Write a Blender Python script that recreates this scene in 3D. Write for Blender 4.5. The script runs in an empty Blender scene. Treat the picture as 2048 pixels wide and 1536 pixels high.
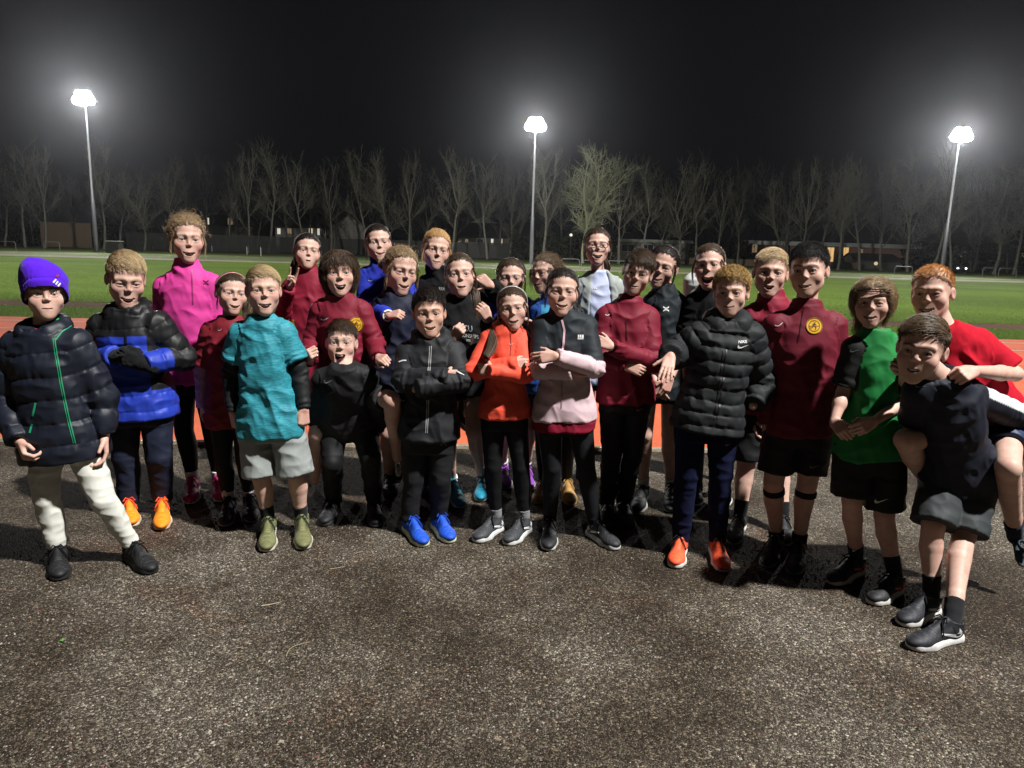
import bpy, bmesh, math, random, time
import numpy as np
from mathutils import Vector, Matrix
from mathutils.bvhtree import BVHTree
from mathutils.geometry import tessellate_polygon
from concurrent.futures import ThreadPoolExecutor

T0 = time.time()
SC = bpy.context.scene
COL = SC.collection

# ------------------------------------------------------------------ camera
FPX, CW, CH = 1450.0, 2048.0, 1536.0          # focal length in pixels of the 2048x1536 photograph
CAM_H = 1.55
PITCH, ROLL = math.radians(10.47), math.radians(1.6)
CAM = np.array([0.0, 0.0, CAM_H])
_f = np.array([0, math.cos(PITCH), -math.sin(PITCH)])
_r0 = np.array([1.0, 0, 0]); _u0 = np.cross(_r0, _f)
_r = math.cos(ROLL) * _r0 + math.sin(ROLL) * _u0
_u = np.cross(_r, _f)
cam = bpy.data.cameras.new('camera'); camo = bpy.data.objects.new('camera', cam); COL.objects.link(camo)
cam.sensor_width = 36.0; cam.lens = FPX / CW * 36.0; cam.clip_start = 0.05; cam.clip_end = 2000
M = Matrix(((_r[0], _u[0], -_f[0], 0), (_r[1], _u[1], -_f[1], 0), (_r[2], _u[2], -_f[2], CAM_H), (0, 0, 0, 1)))
camo.matrix_world = M
SC.camera = camo

def ray(px, py):
    return _f + _r * ((px - CW / 2) / FPX) + _u * ((CH / 2 - py) / FPX)
def on_plane(px, py, Y):
    d = ray(px, py); return CAM + d * (Y / d[1])
def on_ground(px, py, z=0.0):
    d = ray(px, py); return CAM + d * ((z - CAM_H) / d[2])
def proj(p):
    v = np.asarray(p, float) - CAM; w = v @ _f
    return CW / 2 + FPX * (v @ _r) / w, CH / 2 - FPX * (v @ _u) / w

# ------------------------------------------------------------------ night sky, floodlights, exposure
world = bpy.data.worlds.new('World'); SC.world = world; world.use_nodes = True
bg = world.node_tree.nodes['Background']
bg.inputs[0].default_value = (0.72, 0.76, 0.9, 1); bg.inputs[1].default_value = 0.0035
SC.view_settings.view_transform = 'Standard'; SC.view_settings.look = 'None'
SC.view_settings.exposure = 0.0; SC.view_settings.gamma = 1.0
SC.cycles.use_denoising = True
SC.cycles.max_bounces = 6; SC.cycles.volume_bounces = 0; SC.cycles.diffuse_bounces = 1; SC.cycles.glossy_bounces = 2
SC.cycles.sample_clamp_indirect = 4.0

def lamp(name, loc, power, color=(1, 0.97, 0.92), size=0.3, target=None, cone=None):
    l = bpy.data.lights.new(name, 'SPOT' if cone else 'POINT'); l.energy = power; l.color = color
    l.shadow_soft_size = size
    o = bpy.data.objects.new(name, l); COL.objects.link(o); o.location = loc
    if cone:
        l.spot_size = math.radians(cone); l.spot_blend = 0.5
        o.rotation_euler = (Vector(target) - Vector(loc)).to_track_quat('-Z', 'Y').to_euler()
    return o
# the floodlight behind the photographer, on its own tower to the right (same kind as the three in view)
KEY_POS = (10.6, -3.0, 19.5)
# added fill spots with no tower of their own, brightening the field only
lamp('field_fill_left', (-52.0, 6.0, 18.0), 215000, (1.0, 0.98, 0.93), 0.3, (-14.0, 46.0, 0.0), 62)
lamp('field_fill_right', (56.0, 8.0, 18.0), 215000, (1.0, 0.98, 0.93), 0.3, (18.0, 46.0, 0.0), 62)
lamp('floodlight_behind_camera', KEY_POS, 49000, (1.0, 0.985, 0.955), 0.42, (-2.0, 12.0, 0.0), 120)

# ------------------------------------------------------------------ materials
MATS = {}
def ramp(nt, stops, interp='LINEAR'):
    n = nt.nodes.new('ShaderNodeValToRGB'); n.color_ramp.interpolation = interp
    el = n.color_ramp.elements
    while len(el) < len(stops): el.new(0.5)
    for e, (p, c) in zip(el, stops):
        e.position = p; e.color = (*c, 1) if len(c) == 3 else c
    return n
def newmat(name):
    m = bpy.data.materials.new(name); m.use_nodes = True
    nt = m.node_tree; b = nt.nodes['Principled BSDF']
    return m, nt, b
def noise_node(nt, scale, detail=3, rough=0.5, obj=True):
    tc = nt.nodes.new('ShaderNodeTexCoord'); n = nt.nodes.new('ShaderNodeTexNoise')
    n.inputs['Scale'].default_value = scale; n.inputs['Detail'].default_value = detail; n.inputs['Roughness'].default_value = rough
    nt.links.new(tc.outputs['Object'], n.inputs['Vector']); return n
def bump_from(nt, b, out, strength, dist):
    bp = nt.nodes.new('ShaderNodeBump'); bp.inputs['Strength'].default_value = strength; bp.inputs['Distance'].default_value = dist
    nt.links.new(out, bp.inputs['Height']); nt.links.new(bp.outputs[0], b.inputs['Normal']); return bp
def vcol(nt, b, vary=0.0, scale=40):
    a = nt.nodes.new('ShaderNodeAttribute'); a.attribute_name = 'Col'
    if not vary:
        nt.links.new(a.outputs['Color'], b.inputs['Base Color']); return
    n = noise_node(nt, scale, 4, 0.6)
    mr = nt.nodes.new('ShaderNodeMapRange'); mr.inputs[1].default_value = 0.25; mr.inputs[2].default_value = 0.75
    mr.inputs[3].default_value = 1 - vary; mr.inputs[4].default_value = 1 + vary
    nt.links.new(n.outputs[0], mr.inputs[0])
    mx = nt.nodes.new('ShaderNodeVectorMath'); mx.operation = 'SCALE'
    nt.links.new(a.outputs['Color'], mx.inputs[0]); nt.links.new(mr.outputs[0], mx.inputs['Scale'])
    nt.links.new(mx.outputs[0], b.inputs['Base Color'])
def cloth_mat(key, rough, sheen=0.0, spec=0.3, bump=0.3, bscale=350, vary=0.08, coat=0.0):
    m, nt, b = newmat(key); vcol(nt, b, vary, 30)
    b.inputs['Roughness'].default_value = rough; b.inputs['Specular IOR Level'].default_value = spec
    b.inputs['Sheen Weight'].default_value = sheen; b.inputs['Sheen Roughness'].default_value = 0.5
    b.inputs['Coat Weight'].default_value = coat
    n = noise_node(nt, bscale, 2); bump_from(nt, b, n.outputs[0], bump, 0.0008)
    MATS[key] = m
def make_materials():
    m, nt, b = newmat('skin'); vcol(nt, b, 0.06, 60); b.inputs['Roughness'].default_value = 0.52
    b.inputs['Specular IOR Level'].default_value = 0.32
    b.inputs['Subsurface Weight'].default_value = 0.22; b.inputs['Subsurface Scale'].default_value = 0.006
    b.inputs['Subsurface Radius'].default_value = (1.0, 0.35, 0.2)
    n = noise_node(nt, 260, 3); bump_from(nt, b, n.outputs[0], 0.18, 0.0015); MATS['skin'] = m
    cloth_mat('cotton', 0.9, 0.0, 0.12, 0.35, 500, 0.07)
    cloth_mat('poly', 0.68, 0.0, 0.28, 0.2, 420, 0.05)
    cloth_mat('tracksuit', 0.66, 0.0, 0.25, 0.15, 300, 0.05)
    cloth_mat('nylon', 0.52, 0.0, 0.32, 0.35, 160, 0.06)
    cloth_mat('lycra', 0.62, 0.0, 0.2, 0.1, 500, 0.03)
    cloth_mat('knit', 0.9, 0.08, 0.15, 0.8, 240, 0.1)
    cloth_mat('shoe', 0.6, 0.0, 0.35, 0.4, 500, 0.08)
    cloth_mat('rubber', 0.6, 0.0, 0.4, 0.1, 300, 0.06)
    cloth_mat('mark', 0.5, 0.0, 0.4, 0.0, 300, 0.0)
    cloth_mat('melange', 0.65, 0.05, 0.35, 0.2, 420, 0.0)
    m = MATS['melange']; nt = m.node_tree; b = nt.nodes['Principled BSDF']
    tc = nt.nodes.new('ShaderNodeTexCoord'); mp = nt.nodes.new('ShaderNodeMapping'); mp.inputs['Scale'].default_value = (34, 34, 210)
    n = nt.nodes.new('ShaderNodeTexNoise'); n.inputs['Scale'].default_value = 1.0; n.inputs['Detail'].default_value = 3; n.inputs['Distortion'].default_value = 0.6
    nt.links.new(tc.outputs['Object'], mp.inputs[0]); nt.links.new(mp.outputs[0], n.inputs[0])
    rp = ramp(nt, [(0.34, (0.013, 0.15, 0.20)), (0.5, (0.018, 0.215, 0.27)), (0.68, (0.04, 0.31, 0.37))])
    nt.links.new(n.outputs[0], rp.inputs[0]); nt.links.new(rp.outputs[0], b.inputs['Base Color'])
    m, nt, b = newmat('hair'); vcol(nt, b); b.inputs['Roughness'].default_value = 0.5; b.inputs['Specular IOR Level'].default_value = 0.35
    MATS['hair'] = m
    m, nt, b = newmat('eye'); vcol(nt, b); b.inputs['Roughness'].default_value = 0.12; MATS['eye'] = m
    m, nt, b = newmat('tooth'); vcol(nt, b); b.inputs['Roughness'].default_value = 0.2; MATS['tooth'] = m
    m, nt, b = newmat('gloss'); vcol(nt, b); b.inputs['Roughness'].default_value = 0.2; MATS['gloss'] = m
make_materials()

# ------------------------------------------------------------------ numpy mesh kit
def vnoise(p):
    """smooth value noise in -1..1 at points p (n,3)"""
    i = np.floor(p).astype(np.int64); f = (p - i); u = f * f * (3 - 2 * f)
    def hsh(a, b, c):
        h = (a * 374761393 + b * 668265263 + c * 2246822519) & 0xffffffff
        h = ((h ^ (h >> 13)) * 1274126177) & 0xffffffff
        return ((h ^ (h >> 16)) & 0xffff) / 32767.5 - 1.0
    r = 0
    for a in (0, 1):
        for b in (0, 1):
            for c in (0, 1):
                w = (u[:, 0] if a else 1 - u[:, 0]) * (u[:, 1] if b else 1 - u[:, 1]) * (u[:, 2] if c else 1 - u[:, 2])
                r = r + w * hsh(i[:, 0] + a, i[:, 1] + b, i[:, 2] + c)
    return r
def norm(v):
    v = np.asarray(v, float); return v / (np.linalg.norm(v) + 1e-12)

class Cone:
    def __init__(s, a, b, ra, rb, fa=False, fb=False):
        s.a = np.asarray(a, float); s.b = np.asarray(b, float); s.ra, s.rb, s.fa, s.fb = ra, rb, fa, fb
        s.ab = s.b - s.a; s.L = np.linalg.norm(s.ab) + 1e-9
    def bbox(s):
        r = max(s.ra, s.rb); return np.minimum(s.a, s.b) - r, np.maximum(s.a, s.b) + r
    def t(s, X, Y, Z):
        return ((X - s.a[0]) * s.ab[0] + (Y - s.a[1]) * s.ab[1] + (Z - s.a[2]) * s.ab[2]) / s.L ** 2
    def d(s, X, Y, Z):
        tt = s.t(X, Y, Z); t = np.clip(tt, 0, 1)
        dx = X - s.a[0] - t * s.ab[0]; dy = Y - s.a[1] - t * s.ab[1]; dz = Z - s.a[2] - t * s.ab[2]
        d = np.sqrt(dx * dx + dy * dy + dz * dz) - (s.ra + (s.rb - s.ra) * t)
        if s.fb: d = np.maximum(d, (tt - 1) * s.L)
        if s.fa: d = np.maximum(d, -tt * s.L)
        return d
class Ell:
    def __init__(s, c, r, R=None):
        s.c = np.asarray(c, float); s.r = np.asarray(r, float); s.R = np.eye(3) if R is None else np.asarray(R, float)
    def bbox(s):
        e = np.abs(s.R) @ s.r; return s.c - e, s.c + e
    def d(s, X, Y, Z):
        x, y, z = X - s.c[0], Y - s.c[1], Z - s.c[2]; R, r = s.R, s.r
        l = [x * R[0, i] + y * R[1, i] + z * R[2, i] for i in range(3)]
        k0 = np.sqrt((l[0] / r[0]) ** 2 + (l[1] / r[1]) ** 2 + (l[2] / r[2]) ** 2)
        k1 = np.sqrt((l[0] / r[0] ** 2) ** 2 + (l[1] / r[1] ** 2) ** 2 + (l[2] / r[2] ** 2) ** 2) + 1e-6
        return k0 * (k0 - 1) / k1
class Torso:
    """elliptic tube round the spine; tables of half width and half depth along it"""
    def __init__(s, P, N, X, ws, a, b, wlo=-0.14, whi=1.03, front=None):
        s.P = P; s.L = np.linalg.norm(N - P); s.up = (N - P) / s.L
        x = X - s.up * (X @ s.up); s.X = norm(x); s.F = np.cross(s.X, s.up)
        s.ws, s.ta, s.tb, s.wlo, s.whi = ws, np.asarray(a, float), np.asarray(b, float), wlo, whi
        s.N = N
    def bbox(s):
        r = max(s.ta.max(), s.tb.max()) * 1.05; p0, p1 = s.P + s.up * s.L * s.wlo, s.P + s.up * s.L * s.whi
        return np.minimum(p0, p1) - r, np.maximum(p0, p1) + r
    def uvw(s, X, Y, Z):
        x, y, z = X - s.P[0], Y - s.P[1], Z - s.P[2]
        return (x * s.X[0] + y * s.X[1] + z * s.X[2], x * s.F[0] + y * s.F[1] + z * s.F[2],
                (x * s.up[0] + y * s.up[1] + z * s.up[2]) / s.L)
    def d(s, X, Y, Z):
        u, v, w = s.uvw(X, Y, Z)
        a = np.interp(w, s.ws, s.ta); b = np.interp(w, s.ws, s.tb)
        e = 2.5
        k = (np.abs(u / a) ** e + np.abs(v / b) ** e) ** (1 / e)
        d = (k - 1) * np.minimum(a, b)
        return np.maximum(d, np.maximum((w - s.whi), (s.wlo - w)) * s.L)

class Field:
    def __init__(s, prims, h, pad=0.02):
        lo = np.min([p.bbox()[0] for p, k, o in prims if o == 'u'], axis=0) - pad
        hi = np.max([p.bbox()[1] for p, k, o in prims if o == 'u'], axis=0) + pad
        s.o, s.h = lo, h; s.n = np.ceil((hi - lo) / h).astype(int) + 1
        s.F = np.full(s.n, 0.5, np.float32)
        for p, k, o in prims: s.add(p, k, o)
    def add(s, p, k, o):
        lo, hi = p.bbox(); m = k + 3 * s.h
        i0 = np.clip(np.floor((lo - m - s.o) / s.h).astype(int), 0, s.n - 1); i1 = np.clip(np.ceil((hi + m - s.o) / s.h).astype(int) + 1, 1, s.n)
        if (i1 <= i0).any(): return
        ax = [(s.o[c] + s.h * np.arange(i0[c], i1[c])).astype(np.float32) for c in range(3)]
        X, Y, Z = ax[0][:, None, None], ax[1][None, :, None], ax[2][None, None, :]
        d = p.d(X, Y, Z).astype(np.float32)
        sl = tuple(slice(i0[c], i1[c]) for c in range(3)); A = s.F[sl]
        if o == 'u':
            r = np.minimum(A, d)
            if k > 0: hh = np.maximum(k - np.abs(A - d), 0) / k; r = r - hh * hh * k * 0.25
        else:
            if o == 's': d = -d
            r = np.maximum(A, d)
            if k > 0: hh = np.maximum(k - np.abs(A - d), 0) / k; r = r + hh * hh * k * 0.25
        s.F[sl] = r
    def mesh(s, smooth=0):
        F, h, o = s.F, s.h, s.o; n = F.shape
        I = F < 0
        c = np.zeros((n[0] - 1, n[1] - 1, n[2] - 1), np.uint8)
        for a in (0, 1):
            for b in (0, 1):
                for d in (0, 1): c += I[a:n[0] - 1 + a, b:n[1] - 1 + b, d:n[2] - 1 + d]
        act = np.flatnonzero((c > 0) & (c < 8)); cs = c.shape
        ijk = np.array(np.unravel_index(act, cs)).T
        cor = {}
        for a in (0, 1):
            for b in (0, 1):
                for d in (0, 1): cor[a, b, d] = F[ijk[:, 0] + a, ijk[:, 1] + b, ijk[:, 2] + d]
        acc = np.zeros((len(act), 3)); cnt = np.zeros(len(act))
        ks = list(cor)
        for i in range(8):
            for j in range(i + 1, 8):
                p, q = np.array(ks[i]), np.array(ks[j])
                if abs(p - q).sum() != 1: continue
                A, B = cor[ks[i]], cor[ks[j]]; mk = (A < 0) != (B < 0)
                t = np.where(mk, A / np.where(mk, A - B, 1), 0)
                acc += np.where(mk[:, None], p + t[:, None] * (q - p), 0); cnt += mk
        V = (ijk + acc / cnt[:, None]) * h + o
        look = lambda i, j, k: np.searchsorted(act, (i * cs[1] + j) * cs[2] + k)
        quads = []
        for axn in range(3):
            sl0 = [slice(1, n[c2] - 1) for c2 in range(3)]; sl1 = list(sl0)
            sl0[axn] = slice(0, n[axn] - 1); sl1[axn] = slice(1, n[axn])
            A, B = I[tuple(sl0)], I[tuple(sl1)]
            e = np.argwhere(A != B)
            if not len(e): continue
            ins = A[e[:, 0], e[:, 1], e[:, 2]]
            off = np.ones(3, int); off[axn] = 0; e = e + off
            b1, b2 = (axn + 1) % 3, (axn + 2) % 3
            cells = []
            for da, db in ((-1, -1), (0, -1), (0, 0), (-1, 0)):
                q = e.copy(); q[:, b1] += da; q[:, b2] += db; cells.append(look(q[:, 0], q[:, 1], q[:, 2]))
            Q = np.stack(cells, 1); Q = np.where(ins[:, None], Q, Q[:, ::-1]); quads.append(Q)
        Q = np.concatenate(quads)
        for _ in range(smooth): V = relax(V, Q, 0.5)
        return V, Q
def relax(V, Q, f):
    S = np.zeros_like(V); C = np.zeros(len(V))
    for a, b in ((0, 1), (1, 2), (2, 3), (3, 0)):
        for c in range(3):
            S[:, c] += np.bincount(Q[:, a], V[Q[:, b], c], len(V)) + np.bincount(Q[:, b], V[Q[:, a], c], len(V))
        C += np.bincount(Q[:, a], minlength=len(V)) + np.bincount(Q[:, b], minlength=len(V))
    return V + f * (S / np.maximum(C, 1)[:, None] - V)
def vnormals(V, Q):
    n = np.cross(V[Q[:, 2]] - V[Q[:, 0]], V[Q[:, 3]] - V[Q[:, 1]]); N = np.zeros_like(V)
    for a in range(4):
        for c in range(3): N[:, c] += np.bincount(Q[:, a], n[:, c], len(V))
    return N / (np.linalg.norm(N, axis=1)[:, None] + 1e-12)
def nearest(prims, V):
    D = np.stack([p.d(V[:, 0], V[:, 1], V[:, 2]) for p in prims], 1); return D.argmin(1), D

def tubes(C, R, sides=3):
    """C (n,m,3) curves, R (n,m) radii -> verts, quads of thin closed-off tubes"""
    n, m, _ = C.shape
    T = np.gradient(C, axis=1); T /= np.linalg.norm(T, axis=2)[..., None] + 1e-9
    ref = np.where(np.abs(T[..., 2:3]) < 0.9, np.array([0, 0, 1.0]), np.array([1.0, 0, 0]))
    A = np.cross(T, ref); A /= np.linalg.norm(A, axis=2)[..., None] + 1e-9; B = np.cross(T, A)
    an = np.arange(sides) * 2 * np.pi / sides
    V = C[:, :, None, :] + R[:, :, None, None] * (np.cos(an)[None, None, :, None] * A[:, :, None, :] + np.sin(an)[None, None, :, None] * B[:, :, None, :])
    idx = np.arange(n * m * sides).reshape(n, m, sides); nx = np.roll(idx, -1, axis=2)
    Q = np.stack([idx[:, :-1], nx[:, :-1], nx[:, 1:], idx[:, 1:]], -1).reshape(-1, 4)
    return V.reshape(-1, 3), Q
def polytube(pts, rad, sides=8, closed=False):
    pts = np.asarray(pts, float)
    if closed: pts = np.vstack([pts, pts[:1]])
    rad = np.full(len(pts), rad) if np.isscalar(rad) else np.asarray(rad)
    return tubes(pts[None], rad[None], sides)
def boxm(lo, hi, R=None, c=None):
    lo, hi = np.asarray(lo, float), np.asarray(hi, float)
    V = np.array([[x, y, z] for x in (lo[0], hi[0]) for y in (lo[1], hi[1]) for z in (lo[2], hi[2])])
    Q = np.array([[0, 1, 3, 2], [4, 6, 7, 5], [0, 4, 5, 1], [2, 3, 7, 6], [0, 2, 6, 4], [1, 5, 7, 3]])
    if R is not None: V = V @ np.asarray(R).T
    if c is not None: V = V + c
    return V, Q
def merge(parts):
    Vs, Qs, o = [], [], 0
    for V, Q in parts: Vs.append(V); Qs.append(Q + o); o += len(V)
    return np.vstack(Vs), np.vstack(Qs)

def make_obj(name, V, Q, mat=None, parent=None, col=None, smooth=True, tris=None, loc=None):
    """link one mesh object; vertices are world points, stored relative to loc / the parent's place"""
    V = np.asarray(V, np.float64)
    base = np.zeros(3)
    if parent is not None: base = np.array(parent.matrix_world.translation) if parent.get('_b') is None else np.array(parent['_b'])
    if loc is not None: base = np.asarray(loc, float)
    me = bpy.data.meshes.new(name)
    nq = len(Q); nt = 0 if tris is None else len(tris)
    me.vertices.add(len(V)); me.vertices.foreach_set('co', (V - base).astype(np.float32).ravel())
    fl = [np.asarray(Q).ravel()] if nq else []
    if nt: fl.append(np.asarray(tris).ravel())
    fl = np.concatenate(fl).astype(np.int32); k = np.asarray(Q).shape[1] if nq else 4
    me.loops.add(len(fl)); me.loops.foreach_set('vertex_index', fl)
    me.polygons.add(nq + nt)
    st = np.concatenate([np.arange(nq) * k, nq * k + np.arange(nt) * 3]).astype(np.int32)
    me.polygons.foreach_set('loop_start', st)
    me.polygons.foreach_set('use_smooth', np.full(nq + nt, smooth))
    me.update(calc_edges=True); me.validate()
    if col is not None:
        col = np.asarray(col, np.float32)
        if col.ndim == 1: col = np.tile(col, (len(V), 1))
        at = me.color_attributes.new('Col', 'FLOAT_COLOR', 'POINT')
        at.data.foreach_set('color', np.hstack([col, np.ones((len(V), 1), np.float32)]).astype(np.float32).ravel())
    if mat is not None: me.materials.append(MATS[mat] if isinstance(mat, str) else mat)
    o = bpy.data.objects.new(name, me); COL.objects.link(o)
    if parent is not None: o.parent = parent; o['_b'] = base.tolist()
    else: o.location = base
    return o
def tag(o, label, cat, group=None, kind=None):
    if label: o['label'] = label
    if cat: o['category'] = cat
    if group: o['group'] = group
    if kind: o['kind'] = kind
    return o
def empty(name, loc):
    o = bpy.data.objects.new(name, None); COL.objects.link(o); o.location = loc; o['_b'] = [float(x) for x in loc]
    return o
def copy_tree(src, loc, rotz=0.0, scale=1.0, zscale=None):
    r = src.copy(); COL.objects.link(r); r.location = loc; r.rotation_euler = (0, 0, rotz)
    r.scale = (scale, scale, scale if zscale is None else zscale)
    for ch in src.children:
        c = ch.copy(); COL.objects.link(c); c.parent = r
        for g in ch.children:
            d = g.copy(); COL.objects.link(d); d.parent = c
    return r
# ------------------------------------------------------------------ people
SKIN = np.array([0.57, 0.360, 0.288])
DARK = (0.0065, 0.007, 0.008); NAVY = (0.008, 0.012, 0.030); MAROON = (0.16, 0.008, 0.022)
WHITE = (0.75, 0.75, 0.73)
HAIRC = dict(blond=(0.50, 0.36, 0.20), dblond=(0.30, 0.205, 0.115), ginger=(0.50, 0.22, 0.07), brown=(0.060, 0.036, 0.021),
             dark=(0.020, 0.013, 0.010), black=(0.008, 0.007, 0.007), strawb=(0.55, 0.32, 0.13), lbrown=(0.105, 0.066, 0.037))

def head_frame(sp, c):
    """local axes of the head: x = viewer's right, y = back of the head, z = crown"""
    yaw, pit, rol = [math.radians(a) for a in sp.get('look', (0, 0, 0))]
    yaw += math.atan2(-c[0], c[1])
    f = np.array([math.sin(yaw) * math.cos(pit), -math.cos(yaw) * math.cos(pit), math.sin(pit)])
    x = norm(np.array([-f[1], f[0], 0])); z = np.cross(x, -f)
    x2 = math.cos(rol) * x - math.sin(rol) * z; z2 = math.cos(rol) * z + math.sin(rol) * x
    return np.stack([x2, -f, z2], 1)

GIRLS = 'pinkgirl mauve horns frizzy bluegirl strawb ponytail hidden orange sideways blackpink specs blacktee laughing green'.split()
class Head:
    def __init__(s, sp, c, sc):
        s.c, s.s = c, sc; s.R = head_frame(sp, c)
        s.sp = sp; rv = np.random.default_rng(sum(map(ord, sp['id']))); q = rv.uniform(-1, 1, 10); s.q = q; s.w = sp.get('wid', 1.0) * (1 + 0.035 * q[0])
        s.mouth = sp.get('mouth', (0.022, 0.0, 0.004)); s.mouth = (s.mouth[0] * (1.30 if s.mouth[2] > 0.003 else 1.05), s.mouth[1] * 1.25, s.mouth[2] * (1.45 + 0.25 * s.q[1])); s.eo = sp.get('eyes', 0.8) * 1.05 + 0.12; s.fem = sp['id'] in GIRLS
    def P(s, x, y, z): return s.c + s.R @ (np.array([x * s.w, y, z]) * s.s)
    def local(s, V): return ((V - s.c) @ s.R) / s.s / np.array([s.w, 1, 1])
    def ell(s, c, r, rot=None):
        R = s.R if rot is None else s.R @ rot
        return Ell(s.P(*c), np.array([r[0] * (s.w if rot is None else 1), r[1], r[2]]) * s.s, R)
    def cone(s, a, b, ra, rb): return Cone(s.P(*a), s.P(*b), ra * s.s, rb * s.s)
    def mouth_curve(s, n=9):
        w, op, sm = s.mouth; x = np.linspace(-1, 1, n); zc = -0.060 + op * 0.15
        z = zc + sm * (x ** 2) - sm * 0.45
        y = -0.0865 + 0.018 * x ** 2 * (w / 0.028) ** 2
        r = (op * np.maximum(1 - x ** 2, 0) ** 0.75 * 0.95 + 0.0011)
        return x * w, y, z, r
    def prims(s, neck):
        E, C = s.ell, s.cone; w, op, sm = s.mouth; g = s.s; q = s.q; nz = (0.80 if s.fem else 0.91) + 0.08 * q[2]; nl = 0.002 * q[3] - (0.001 if s.fem else 0); jw = 0.92 if s.fem else 1.0
        out = []
        u = lambda p, k: out.append((p, k * g, 'u'))
        u(E((0, 0.012, 0.034), (0.0735, 0.093, 0.078)), 0)
        u(E((0, -0.018, -0.030), (0.0610, 0.062, 0.069)), 0.03)
        ch = -op * 0.7
        for sx in (-1, 1):
            u(E((sx * (0.039 + 0.0015 * q[4]), -0.055, -0.030 + sm * 0.4 + 0.003 * q[5]), (0.0235, 0.0205 + 0.0015 * q[5], 0.0235)), 0.028)     # cheeks
            u(C((sx * 0.043 * jw, -0.008, -0.054), (sx * 0.014 * jw, -0.061, -0.088 + ch), 0.016 * jw, 0.0165 * jw), 0.03)   # jaw
            u(C((sx * 0.012, -0.082, 0.021), (sx * 0.046, -0.066, 0.018), 0.0028 if s.fem else 0.0050, 0.0028 if s.fem else 0.0050), 0.022)     # brow
        u(E((0, -0.0670 + 0.0015 * q[7], -0.0955 + ch + 0.0025 * q[8]), (0.0155 + 0.003 * q[9], 0.0140, 0.0125)), 0.022)     # chin
        u(E((0, -0.0665, -0.060 + ch * 0.4), (0.031, 0.0185, 0.024)), 0.022)     # muzzle
        for sx in (-1, 1):
            out.append((E((sx * 0.033, -0.090, 0.001), (0.0180, 0.0110, 0.0115)), 0.017 * g, 's'))
        u(C((0, -0.079, 0.010), (0, -0.0915 + 0.002 * q[6], -0.019 - nl), 0.0054 * nz, 0.0076 * nz), 0.015)
        for sx in (-1, 1): u(E((sx * 0.0098 * nz, -0.0855, -0.025 - nl), (0.0060 * nz, 0.0090 * nz, 0.0055 * nz)), 0.007)
        for sx in (-1, 1):
            out.append((E((sx * 0.0058 * nz, -0.090, -0.0305 - nl), (0.0032, 0.0045, 0.0035)), 0.003 * g, 's'))
            u(Ell(s.P(sx * 0.031, -0.0665, 0.000), np.full(3, 0.0158 * g), s.R), 0.007)
            out.append((E((sx * 0.031, -0.084, 0.0000), (0.0152, 0.016, 0.0072 * s.eo + 0.0010)), 0.0015 * g, 's'))
        mx, my, mz, mr = s.mouth_curve()
        s.lips = []
        for i in range(8):
            a, b = (mx[i], my[i] + 0.001, mz[i] + 0.0025), (mx[i + 1], my[i + 1] + 0.001, mz[i + 1] + 0.0025)
            th = (0.0035 if s.fem else 0.0029) * (1 - abs(i - 3.5) / 6)
            s.lips.append(C(a, b, th, th)); u(s.lips[-1], 0.004)
            a, b = (mx[i], my[i] + 0.002, mz[i] - 2 * mr[i] - 0.0025), (mx[i + 1], my[i + 1] + 0.002, mz[i + 1] - 2 * mr[i + 1] - 0.0025)
            th = (0.0044 if s.fem else 0.0037) * (1 - abs(i - 3.5) / 5)
            s.lips.append(C(a, b, th, th)); u(s.lips[-1], 0.004)
        s.hole = []
        for i in range(1, 8):
            for dz in ((0,) if mr[i] < 0.006 else (-0.4, 0.4)):
                rr = mr[i] * (1 if dz == 0 else 0.62)
                p = Ell(s.P(mx[i], my[i], mz[i] - mr[i] + dz * mr[i] * 0.95), np.array([max(rr, 0.004), 0.018, rr]) * g, s.R)
                s.hole.append(p); out.append((p, 0.001 * g, 's'))
        for sx in (-1, 1):                                                                        # ears
            a = math.radians(-22 * sx); Rz = np.array([[math.cos(a), -math.sin(a), 0], [math.sin(a), math.cos(a), 0], [0, 0, 1]])
            er = s.sp.get('ear', 0.75 if s.fem else 1.0)
            u(E((sx * 0.0755, 0.010, -0.006), (0.0072 * er, 0.0165, 0.0275), Rz), 0.006)
            out.append((E((sx * 0.0845, 0.005, -0.004), (0.0065, 0.0095, 0.017), Rz), 0.004 * g, 's'))
        u(Cone(s.P(0, 0.018, -0.045), neck, (0.038 if s.fem else 0.043) * g, (0.042 if s.fem else 0.046) * g), 0.02)
        return out
    def skull(s, t=0.0):
        return [(s.ell((0, 0.012, 0.034), (0.0735 + t, 0.093 + t, 0.078 + t)), 0, 'u'),
                (s.ell((0, -0.018, -0.030), (0.0595 + t, 0.060 + t, 0.074 + t)), 0.03 * s.s, 'u')]
    def colour(s, V, base, hair):
        L = s.local(V); n = len(V); col = np.tile(base, (n, 1))
        x, y, z = L[:, 0], L[:, 1], L[:, 2]
        def g(cx, cy, cz, r): return np.exp(-((x - cx) ** 2 + (y - cy) ** 2 + (z - cz) ** 2) / r ** 2)
        red = 0.55 * (g(-0.042, -0.07, -0.025, 0.02) + g(0.042, -0.07, -0.025, 0.02)) + 0.6 * g(0, -0.106, -0.024, 0.013) + 0.5 * (g(-0.08, 0.01, 0, 0.025) + g(0.08, 0.01, 0, 0.025))
        red *= s.sp.get('flush', 1.0)
        m = vnoise(V * 60) * 0.5
        red = np.clip(red + m * 0.08, 0, 1)[:, None]
        col = col * (1 - red * np.array([0.03, 0.26, 0.24]))
        front = y < -0.03
        _, D = nearest(s.lips, V); dl = D.min(1)
        k = np.clip(1 - (dl - 0.0006 * s.s) / (0.0022 * s.s), 0, 1)[:, None] * front[:, None]
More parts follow.
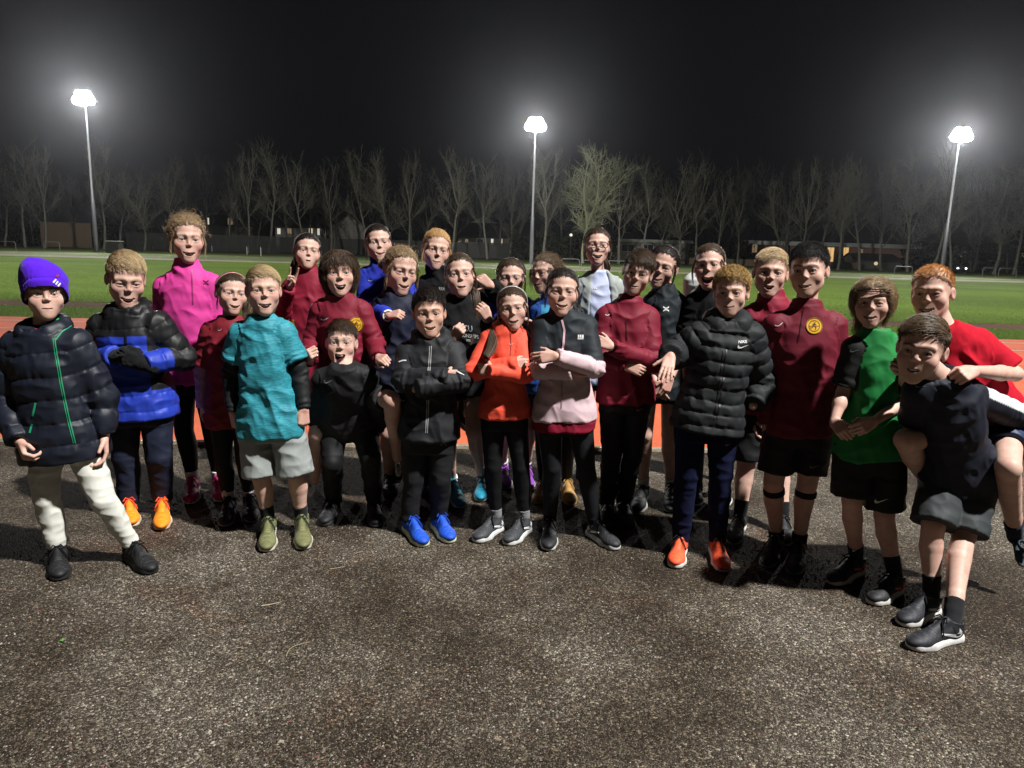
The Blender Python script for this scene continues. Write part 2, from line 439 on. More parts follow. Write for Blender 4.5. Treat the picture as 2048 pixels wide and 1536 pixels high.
        lip = np.asarray(s.sp.get('lip', base * np.array([0.80, 0.45, 0.48] if s.fem else [0.80, 0.54, 0.54])))
        col = col * (1 - 0.7 * k) + lip * 0.7 * k
        _, D = nearest(s.hole, V); dh = D.min(1); k = np.clip((0.0022 * s.s - dh) / (0.002 * s.s), 0, 1)[:, None] * front[:, None]
        if s.mouth[1] > 0.001: k = k * (y[:, None] > -0.0905 + 0.018 * (x[:, None] / 0.028) ** 2)
        col = col * (1 - k) + np.array([0.07, 0.012, 0.012]) * k
        bh = s.sp.get('brow', 0.0)
        for sx in (-1, 1):
            b1 = s.cone((sx * 0.015, -0.088, 0.0225 + bh), (sx * 0.031, -0.084, 0.0265 + bh), 0.0030, 0.0028)
            b2 = s.cone((sx * 0.031, -0.084, 0.0265 + bh), (sx * 0.048, -0.070, 0.0205 + bh), 0.0028, 0.0015)
            _, D = nearest([b1, b2], V); k = np.clip(1 - D.min(1) / ((0.0034 if s.fem else 0.0045) * s.s), 0, 1)[:, None] * s.sp.get('browk', 0.62 if s.fem else 0.75)
            col = col * (1 - k) + np.asarray(hair) * 0.7 * k
            sl = s.ell((sx * 0.031, -0.084, 0.0000), (0.0152, 0.016, 0.0072 * s.eo + 0.0010))
            d = sl.d(V[:, 0], V[:, 1], V[:, 2]); k = np.clip(1 - np.abs(d) / (0.0022 * s.s), 0, 1) * (z > -0.001) * front * (0.85 if s.fem else 0.6)
            col = col * (1 - k[:, None]) + np.array([0.03, 0.018, 0.014]) * k[:, None]
        return col
    def eye(s, sx):
        n, m = 14, 12; th = np.linspace(0, np.pi, m); ph = np.arange(n) * 2 * np.pi / n
        gz = s.sp.get('gaze', (0, 0)); f = norm(np.array([gz[0] * 0.35, -1, gz[1] * 0.35]))
        a = norm(np.cross(f, [0, 0, 1])); b = np.cross(a, f)
        V = np.array([f * math.cos(t) + (a * math.cos(p) + b * math.sin(p)) * math.sin(t) for t in th for p in ph]) * 0.0128
        V = V + np.array([sx * 0.031, -0.0670, 0.000]); V[:, 0] *= 1
        W = s.c + (V * np.array([s.w, 1, 1]) * s.s) @ s.R.T
        tt = np.repeat(th, n); col = np.tile([0.36, 0.345, 0.33], (len(V), 1))
        col[tt < 0.52] = s.sp.get('iris', (0.028, 0.035, 0.045)); col[tt < 0.24] = (0.004, 0.004, 0.004)
        idx = np.arange(n * m).reshape(m, n); nx = np.roll(idx, -1, 1)
        Q = np.stack([idx[:-1], idx[1:], nx[1:], nx[:-1]], -1).reshape(-1, 4)
        return W, Q, col
    def teeth(s):
        w, op, sm = s.mouth
        if op < 0.0025: return None
        mx, my, mz, mr = s.mouth_curve(15); sl = slice(2, 13)
        h = np.minimum(2 * mr, 0.0095)
        rows = []
        for (dy, f) in ((0.0015, 0.10), (0.0008, 0.5), (0.0012, 1.0)):
            rows.append(np.stack([mx[sl], my[sl] + dy + 0.0015, mz[sl] - h[sl] * f + 0.0012], 1))
        rows.append(rows[-1] + [0, 0.004, 0.0]); rows.append(rows[0] + [0, 0.004, 0])
        G = np.stack(rows); r, n, _ = G.shape
        V = s.c + (G.reshape(-1, 3) * np.array([s.w, 1, 1]) * s.s) @ s.R.T
        idx = np.arange(r * n).reshape(r, n); nx = np.roll(idx, -1, 0)
        Q = np.stack([idx[:, :-1], nx[:, :-1], nx[:, 1:], idx[:, 1:]], -1).reshape(-1, 4)
        return V, Q

# hand: palm, five fingers of different length and a thumb from the side of the palm
POSES = dict(relaxed=[(22, 32, 20)] * 1 + [(28, 36, 22), (34, 40, 24), (40, 42, 25)] + [(12, 18)],
             fist=[(72, 92, 55), (76, 95, 55), (78, 95, 55), (80, 92, 55), (30, 42)],
             flat=[(6, 8, 5), (4, 7, 5), (6, 8, 5), (10, 10, 6), (5, 8)],
             point=[(4, 6, 4), (76, 95, 55), (78, 95, 55), (80, 92, 55), (30, 40)],
             horns=[(2, 5, 4), (78, 95, 55), (80, 95, 55), (4, 8, 4), (38, 45)],
             ell=[(4, 6, 4), (76, 95, 55), (80, 95, 55), (82, 92, 55), (-12, 4)],
             grip=[(48, 55, 30), (52, 58, 30), (55, 58, 32), (58, 60, 32), (22, 30)],
             spread=[(8, 10, 6), (4, 8, 6), (6, 8, 6), (8, 12, 8), (0, 6)])
def hand_prims(W, d, n, th, g, pose):
    """W wrist, d towards the knuckles, n out of the back of the hand, th thumb side (+1/-1 along n x d)"""
    d = norm(d); n = norm(n - d * (n @ d)); y = np.cross(n, d) * th
    g = g * 0.94
    P = lambda a, b, c: W + (d * a + y * b + n * c) * g
    out = []; pr = POSES[pose]; sp = 1.7 if pose == 'spread' else 1.0
    for i, b in enumerate((0.026, 0.0085, -0.009, -0.025)):
        out.append((Cone(P(0.005, b * 0.6, 0), P(0.078 - abs(i - 1) * 0.004, b, 0.002), 0.0145 * g, 0.0105 * g), 0.010 * g, 'u'))
    out.append((Cone(P(0.012, 0.018, -0.008), P(0.045, 0.026, -0.010), 0.014 * g, 0.012 * g), 0.012 * g, 'u'))
    ln = ((0.040, 0.024, 0.019), (0.044, 0.028, 0.020), (0.041, 0.026, 0.019), (0.032, 0.020, 0.017))
    for i, b in enumerate((0.026, 0.0085, -0.009, -0.025)):
        p = P(0.080 - abs(i - 1) * 0.004, b, 0.002); a = 0; dev = b * 2.2 * sp
        for j in range(3):
            a += math.radians(pr[i][j]); v = d * math.cos(a) * math.cos(dev) + y * math.sin(dev) * math.cos(a) - n * math.sin(a)
            q = p + norm(v) * ln[i][j] * g; r0 = (0.0088, 0.0080, 0.0072)[j] * (0.9 if i == 3 else 1) * g
            out.append((Cone(p, q, r0, r0 * 0.92), 0.0025 * g, 'u')); p = q
    p = P(0.022, 0.028, -0.006); a = math.radians(52 - pr[4][0]); dn = -math.sin(math.radians(18 + pr[4][0] * 0.5))
    v = norm(d * math.cos(a) + y * math.sin(a) + n * dn)
    q = p + v * 0.036 * g; out.append((Cone(p, q, 0.0115 * g, 0.0098 * g), 0.008 * g, 'u'))
    a2 = a - math.radians(pr[4][1]); v = norm(d * math.cos(a2) + y * math.sin(a2) + n * dn)
    out.append((Cone(q, q + v * 0.028 * g, 0.0095 * g, 0.0080 * g), 0.003 * g, 'u'))
    return out

def skeleton(sp):
    """3-D joints from the pose: every joint lies on the body's own depth D, plus its own offset"""
    sk = {}; J = sp['j']
    feet = {}
    for s_ in 'lr':
        f = sp.get('f' + s_)
        if f is None: continue
        if len(f) == 2: feet[s_] = (on_ground(*f[0]), on_ground(*f[1]))
        else: feet[s_] = f
    if 'D' in sp: D = sp['D']
    else: D = np.mean([f[0][1] * 0.7 + f[1][1] * 0.3 for f in feet.values()])
    sk['D'] = D
    pt = lambda v: on_plane(v[0], v[1], D + (v[2] if len(v) > 2 else 0))
    for k, v in J.items(): sk[k] = pt(v)
    for s_ in list(feet):
        if len(feet[s_]) == 3:
            (h, t, dy) = feet[s_]; feet[s_] = (on_plane(h[0], h[1], D + dy), on_plane(t[0], t[1], D + dy - 0.06))
    sk['feet'] = feet
    # head
    cx, top, chin = sp['head']; hy = top + (chin - top) * 0.52
    c = on_plane(cx, hy, D + sp.get('hd', 0.0)); dep = (c - CAM) @ _f
    sc = (chin - top) / FPX * dep / 0.232 * sp.get('hs', 1.0)
    sk['head'] = Head(sp, c, sc * (0.955 if sp.get('near', 1) else 0.99)); sk['hs'] = sc
    sh = sk['sr'] - sk['sl']; b = sp.get('b', 1.0) * sc * 0.86
    cs = (sk['sl'] + sk['sr']) / 2
    for q in ('sl', 'sr'): sk[q] = cs + (sk[q] - cs) * 0.88 - np.array([0, 0, 0.008])
    sk['b'] = b
    up = norm((sk['sl'] + sk['sr']) / 2 - (sk['hl'] + sk['hr']) / 2)
    sk['P'] = (sk['hl'] + sk['hr']) / 2; sk['N'] = (sk['sl'] + sk['sr']) / 2 + up * (0.080 if sp.get('near', 1) else 0.100) * b
    sk['X'] = norm(sh); sk['up'] = up; sk['F'] = norm(np.cross(sk['X'], up))
    for s_ in 'lr':
        if s_ in feet:
            h, t = feet[s_]; L = np.linalg.norm(t - h); v = (t - h) / L
            n = norm(np.array([0, 0, 1]) - v * v[2]); sk['a' + s_] = sk.get('a' + s_, h + v * L * 0.22 + n * 0.075)
        if 'a' + s_ not in sk:
            p = sk['h' + s_].copy(); p[2] = 0.07; sk['a' + s_] = p
        if 'k' + s_ not in sk: sk['k' + s_] = sk['h' + s_] * 0.52 + sk['a' + s_] * 0.48 + np.array([0, -0.03, 0])
        if 'e' + s_ not in sk:
            sk['e' + s_] = sk['s' + s_] + np.array([0.03 if s_ == 'r' else -0.03, 0.03, -0.25 * b])
        if 'w' + s_ not in sk: sk['w' + s_] = sk['e' + s_] + np.array([0, -0.02, -0.22 * b])
    return sk

def torso_tab(sk, sp, th=0.0, flare=0.0):
    b = sk['b']; Sh = np.linalg.norm(sk['sr'] - sk['sl']) / 2; Hp = np.linalg.norm(sk['hr'] - sk['hl']) / 2 + 0.062 * b
    ws = np.array([-0.22, -0.05, 0.12, 0.33, 0.55, 0.72, 0.83, 0.92, 1.02])
    wst = (Hp * 0.45 + Sh * 0.60) * sp.get('waist', 0.84)
    a = np.array([Hp * 1.0 + flare, Hp + flare, Hp * .97 + flare * .7, wst + flare * .4, Sh * .96, Sh * 1.0, Sh * .92, Sh * .62, 0.050 * b]) + th
    d = np.array([.100, .104, .100, .090, .098, .094, .082, .068, .052]) * b * sp.get('deep', 1.0) + th + flare * np.array([1, 1, .7, .4, .1, 0, 0, 0, 0])
    return ws, a, d

def body_prims(sk, sp):
    b = sk['b']; pr = []
    ws, a, d = torso_tab(sk, sp, -0.010)
    to = Torso(sk['P'], sk['N'], sk['X'], ws, a, d, -0.12, 1.02); pr.append((to, 0, 'u'))
    for s_ in 'lr':
        S, E, W = sk['s' + s_], sk['e' + s_], sk['w' + s_]
        pr.append((Cone(sk['N'] * 0.75 + S * 0.25 - sk['up'] * 0.02 * b, S, 0.042 * b, 0.040 * b), 0.03, 'u'))
        pr.append((Cone(S, E, 0.040 * b, 0.031 * b), 0.02, 'u')); pr.append((Cone(E, E * .6 + W * .4, 0.031 * b, 0.0325 * b), 0.015, 'u'))
        pr.append((Cone(E * .65 + W * .35, W, 0.0325 * b, 0.0215 * b), 0.012, 'u'))
        if s_ not in sp.get('nohand', ''):
            pose, rest = sp.get('hand', {}).get(s_, ('relaxed', None)), None
            if isinstance(pose, tuple): pose, rest = pose
            dv = norm(W - E)
            if rest and rest.get('to') is not None:
                q = rest['to']; dv = norm(on_plane(q[0], q[1], sk['D'] + q[2]) - W)
            n = np.asarray((rest or {}).get('n', (-1.0 if s_ == 'l' else 1.0, -0.3, 0.0)), float)
            th = (rest or {}).get('th', 1 if s_ == 'l' else -1)
            pr += hand_prims(W + dv * 0.006, dv, n, th, b * 1.0 * sp.get('handk', 1.0), pose)
        H, K, A = sk['h' + s_], sk['k' + s_], sk['a' + s_]; lb = b * sp.get('leg', 1.0)
        pr.append((Cone(H, K, 0.074 * lb, 0.049 * lb), 0.03, 'u'))
        ca = K * .7 + A * .3 + norm(np.cross(np.cross(A - K, sk['F']), A - K)) * 0.0 + np.array([0, 0.012, 0]) * lb
        pr.append((Cone(K, ca, 0.0475 * lb, 0.050 * lb), 0.008, 'u')); pr.append((Cone(ca, K * .25 + A * .75, 0.050 * lb, 0.033 * lb), 0.006, 'u'))
        pr.append((Cone(K * .3 + A * .7, A, 0.034 * lb, 0.030 * lb), 0.01, 'u'))
        if sp['legs']['style'] == 'shorts': pr.append((Ell(K + sk['F'] * 0.012 * lb - np.array([0, 0, 0.004]), np.array([.036, .036, .042]) * lb), 0.02, 'u'))
    return pr

def build_body(sp, sk, garments):
    H = sk['head']; pr = body_prims(sk, sp) + H.prims(sk['N'] - sk['up'] * 0.02)
    F = Field(pr, 0.0031 if sp.get('near', 1) else 0.0036); V, Q = F.mesh(0)
    # thin out what lies well inside the clothes, keeping the surface in one piece
    hid = np.zeros(len(V), bool); dm = np.full(len(V), 1.0)
    for gp in garments:
        _, D = nearest([p for p, k, o in gp if o == 'u'], V); dm = np.minimum(dm, D.min(1))
    V = V - vnormals(V, Q) * (0.010 * np.clip((-dm - 0.001) / 0.004, 0, 1))[:, None]; hid = dm < -0.012
    g = 0.03; key = np.floor(V / g).astype(np.int64); key = (key[:, 0] * 73856093) ^ (key[:, 1] * 19349663) ^ (key[:, 2] * 83492791)
    rep = np.arange(len(V)); hidx = np.flatnonzero(hid)
    if len(hidx):
        _, first, inv = np.unique(key[hidx], return_index=True, return_inverse=True); rep[hidx] = hidx[first][inv.ravel()]
    Q2 = rep[Q]; allv = ~hid[Q].any(1)
    quads = Q[allv]; rest = Q2[~allv]
    tri = np.vstack([rest[:, [0, 1, 2]], rest[:, [0, 2, 3]]])
    tri = tri[(tri[:, 0] != tri[:, 1]) & (tri[:, 1] != tri[:, 2]) & (tri[:, 0] != tri[:, 2])]
    used = np.unique(np.concatenate([quads.ravel(), tri.ravel()])); mp = np.full(len(V), -1); mp[used] = np.arange(len(used))
    V = V[used]; quads = mp[quads]; tri = mp[tri]
    base = SKIN * np.asarray(sp.get('skin', (1, 1, 1)))
    hc = np.asarray(HAIRC[sp['hair'][0]]) if isinstance(sp['hair'][0], str) else np.asarray(sp['hair'][0])
    L = H.local(V); nearh = (np.linalg.norm(L, axis=1) < 0.16)
    col = np.tile(base, (len(V), 1)); col *= 1 + 0.14 * (vnoise(V * 28) + 0.6 * vnoise(V * 75))[:, None] * np.array([0.4, 1, 1])
    col[nearh] = H.colour(V[nearh], base, hc)
    for s_ in 'lr':      # redder knees and knuckles
        k = np.exp(-np.sum((V - sk['k' + s_]) ** 2, 1) / 0.05 ** 2)[:, None] * 0.35; col *= 1 - k * np.array([0.05, 0.3, 0.3])
        k = np.exp(-np.sum((V - sk['w' + s_]) ** 2, 1) / 0.12 ** 2)[:, None] * 0.3; col *= 1 - k * np.array([0.04, 0.28, 0.28])
    return V, quads, tri, col

# ---- clothes
def ridge(p): return 1 - 2 * np.abs(vnoise(p))
def garment(prims, h, style, sk, amp=1.0, seed=0.0, smooth=1, colf=None, base=(0.1, 0.1, 0.1), spacing=0.075, pamp=0.085):
    V, Q = Field(prims, h).mesh(smooth)
    ps = [p for p, k, o in prims if o == 'u']
    idx, D = nearest(ps, V); N = vnormals(V, Q)
    tt = np.zeros(len(V)); ss = np.zeros(len(V)); uvw = np.zeros((len(V), 3))
    to = next((p for p in ps if isinstance(p, Torso)), None)
    if to is not None: uvw = np.stack(to.uvw(V[:, 0], V[:, 1], V[:, 2]), 1)
    isl = np.zeros(len(V), bool); ang = np.zeros(len(V))
    for i, p in enumerate(ps):
        m = idx == i
        if isinstance(p, Cone):
            t = p.t(V[m, 0], V[m, 1], V[m, 2]); tt[m] = t; ss[m] = t * p.L + getattr(p, 's0', 0); isl[m] = getattr(p, 'limb', True)
        else: tt[m] = uvw[m, 2]; ss[m] = uvw[m, 2] * (to.L if to else 1)
    disp = np.zeros(len(V)); sd = np.array([seed * 7.3, seed * 3.1, seed * 5.7])
    if style == 'puffer':
        hard = np.array([getattr(p, 'puff', True) for p in ps])[idx]
        ph = np.where(isl, ss, uvw[:, 2] * (to.L if to else 1) + 0.012 * vnoise(V * 9 + sd)) / spacing
        bf = np.abs(np.sin(np.pi * ph)) ** 0.55
        wr = vnoise(np.stack([V[:, 0] * 55, V[:, 1] * 55, V[:, 2] * 16], 1) + sd)
        disp = hard * ((bf - 0.6) * pamp * spacing + wr * 0.0050 * (1.15 - bf) + 0.005 * ridge(V * np.array([16, 16, 22]) + sd)) + (1 - hard) * 0.003 * ridge(V * 25 + sd)
    elif style != 'tight':
        u, v, w = uvw.T
        hang = ridge(np.stack([V[:, 0] * 13 + V[:, 2] * 4, V[:, 1] * 13, V[:, 2] * 3.5], 1) + sd)
        diag = ridge(np.stack([V[:, 0] * 9 + V[:, 2] * 12, V[:, 1] * 9, V[:, 2] * 13 - V[:, 0] * 7], 1) + sd + 5)
        fine = ridge(np.stack([V[:, 0] * 26 + V[:, 2] * 9, V[:, 1] * 26, V[:, 2] * 17], 1) + sd + 3)
        dt = (0.0075 * hang * np.clip(1.15 - w, 0.25, 1) + 0.0060 * diag + 0.0022 * fine) * amp
        cr = ridge(np.stack([V[:, 0] * 11, V[:, 1] * 11, V[:, 2] * 30], 1) + sd)
        f2 = ridge(V * np.array([16, 16, 20]) + sd + 9)
        fa = np.array([str(getattr(p, 'part', '')).startswith('fa') for p in ps])[idx]
        joint = np.exp(-((tt - 1) / 0.28) ** 2) + np.exp(-(tt / 0.25) ** 2) * fa
        ds = (0.0035 * f2 + 0.0065 * joint * np.sin(ss * 2 * np.pi / 0.036 + 4 * vnoise(V * 14 + sd)) * (0.45 + 0.55 * vnoise(V * 11 + sd + 2))
              + 0.004 * cr * joint) * amp
        disp = np.where(isl, ds, dt)
        if style == 'trouser':
            vert = ridge(np.stack([V[:, 0] * 15, V[:, 1] * 15, V[:, 2] * 5], 1) + sd + 4); dg = ridge(np.stack([V[:, 0] * 12 + V[:, 2] * 10, V[:, 1] * 12, V[:, 2] * 16], 1) + sd)
            disp = (0.0035 * vert + 0.0030 * dg + 0.0030 * cr * isl * (np.array([str(getattr(p, 'part', '')).startswith('cf') for p in ps])[idx]) * np.clip(tt * 1.4 - 0.3, 0, 1) + 0.0025 * f2) * amp
    else:
        disp = 0.0012 * ridge(V * 22 + sd)
    V = V + N * disp[:, None]
    if colf is None: C = np.tile(base, (len(V), 1))
    else: C = colf(dict(i=idx, p=ps, t=tt, s=ss, u=uvw[:, 0], v=uvw[:, 1], w=uvw[:, 2], V=V, limb=isl, n=len(V)))
    C = np.asarray(C, float) * (1 + 0.06 * vnoise(V * 45 + sd)[:, None])
    return V, Q, C

def top_prims(sk, g, sp):
    """jacket, tee or hoodie: torso, shoulders, sleeves and collar"""
    b = sk['b']; th = g.get('th', 0.012); pr = []
    ws, a, d = torso_tab(sk, sp, th, g.get('flare', 0.012))
    hem = g.get('hem', -0.10)
    to = Torso(sk['P'], sk['N'], sk['X'], ws, a, d, hem, 1.03); pr.append((to, 0, 'u'))
    cut = g.get('cut')
    for s_ in 'lr':
        S, E, W = sk['s' + s_], sk['e' + s_], sk['w' + s_]; sr = g.get('sr', 1.0)
        c = Cone(sk['N'] * 0.72 + S * 0.28 - sk['up'] * 0.02 * b, S, 0.043 * b + th, 0.042 * b + th); c.limb = False; c.part = 'sh' + s_; pr.append((c, 0.035, 'u'))
        if g.get('sleeve', 'long') == 'none': continue
        sl = g.get('sleeve', 'long')
        if isinstance(sl, dict): sl = sl[s_]
        if sl == 'long':
            c = Cone(S, E, (0.045 * b + th) * sr, (0.040 * b + th) * sr); c.part = 'ua' + s_; pr.append((c, 0.03, 'u'))
            L1 = c.L; c = Cone(E, W + norm(W - E) * g.get('cuff', 0.0), (0.040 * b + th) * sr, (0.027 * b + th * 0.8) * sr, fb=True); c.s0 = L1; c.part = 'fa' + s_; pr.append((c, 0.010, 'u'))
        elif sl == 'short':
            k = g.get('slen', 0.62); c = Cone(S, S + (E - S) * k, (0.050 * b + th), (0.052 * b + th) * g.get('sfl', 1.0), fb=True); c.part = 'ua' + s_; pr.append((c, 0.025, 'u'))
        elif sl == 'half':
            c = Cone(S, E, (0.048 * b + th), (0.044 * b + th)); c.part = 'ua' + s_; pr.append((c, 0.025, 'u'))
            c = Cone(E, E * .75 + W * .25, (0.044 * b + th), (0.044 * b + th), fb=True); c.part = 'fa' + s_; pr.append((c, 0.02, 'u'))
    N, up, F, X = sk['N'], sk['up'], sk['F'], sk['X']; hc = sk['head'].P(0, 0.02, -0.06); nd = norm(hc - N)
    col = g.get('collar', 'crew')
    if col == 'stand':
        c = Cone(N - up * 0.03, N + nd * g.get('ch', 0.05) * b, 0.078 * b, 0.066 * b, fb=True); c.limb = False; c.part = 'collar'; pr.append((c, 0.012, 'u'))
        q = Cone(N + nd * 0.012, N + nd * 0.12 * b, 0.056 * b, 0.060 * b); pr.append((q, 0.006, 's'))
    elif col == 'hood':
        R = 0.082 * b; rr = g.get('hr', 0.034) * b; pts = []
        for k in range(9):
            an = math.radians(-135 + 270 * k / 8); back = (1 + math.cos(an)) / 2
            pts.append(N + nd * (-0.012 + 0.050 * back) * b + X * math.sin(an) * R - F * math.cos(an) * R * 0.85)
        for k in range(8):
            c = Cone(pts[k], pts[k + 1], rr, rr); c.limb = False; c.puff = False; c.part = 'collar'; pr.append((c, 0.02, 'u'))
    elif col == 'crew':
        c = Cone(N - up * 0.03, N - nd * 0.002, 0.070 * b, 0.058 * b, fb=True); c.limb = False; c.part = 'collar'; pr.append((c, 0.015, 'u'))
    if g.get('openfront'):      # an unzipped front
        c = sk['P'] * 0.45 + N * 0.55 + F * 0.13; pr.append((Ell(c, (0.075, 0.12, 0.60), np.stack([X, F, up], 1)), 0.01, 's'))
    return pr

def leg_prims(sk, g, sp):
    b = sk['b'] * sp.get('leg', 1.0); st = g['style']; pr = []
    ws, a, d = torso_tab(sk, sp, {'leggings': -0.004}.get(st, 0.002), 0.0)
    to = Torso(sk['P'], sk['N'], sk['X'], ws, a, d, -0.17, g.get('top', 0.12)); pr.append((to, 0, 'u'))
    for s_ in 'lr':
        H, K, A = sk['h' + s_], sk['k' + s_], sk['a' + s_]
        if st == 'shorts':
            e = g.get('len', {'l': 0.85, 'r': 0.85}); e = e[s_] if isinstance(e, dict) else e
            if e <= 1: c = Cone(H, H + (K - H) * e, 0.088 * b, g.get('wide', 0.080) * b, fb=True); c.part = 'th' + s_; pr.append((c, 0.02, 'u'))
            else:
                c = Cone(H, K, 0.088 * b, 0.078 * b); c.part = 'th' + s_; pr.append((c, 0.02, 'u'))
                c = Cone(K, K + (A - K) * (e - 1), 0.078 * b, 0.078 * b, fb=True); c.part = 'sn' + s_; pr.append((c, 0.02, 'u'))
            continue
        if st == 'leggings': r = (0.078, 0.0525, 0.0535, 0.036)
        elif st == 'joggers': r = (0.084, 0.058, 0.056, 0.040)
        else: r = (0.082, 0.057, 0.056, 0.045)
        cf = g.get('cuff', 0.0)
        c = Cone(H, K, r[0] * b, r[1] * b); c.part = 'th' + s_; pr.append((c, 0.02, 'u')); L1 = c.L
        ca = K * .7 + A * .3 + np.array([0, 0.012, 0]) * b
        c = Cone(K, ca, r[1] * b, r[2] * b); c.part = 'sn' + s_; c.s0 = L1; pr.append((c, 0.004, 'u'))
        c = Cone(ca, A - norm(A - K) * cf, r[2] * b, r[3] * b, fb=True); c.part = 'cf' + s_; c.s0 = L1; pr.append((c, 0.004, 'u'))
    return pr

def build_shoe(h, t, g, up=None):
    L = np.linalg.norm(t - h); x = (t - h) / L; k = L / 0.25 * g.get('k', 1.0); kw = min(k, 1.05)
    z = norm(np.array([0, 0, 1.0]) - x * x[2]) if up is None else up; y = np.cross(z, x)
    P = lambda a, b, c: h + x * a * L / 0.25 + y * b * kw + z * c * kw
    R = np.stack([x, y, z], 1); pr = []
    u = lambda p, kk: pr.append((p, kk, 'u'))
    u(Ell(P(0.045, 0, 0.045), np.array([0.044, 0.034, 0.042]) * kw, R), 0)
    u(Cone(P(0.07, 0, 0.052), P(0.175, 0.002, 0.030), 0.036 * kw, 0.032 * kw), 0.02)
    u(Ell(P(0.185, 0.002, 0.030), np.array([0.062 * k, 0.042 * kw, 0.028 * kw]), R), 0.02)
    u(Cone(P(0.052, 0, 0.05), P(0.046, 0, 0.088), 0.037 * kw, 0.038 * kw, fb=True), 0.012)
    u(Cone(P(0.085, 0, 0.088), P(0.145, 0, 0.058), 0.020 * kw, 0.018 * kw), 0.015)
    pr.append((Cone(P(0.047, 0, 0.082), P(0.046, 0, 0.14), 0.029 * kw, 0.030 * kw), 0.004, 's'))
    pr.append((Ell(P(0.12, 0, -0.035), np.array([0.3, 0.3, 0.05]), R), 0.002, 's'))
    V, Q = Field(pr, 0.0036).mesh(1); l = (V - h) @ R
    up_c = np.asarray(g['c'], float); C = np.tile(up_c, (len(V), 1))
    m = vnoise(V * 260); C *= (1 + 0.18 * m)[:, None]
    xr = l[:, 0] / L; eye_ = np.exp(-((xr - 0.50) / 0.14) ** 2) * np.exp(-((np.abs(l[:, 1]) - 0.021 * kw) / 0.006) ** 2) * (l[:, 2] > 0.045 * kw); C *= (1 - 0.55 * eye_)[:, None]
    bump = np.clip((xr - 0.90) / 0.05, 0, 1) * np.clip((0.038 * kw - l[:, 2]) / 0.01, 0, 1); heel = np.clip((0.12 - xr) / 0.04, 0, 1); C = C * (1 - 0.45 * np.maximum(bump, heel))[:, None]
    C = C + (0.25 * C + 0.015) * (np.sin(xr * 95) * np.sin(l[:, 2] * 420) > 0.35)[:, None] * ((xr > .55) & (xr < .9))[:, None]
    if 'c2' in g:
        kk = np.clip(((l[:, 0] / L) - 0.55) * 12, 0, 1)[:, None] if g.get('c2at') == 'toe' else np.clip((0.30 - (l[:, 0] / L)) * 12, 0, 1)[:, None]
        C = C * (1 - kk) + np.asarray(g['c2']) * kk
    upper = (V, Q, C)
    # sole: rounded outline, thicker heel, toe spring
    th = g.get('sole', 0.034)
    sp_ = []
    for (a, b, r, zz) in ((0.034, 0, 0.034, 0), (0.10, 0.0, 0.033, 0), (0.165, 0.003, 0.043, 0), (0.208, 0.002, 0.036, 0.004)):
        sp_.append((a, b, r, zz))
    pr = []
    for q0, q1 in zip(sp_[:-1], sp_[1:]):
        c = Cone(P(q0[0], q0[1], 0.012 + q0[3]), P(q1[0], q1[1], 0.012 + q1[3]), q0[2] * kw * 1.07, q1[2] * kw * 1.07); pr.append((c, 0.008, 'u'))
    class Slab:
        def bbox(s): return h - 0.4, h + 0.4
        def d(s, X, Y, Z):
            zz = (X - h[0]) * z[0] + (Y - h[1]) * z[1] + (Z - h[2]) * z[2]; xx = (X - h[0]) * x[0] + (Y - h[1]) * x[1] + (Z - h[2]) * x[2]
            lo = 0.0 + 0.012 * np.clip(xx / L - 0.78, 0, 1) * 2.5; hi = th * kw * (1.35 - 0.55 * np.clip(xx / L, 0, 1)) + lo * 0.8
            return np.maximum(lo - zz, zz - hi)
    pr.append((Slab(), 0.004, 'i'))
    V, Q = Field(pr, 0.0036).mesh(1); l = (V - h) @ R
    C = np.tile(np.asarray(g.get('sc', WHITE), float), (len(V), 1)); C[l[:, 2] < 0.006] = (0.02, 0.02, 0.02)
    C *= (1 + 0.15 * vnoise(V * 120))[:, None]
    sole = (V, Q, C)
    tb = []
    for i in range(5):
        a = 0.098 + i * 0.017; zz = 0.098 - i * 0.0105; w_ = 0.017
        tb.append(np.array([P(a, -w_, zz - 0.008), P(a + 0.004 * (-1) ** i, -w_ * .4, zz), P(a - 0.004 * (-1) ** i, w_ * .4, zz), P(a, w_, zz - 0.008)]))
    for sgn in (-1, 1):
        tb.append(np.array([P(0.098, 0, 0.101), P(0.10, sgn * 0.015, 0.112), P(0.115, sgn * 0.030, 0.098), P(0.108, sgn * 0.012, 0.097)]))
        tb.append(np.array([P(0.098, 0, 0.101), P(0.118, sgn * 0.016, 0.095), P(0.125, sgn * 0.030, 0.074), P(0.128, sgn * 0.037, 0.055)]))
    lace = tubes(np.array(tb), np.full((len(tb), 4), 0.0034 * kw), 5)
    sw = None
    if g.get('tick'):
        sw = []
        for sgn in (-1, 1):
            A = []
            for (a, b) in SWOOSH:
                X_ = 0.045 + a * 0.115; Z_ = 0.036 + b * 0.066
                A.append((X_, Z_))
            pts = np.array([P(q[0], sgn * 0.12, q[1]) for q in A]); sw.append((pts, -y * sgn))
    return upper, sole, lace, sw
SWOOSH = [(0.12, 0.58), (0.02, 0.36), (0.0, 0.18), (0.06, 0.05), (0.17, 0.01), (0.3, 0.04), (0.65, 0.25), (1.0, 0.47), (0.62, 0.34), (0.34, 0.25), (0.2, 0.26), (0.13, 0.35)]

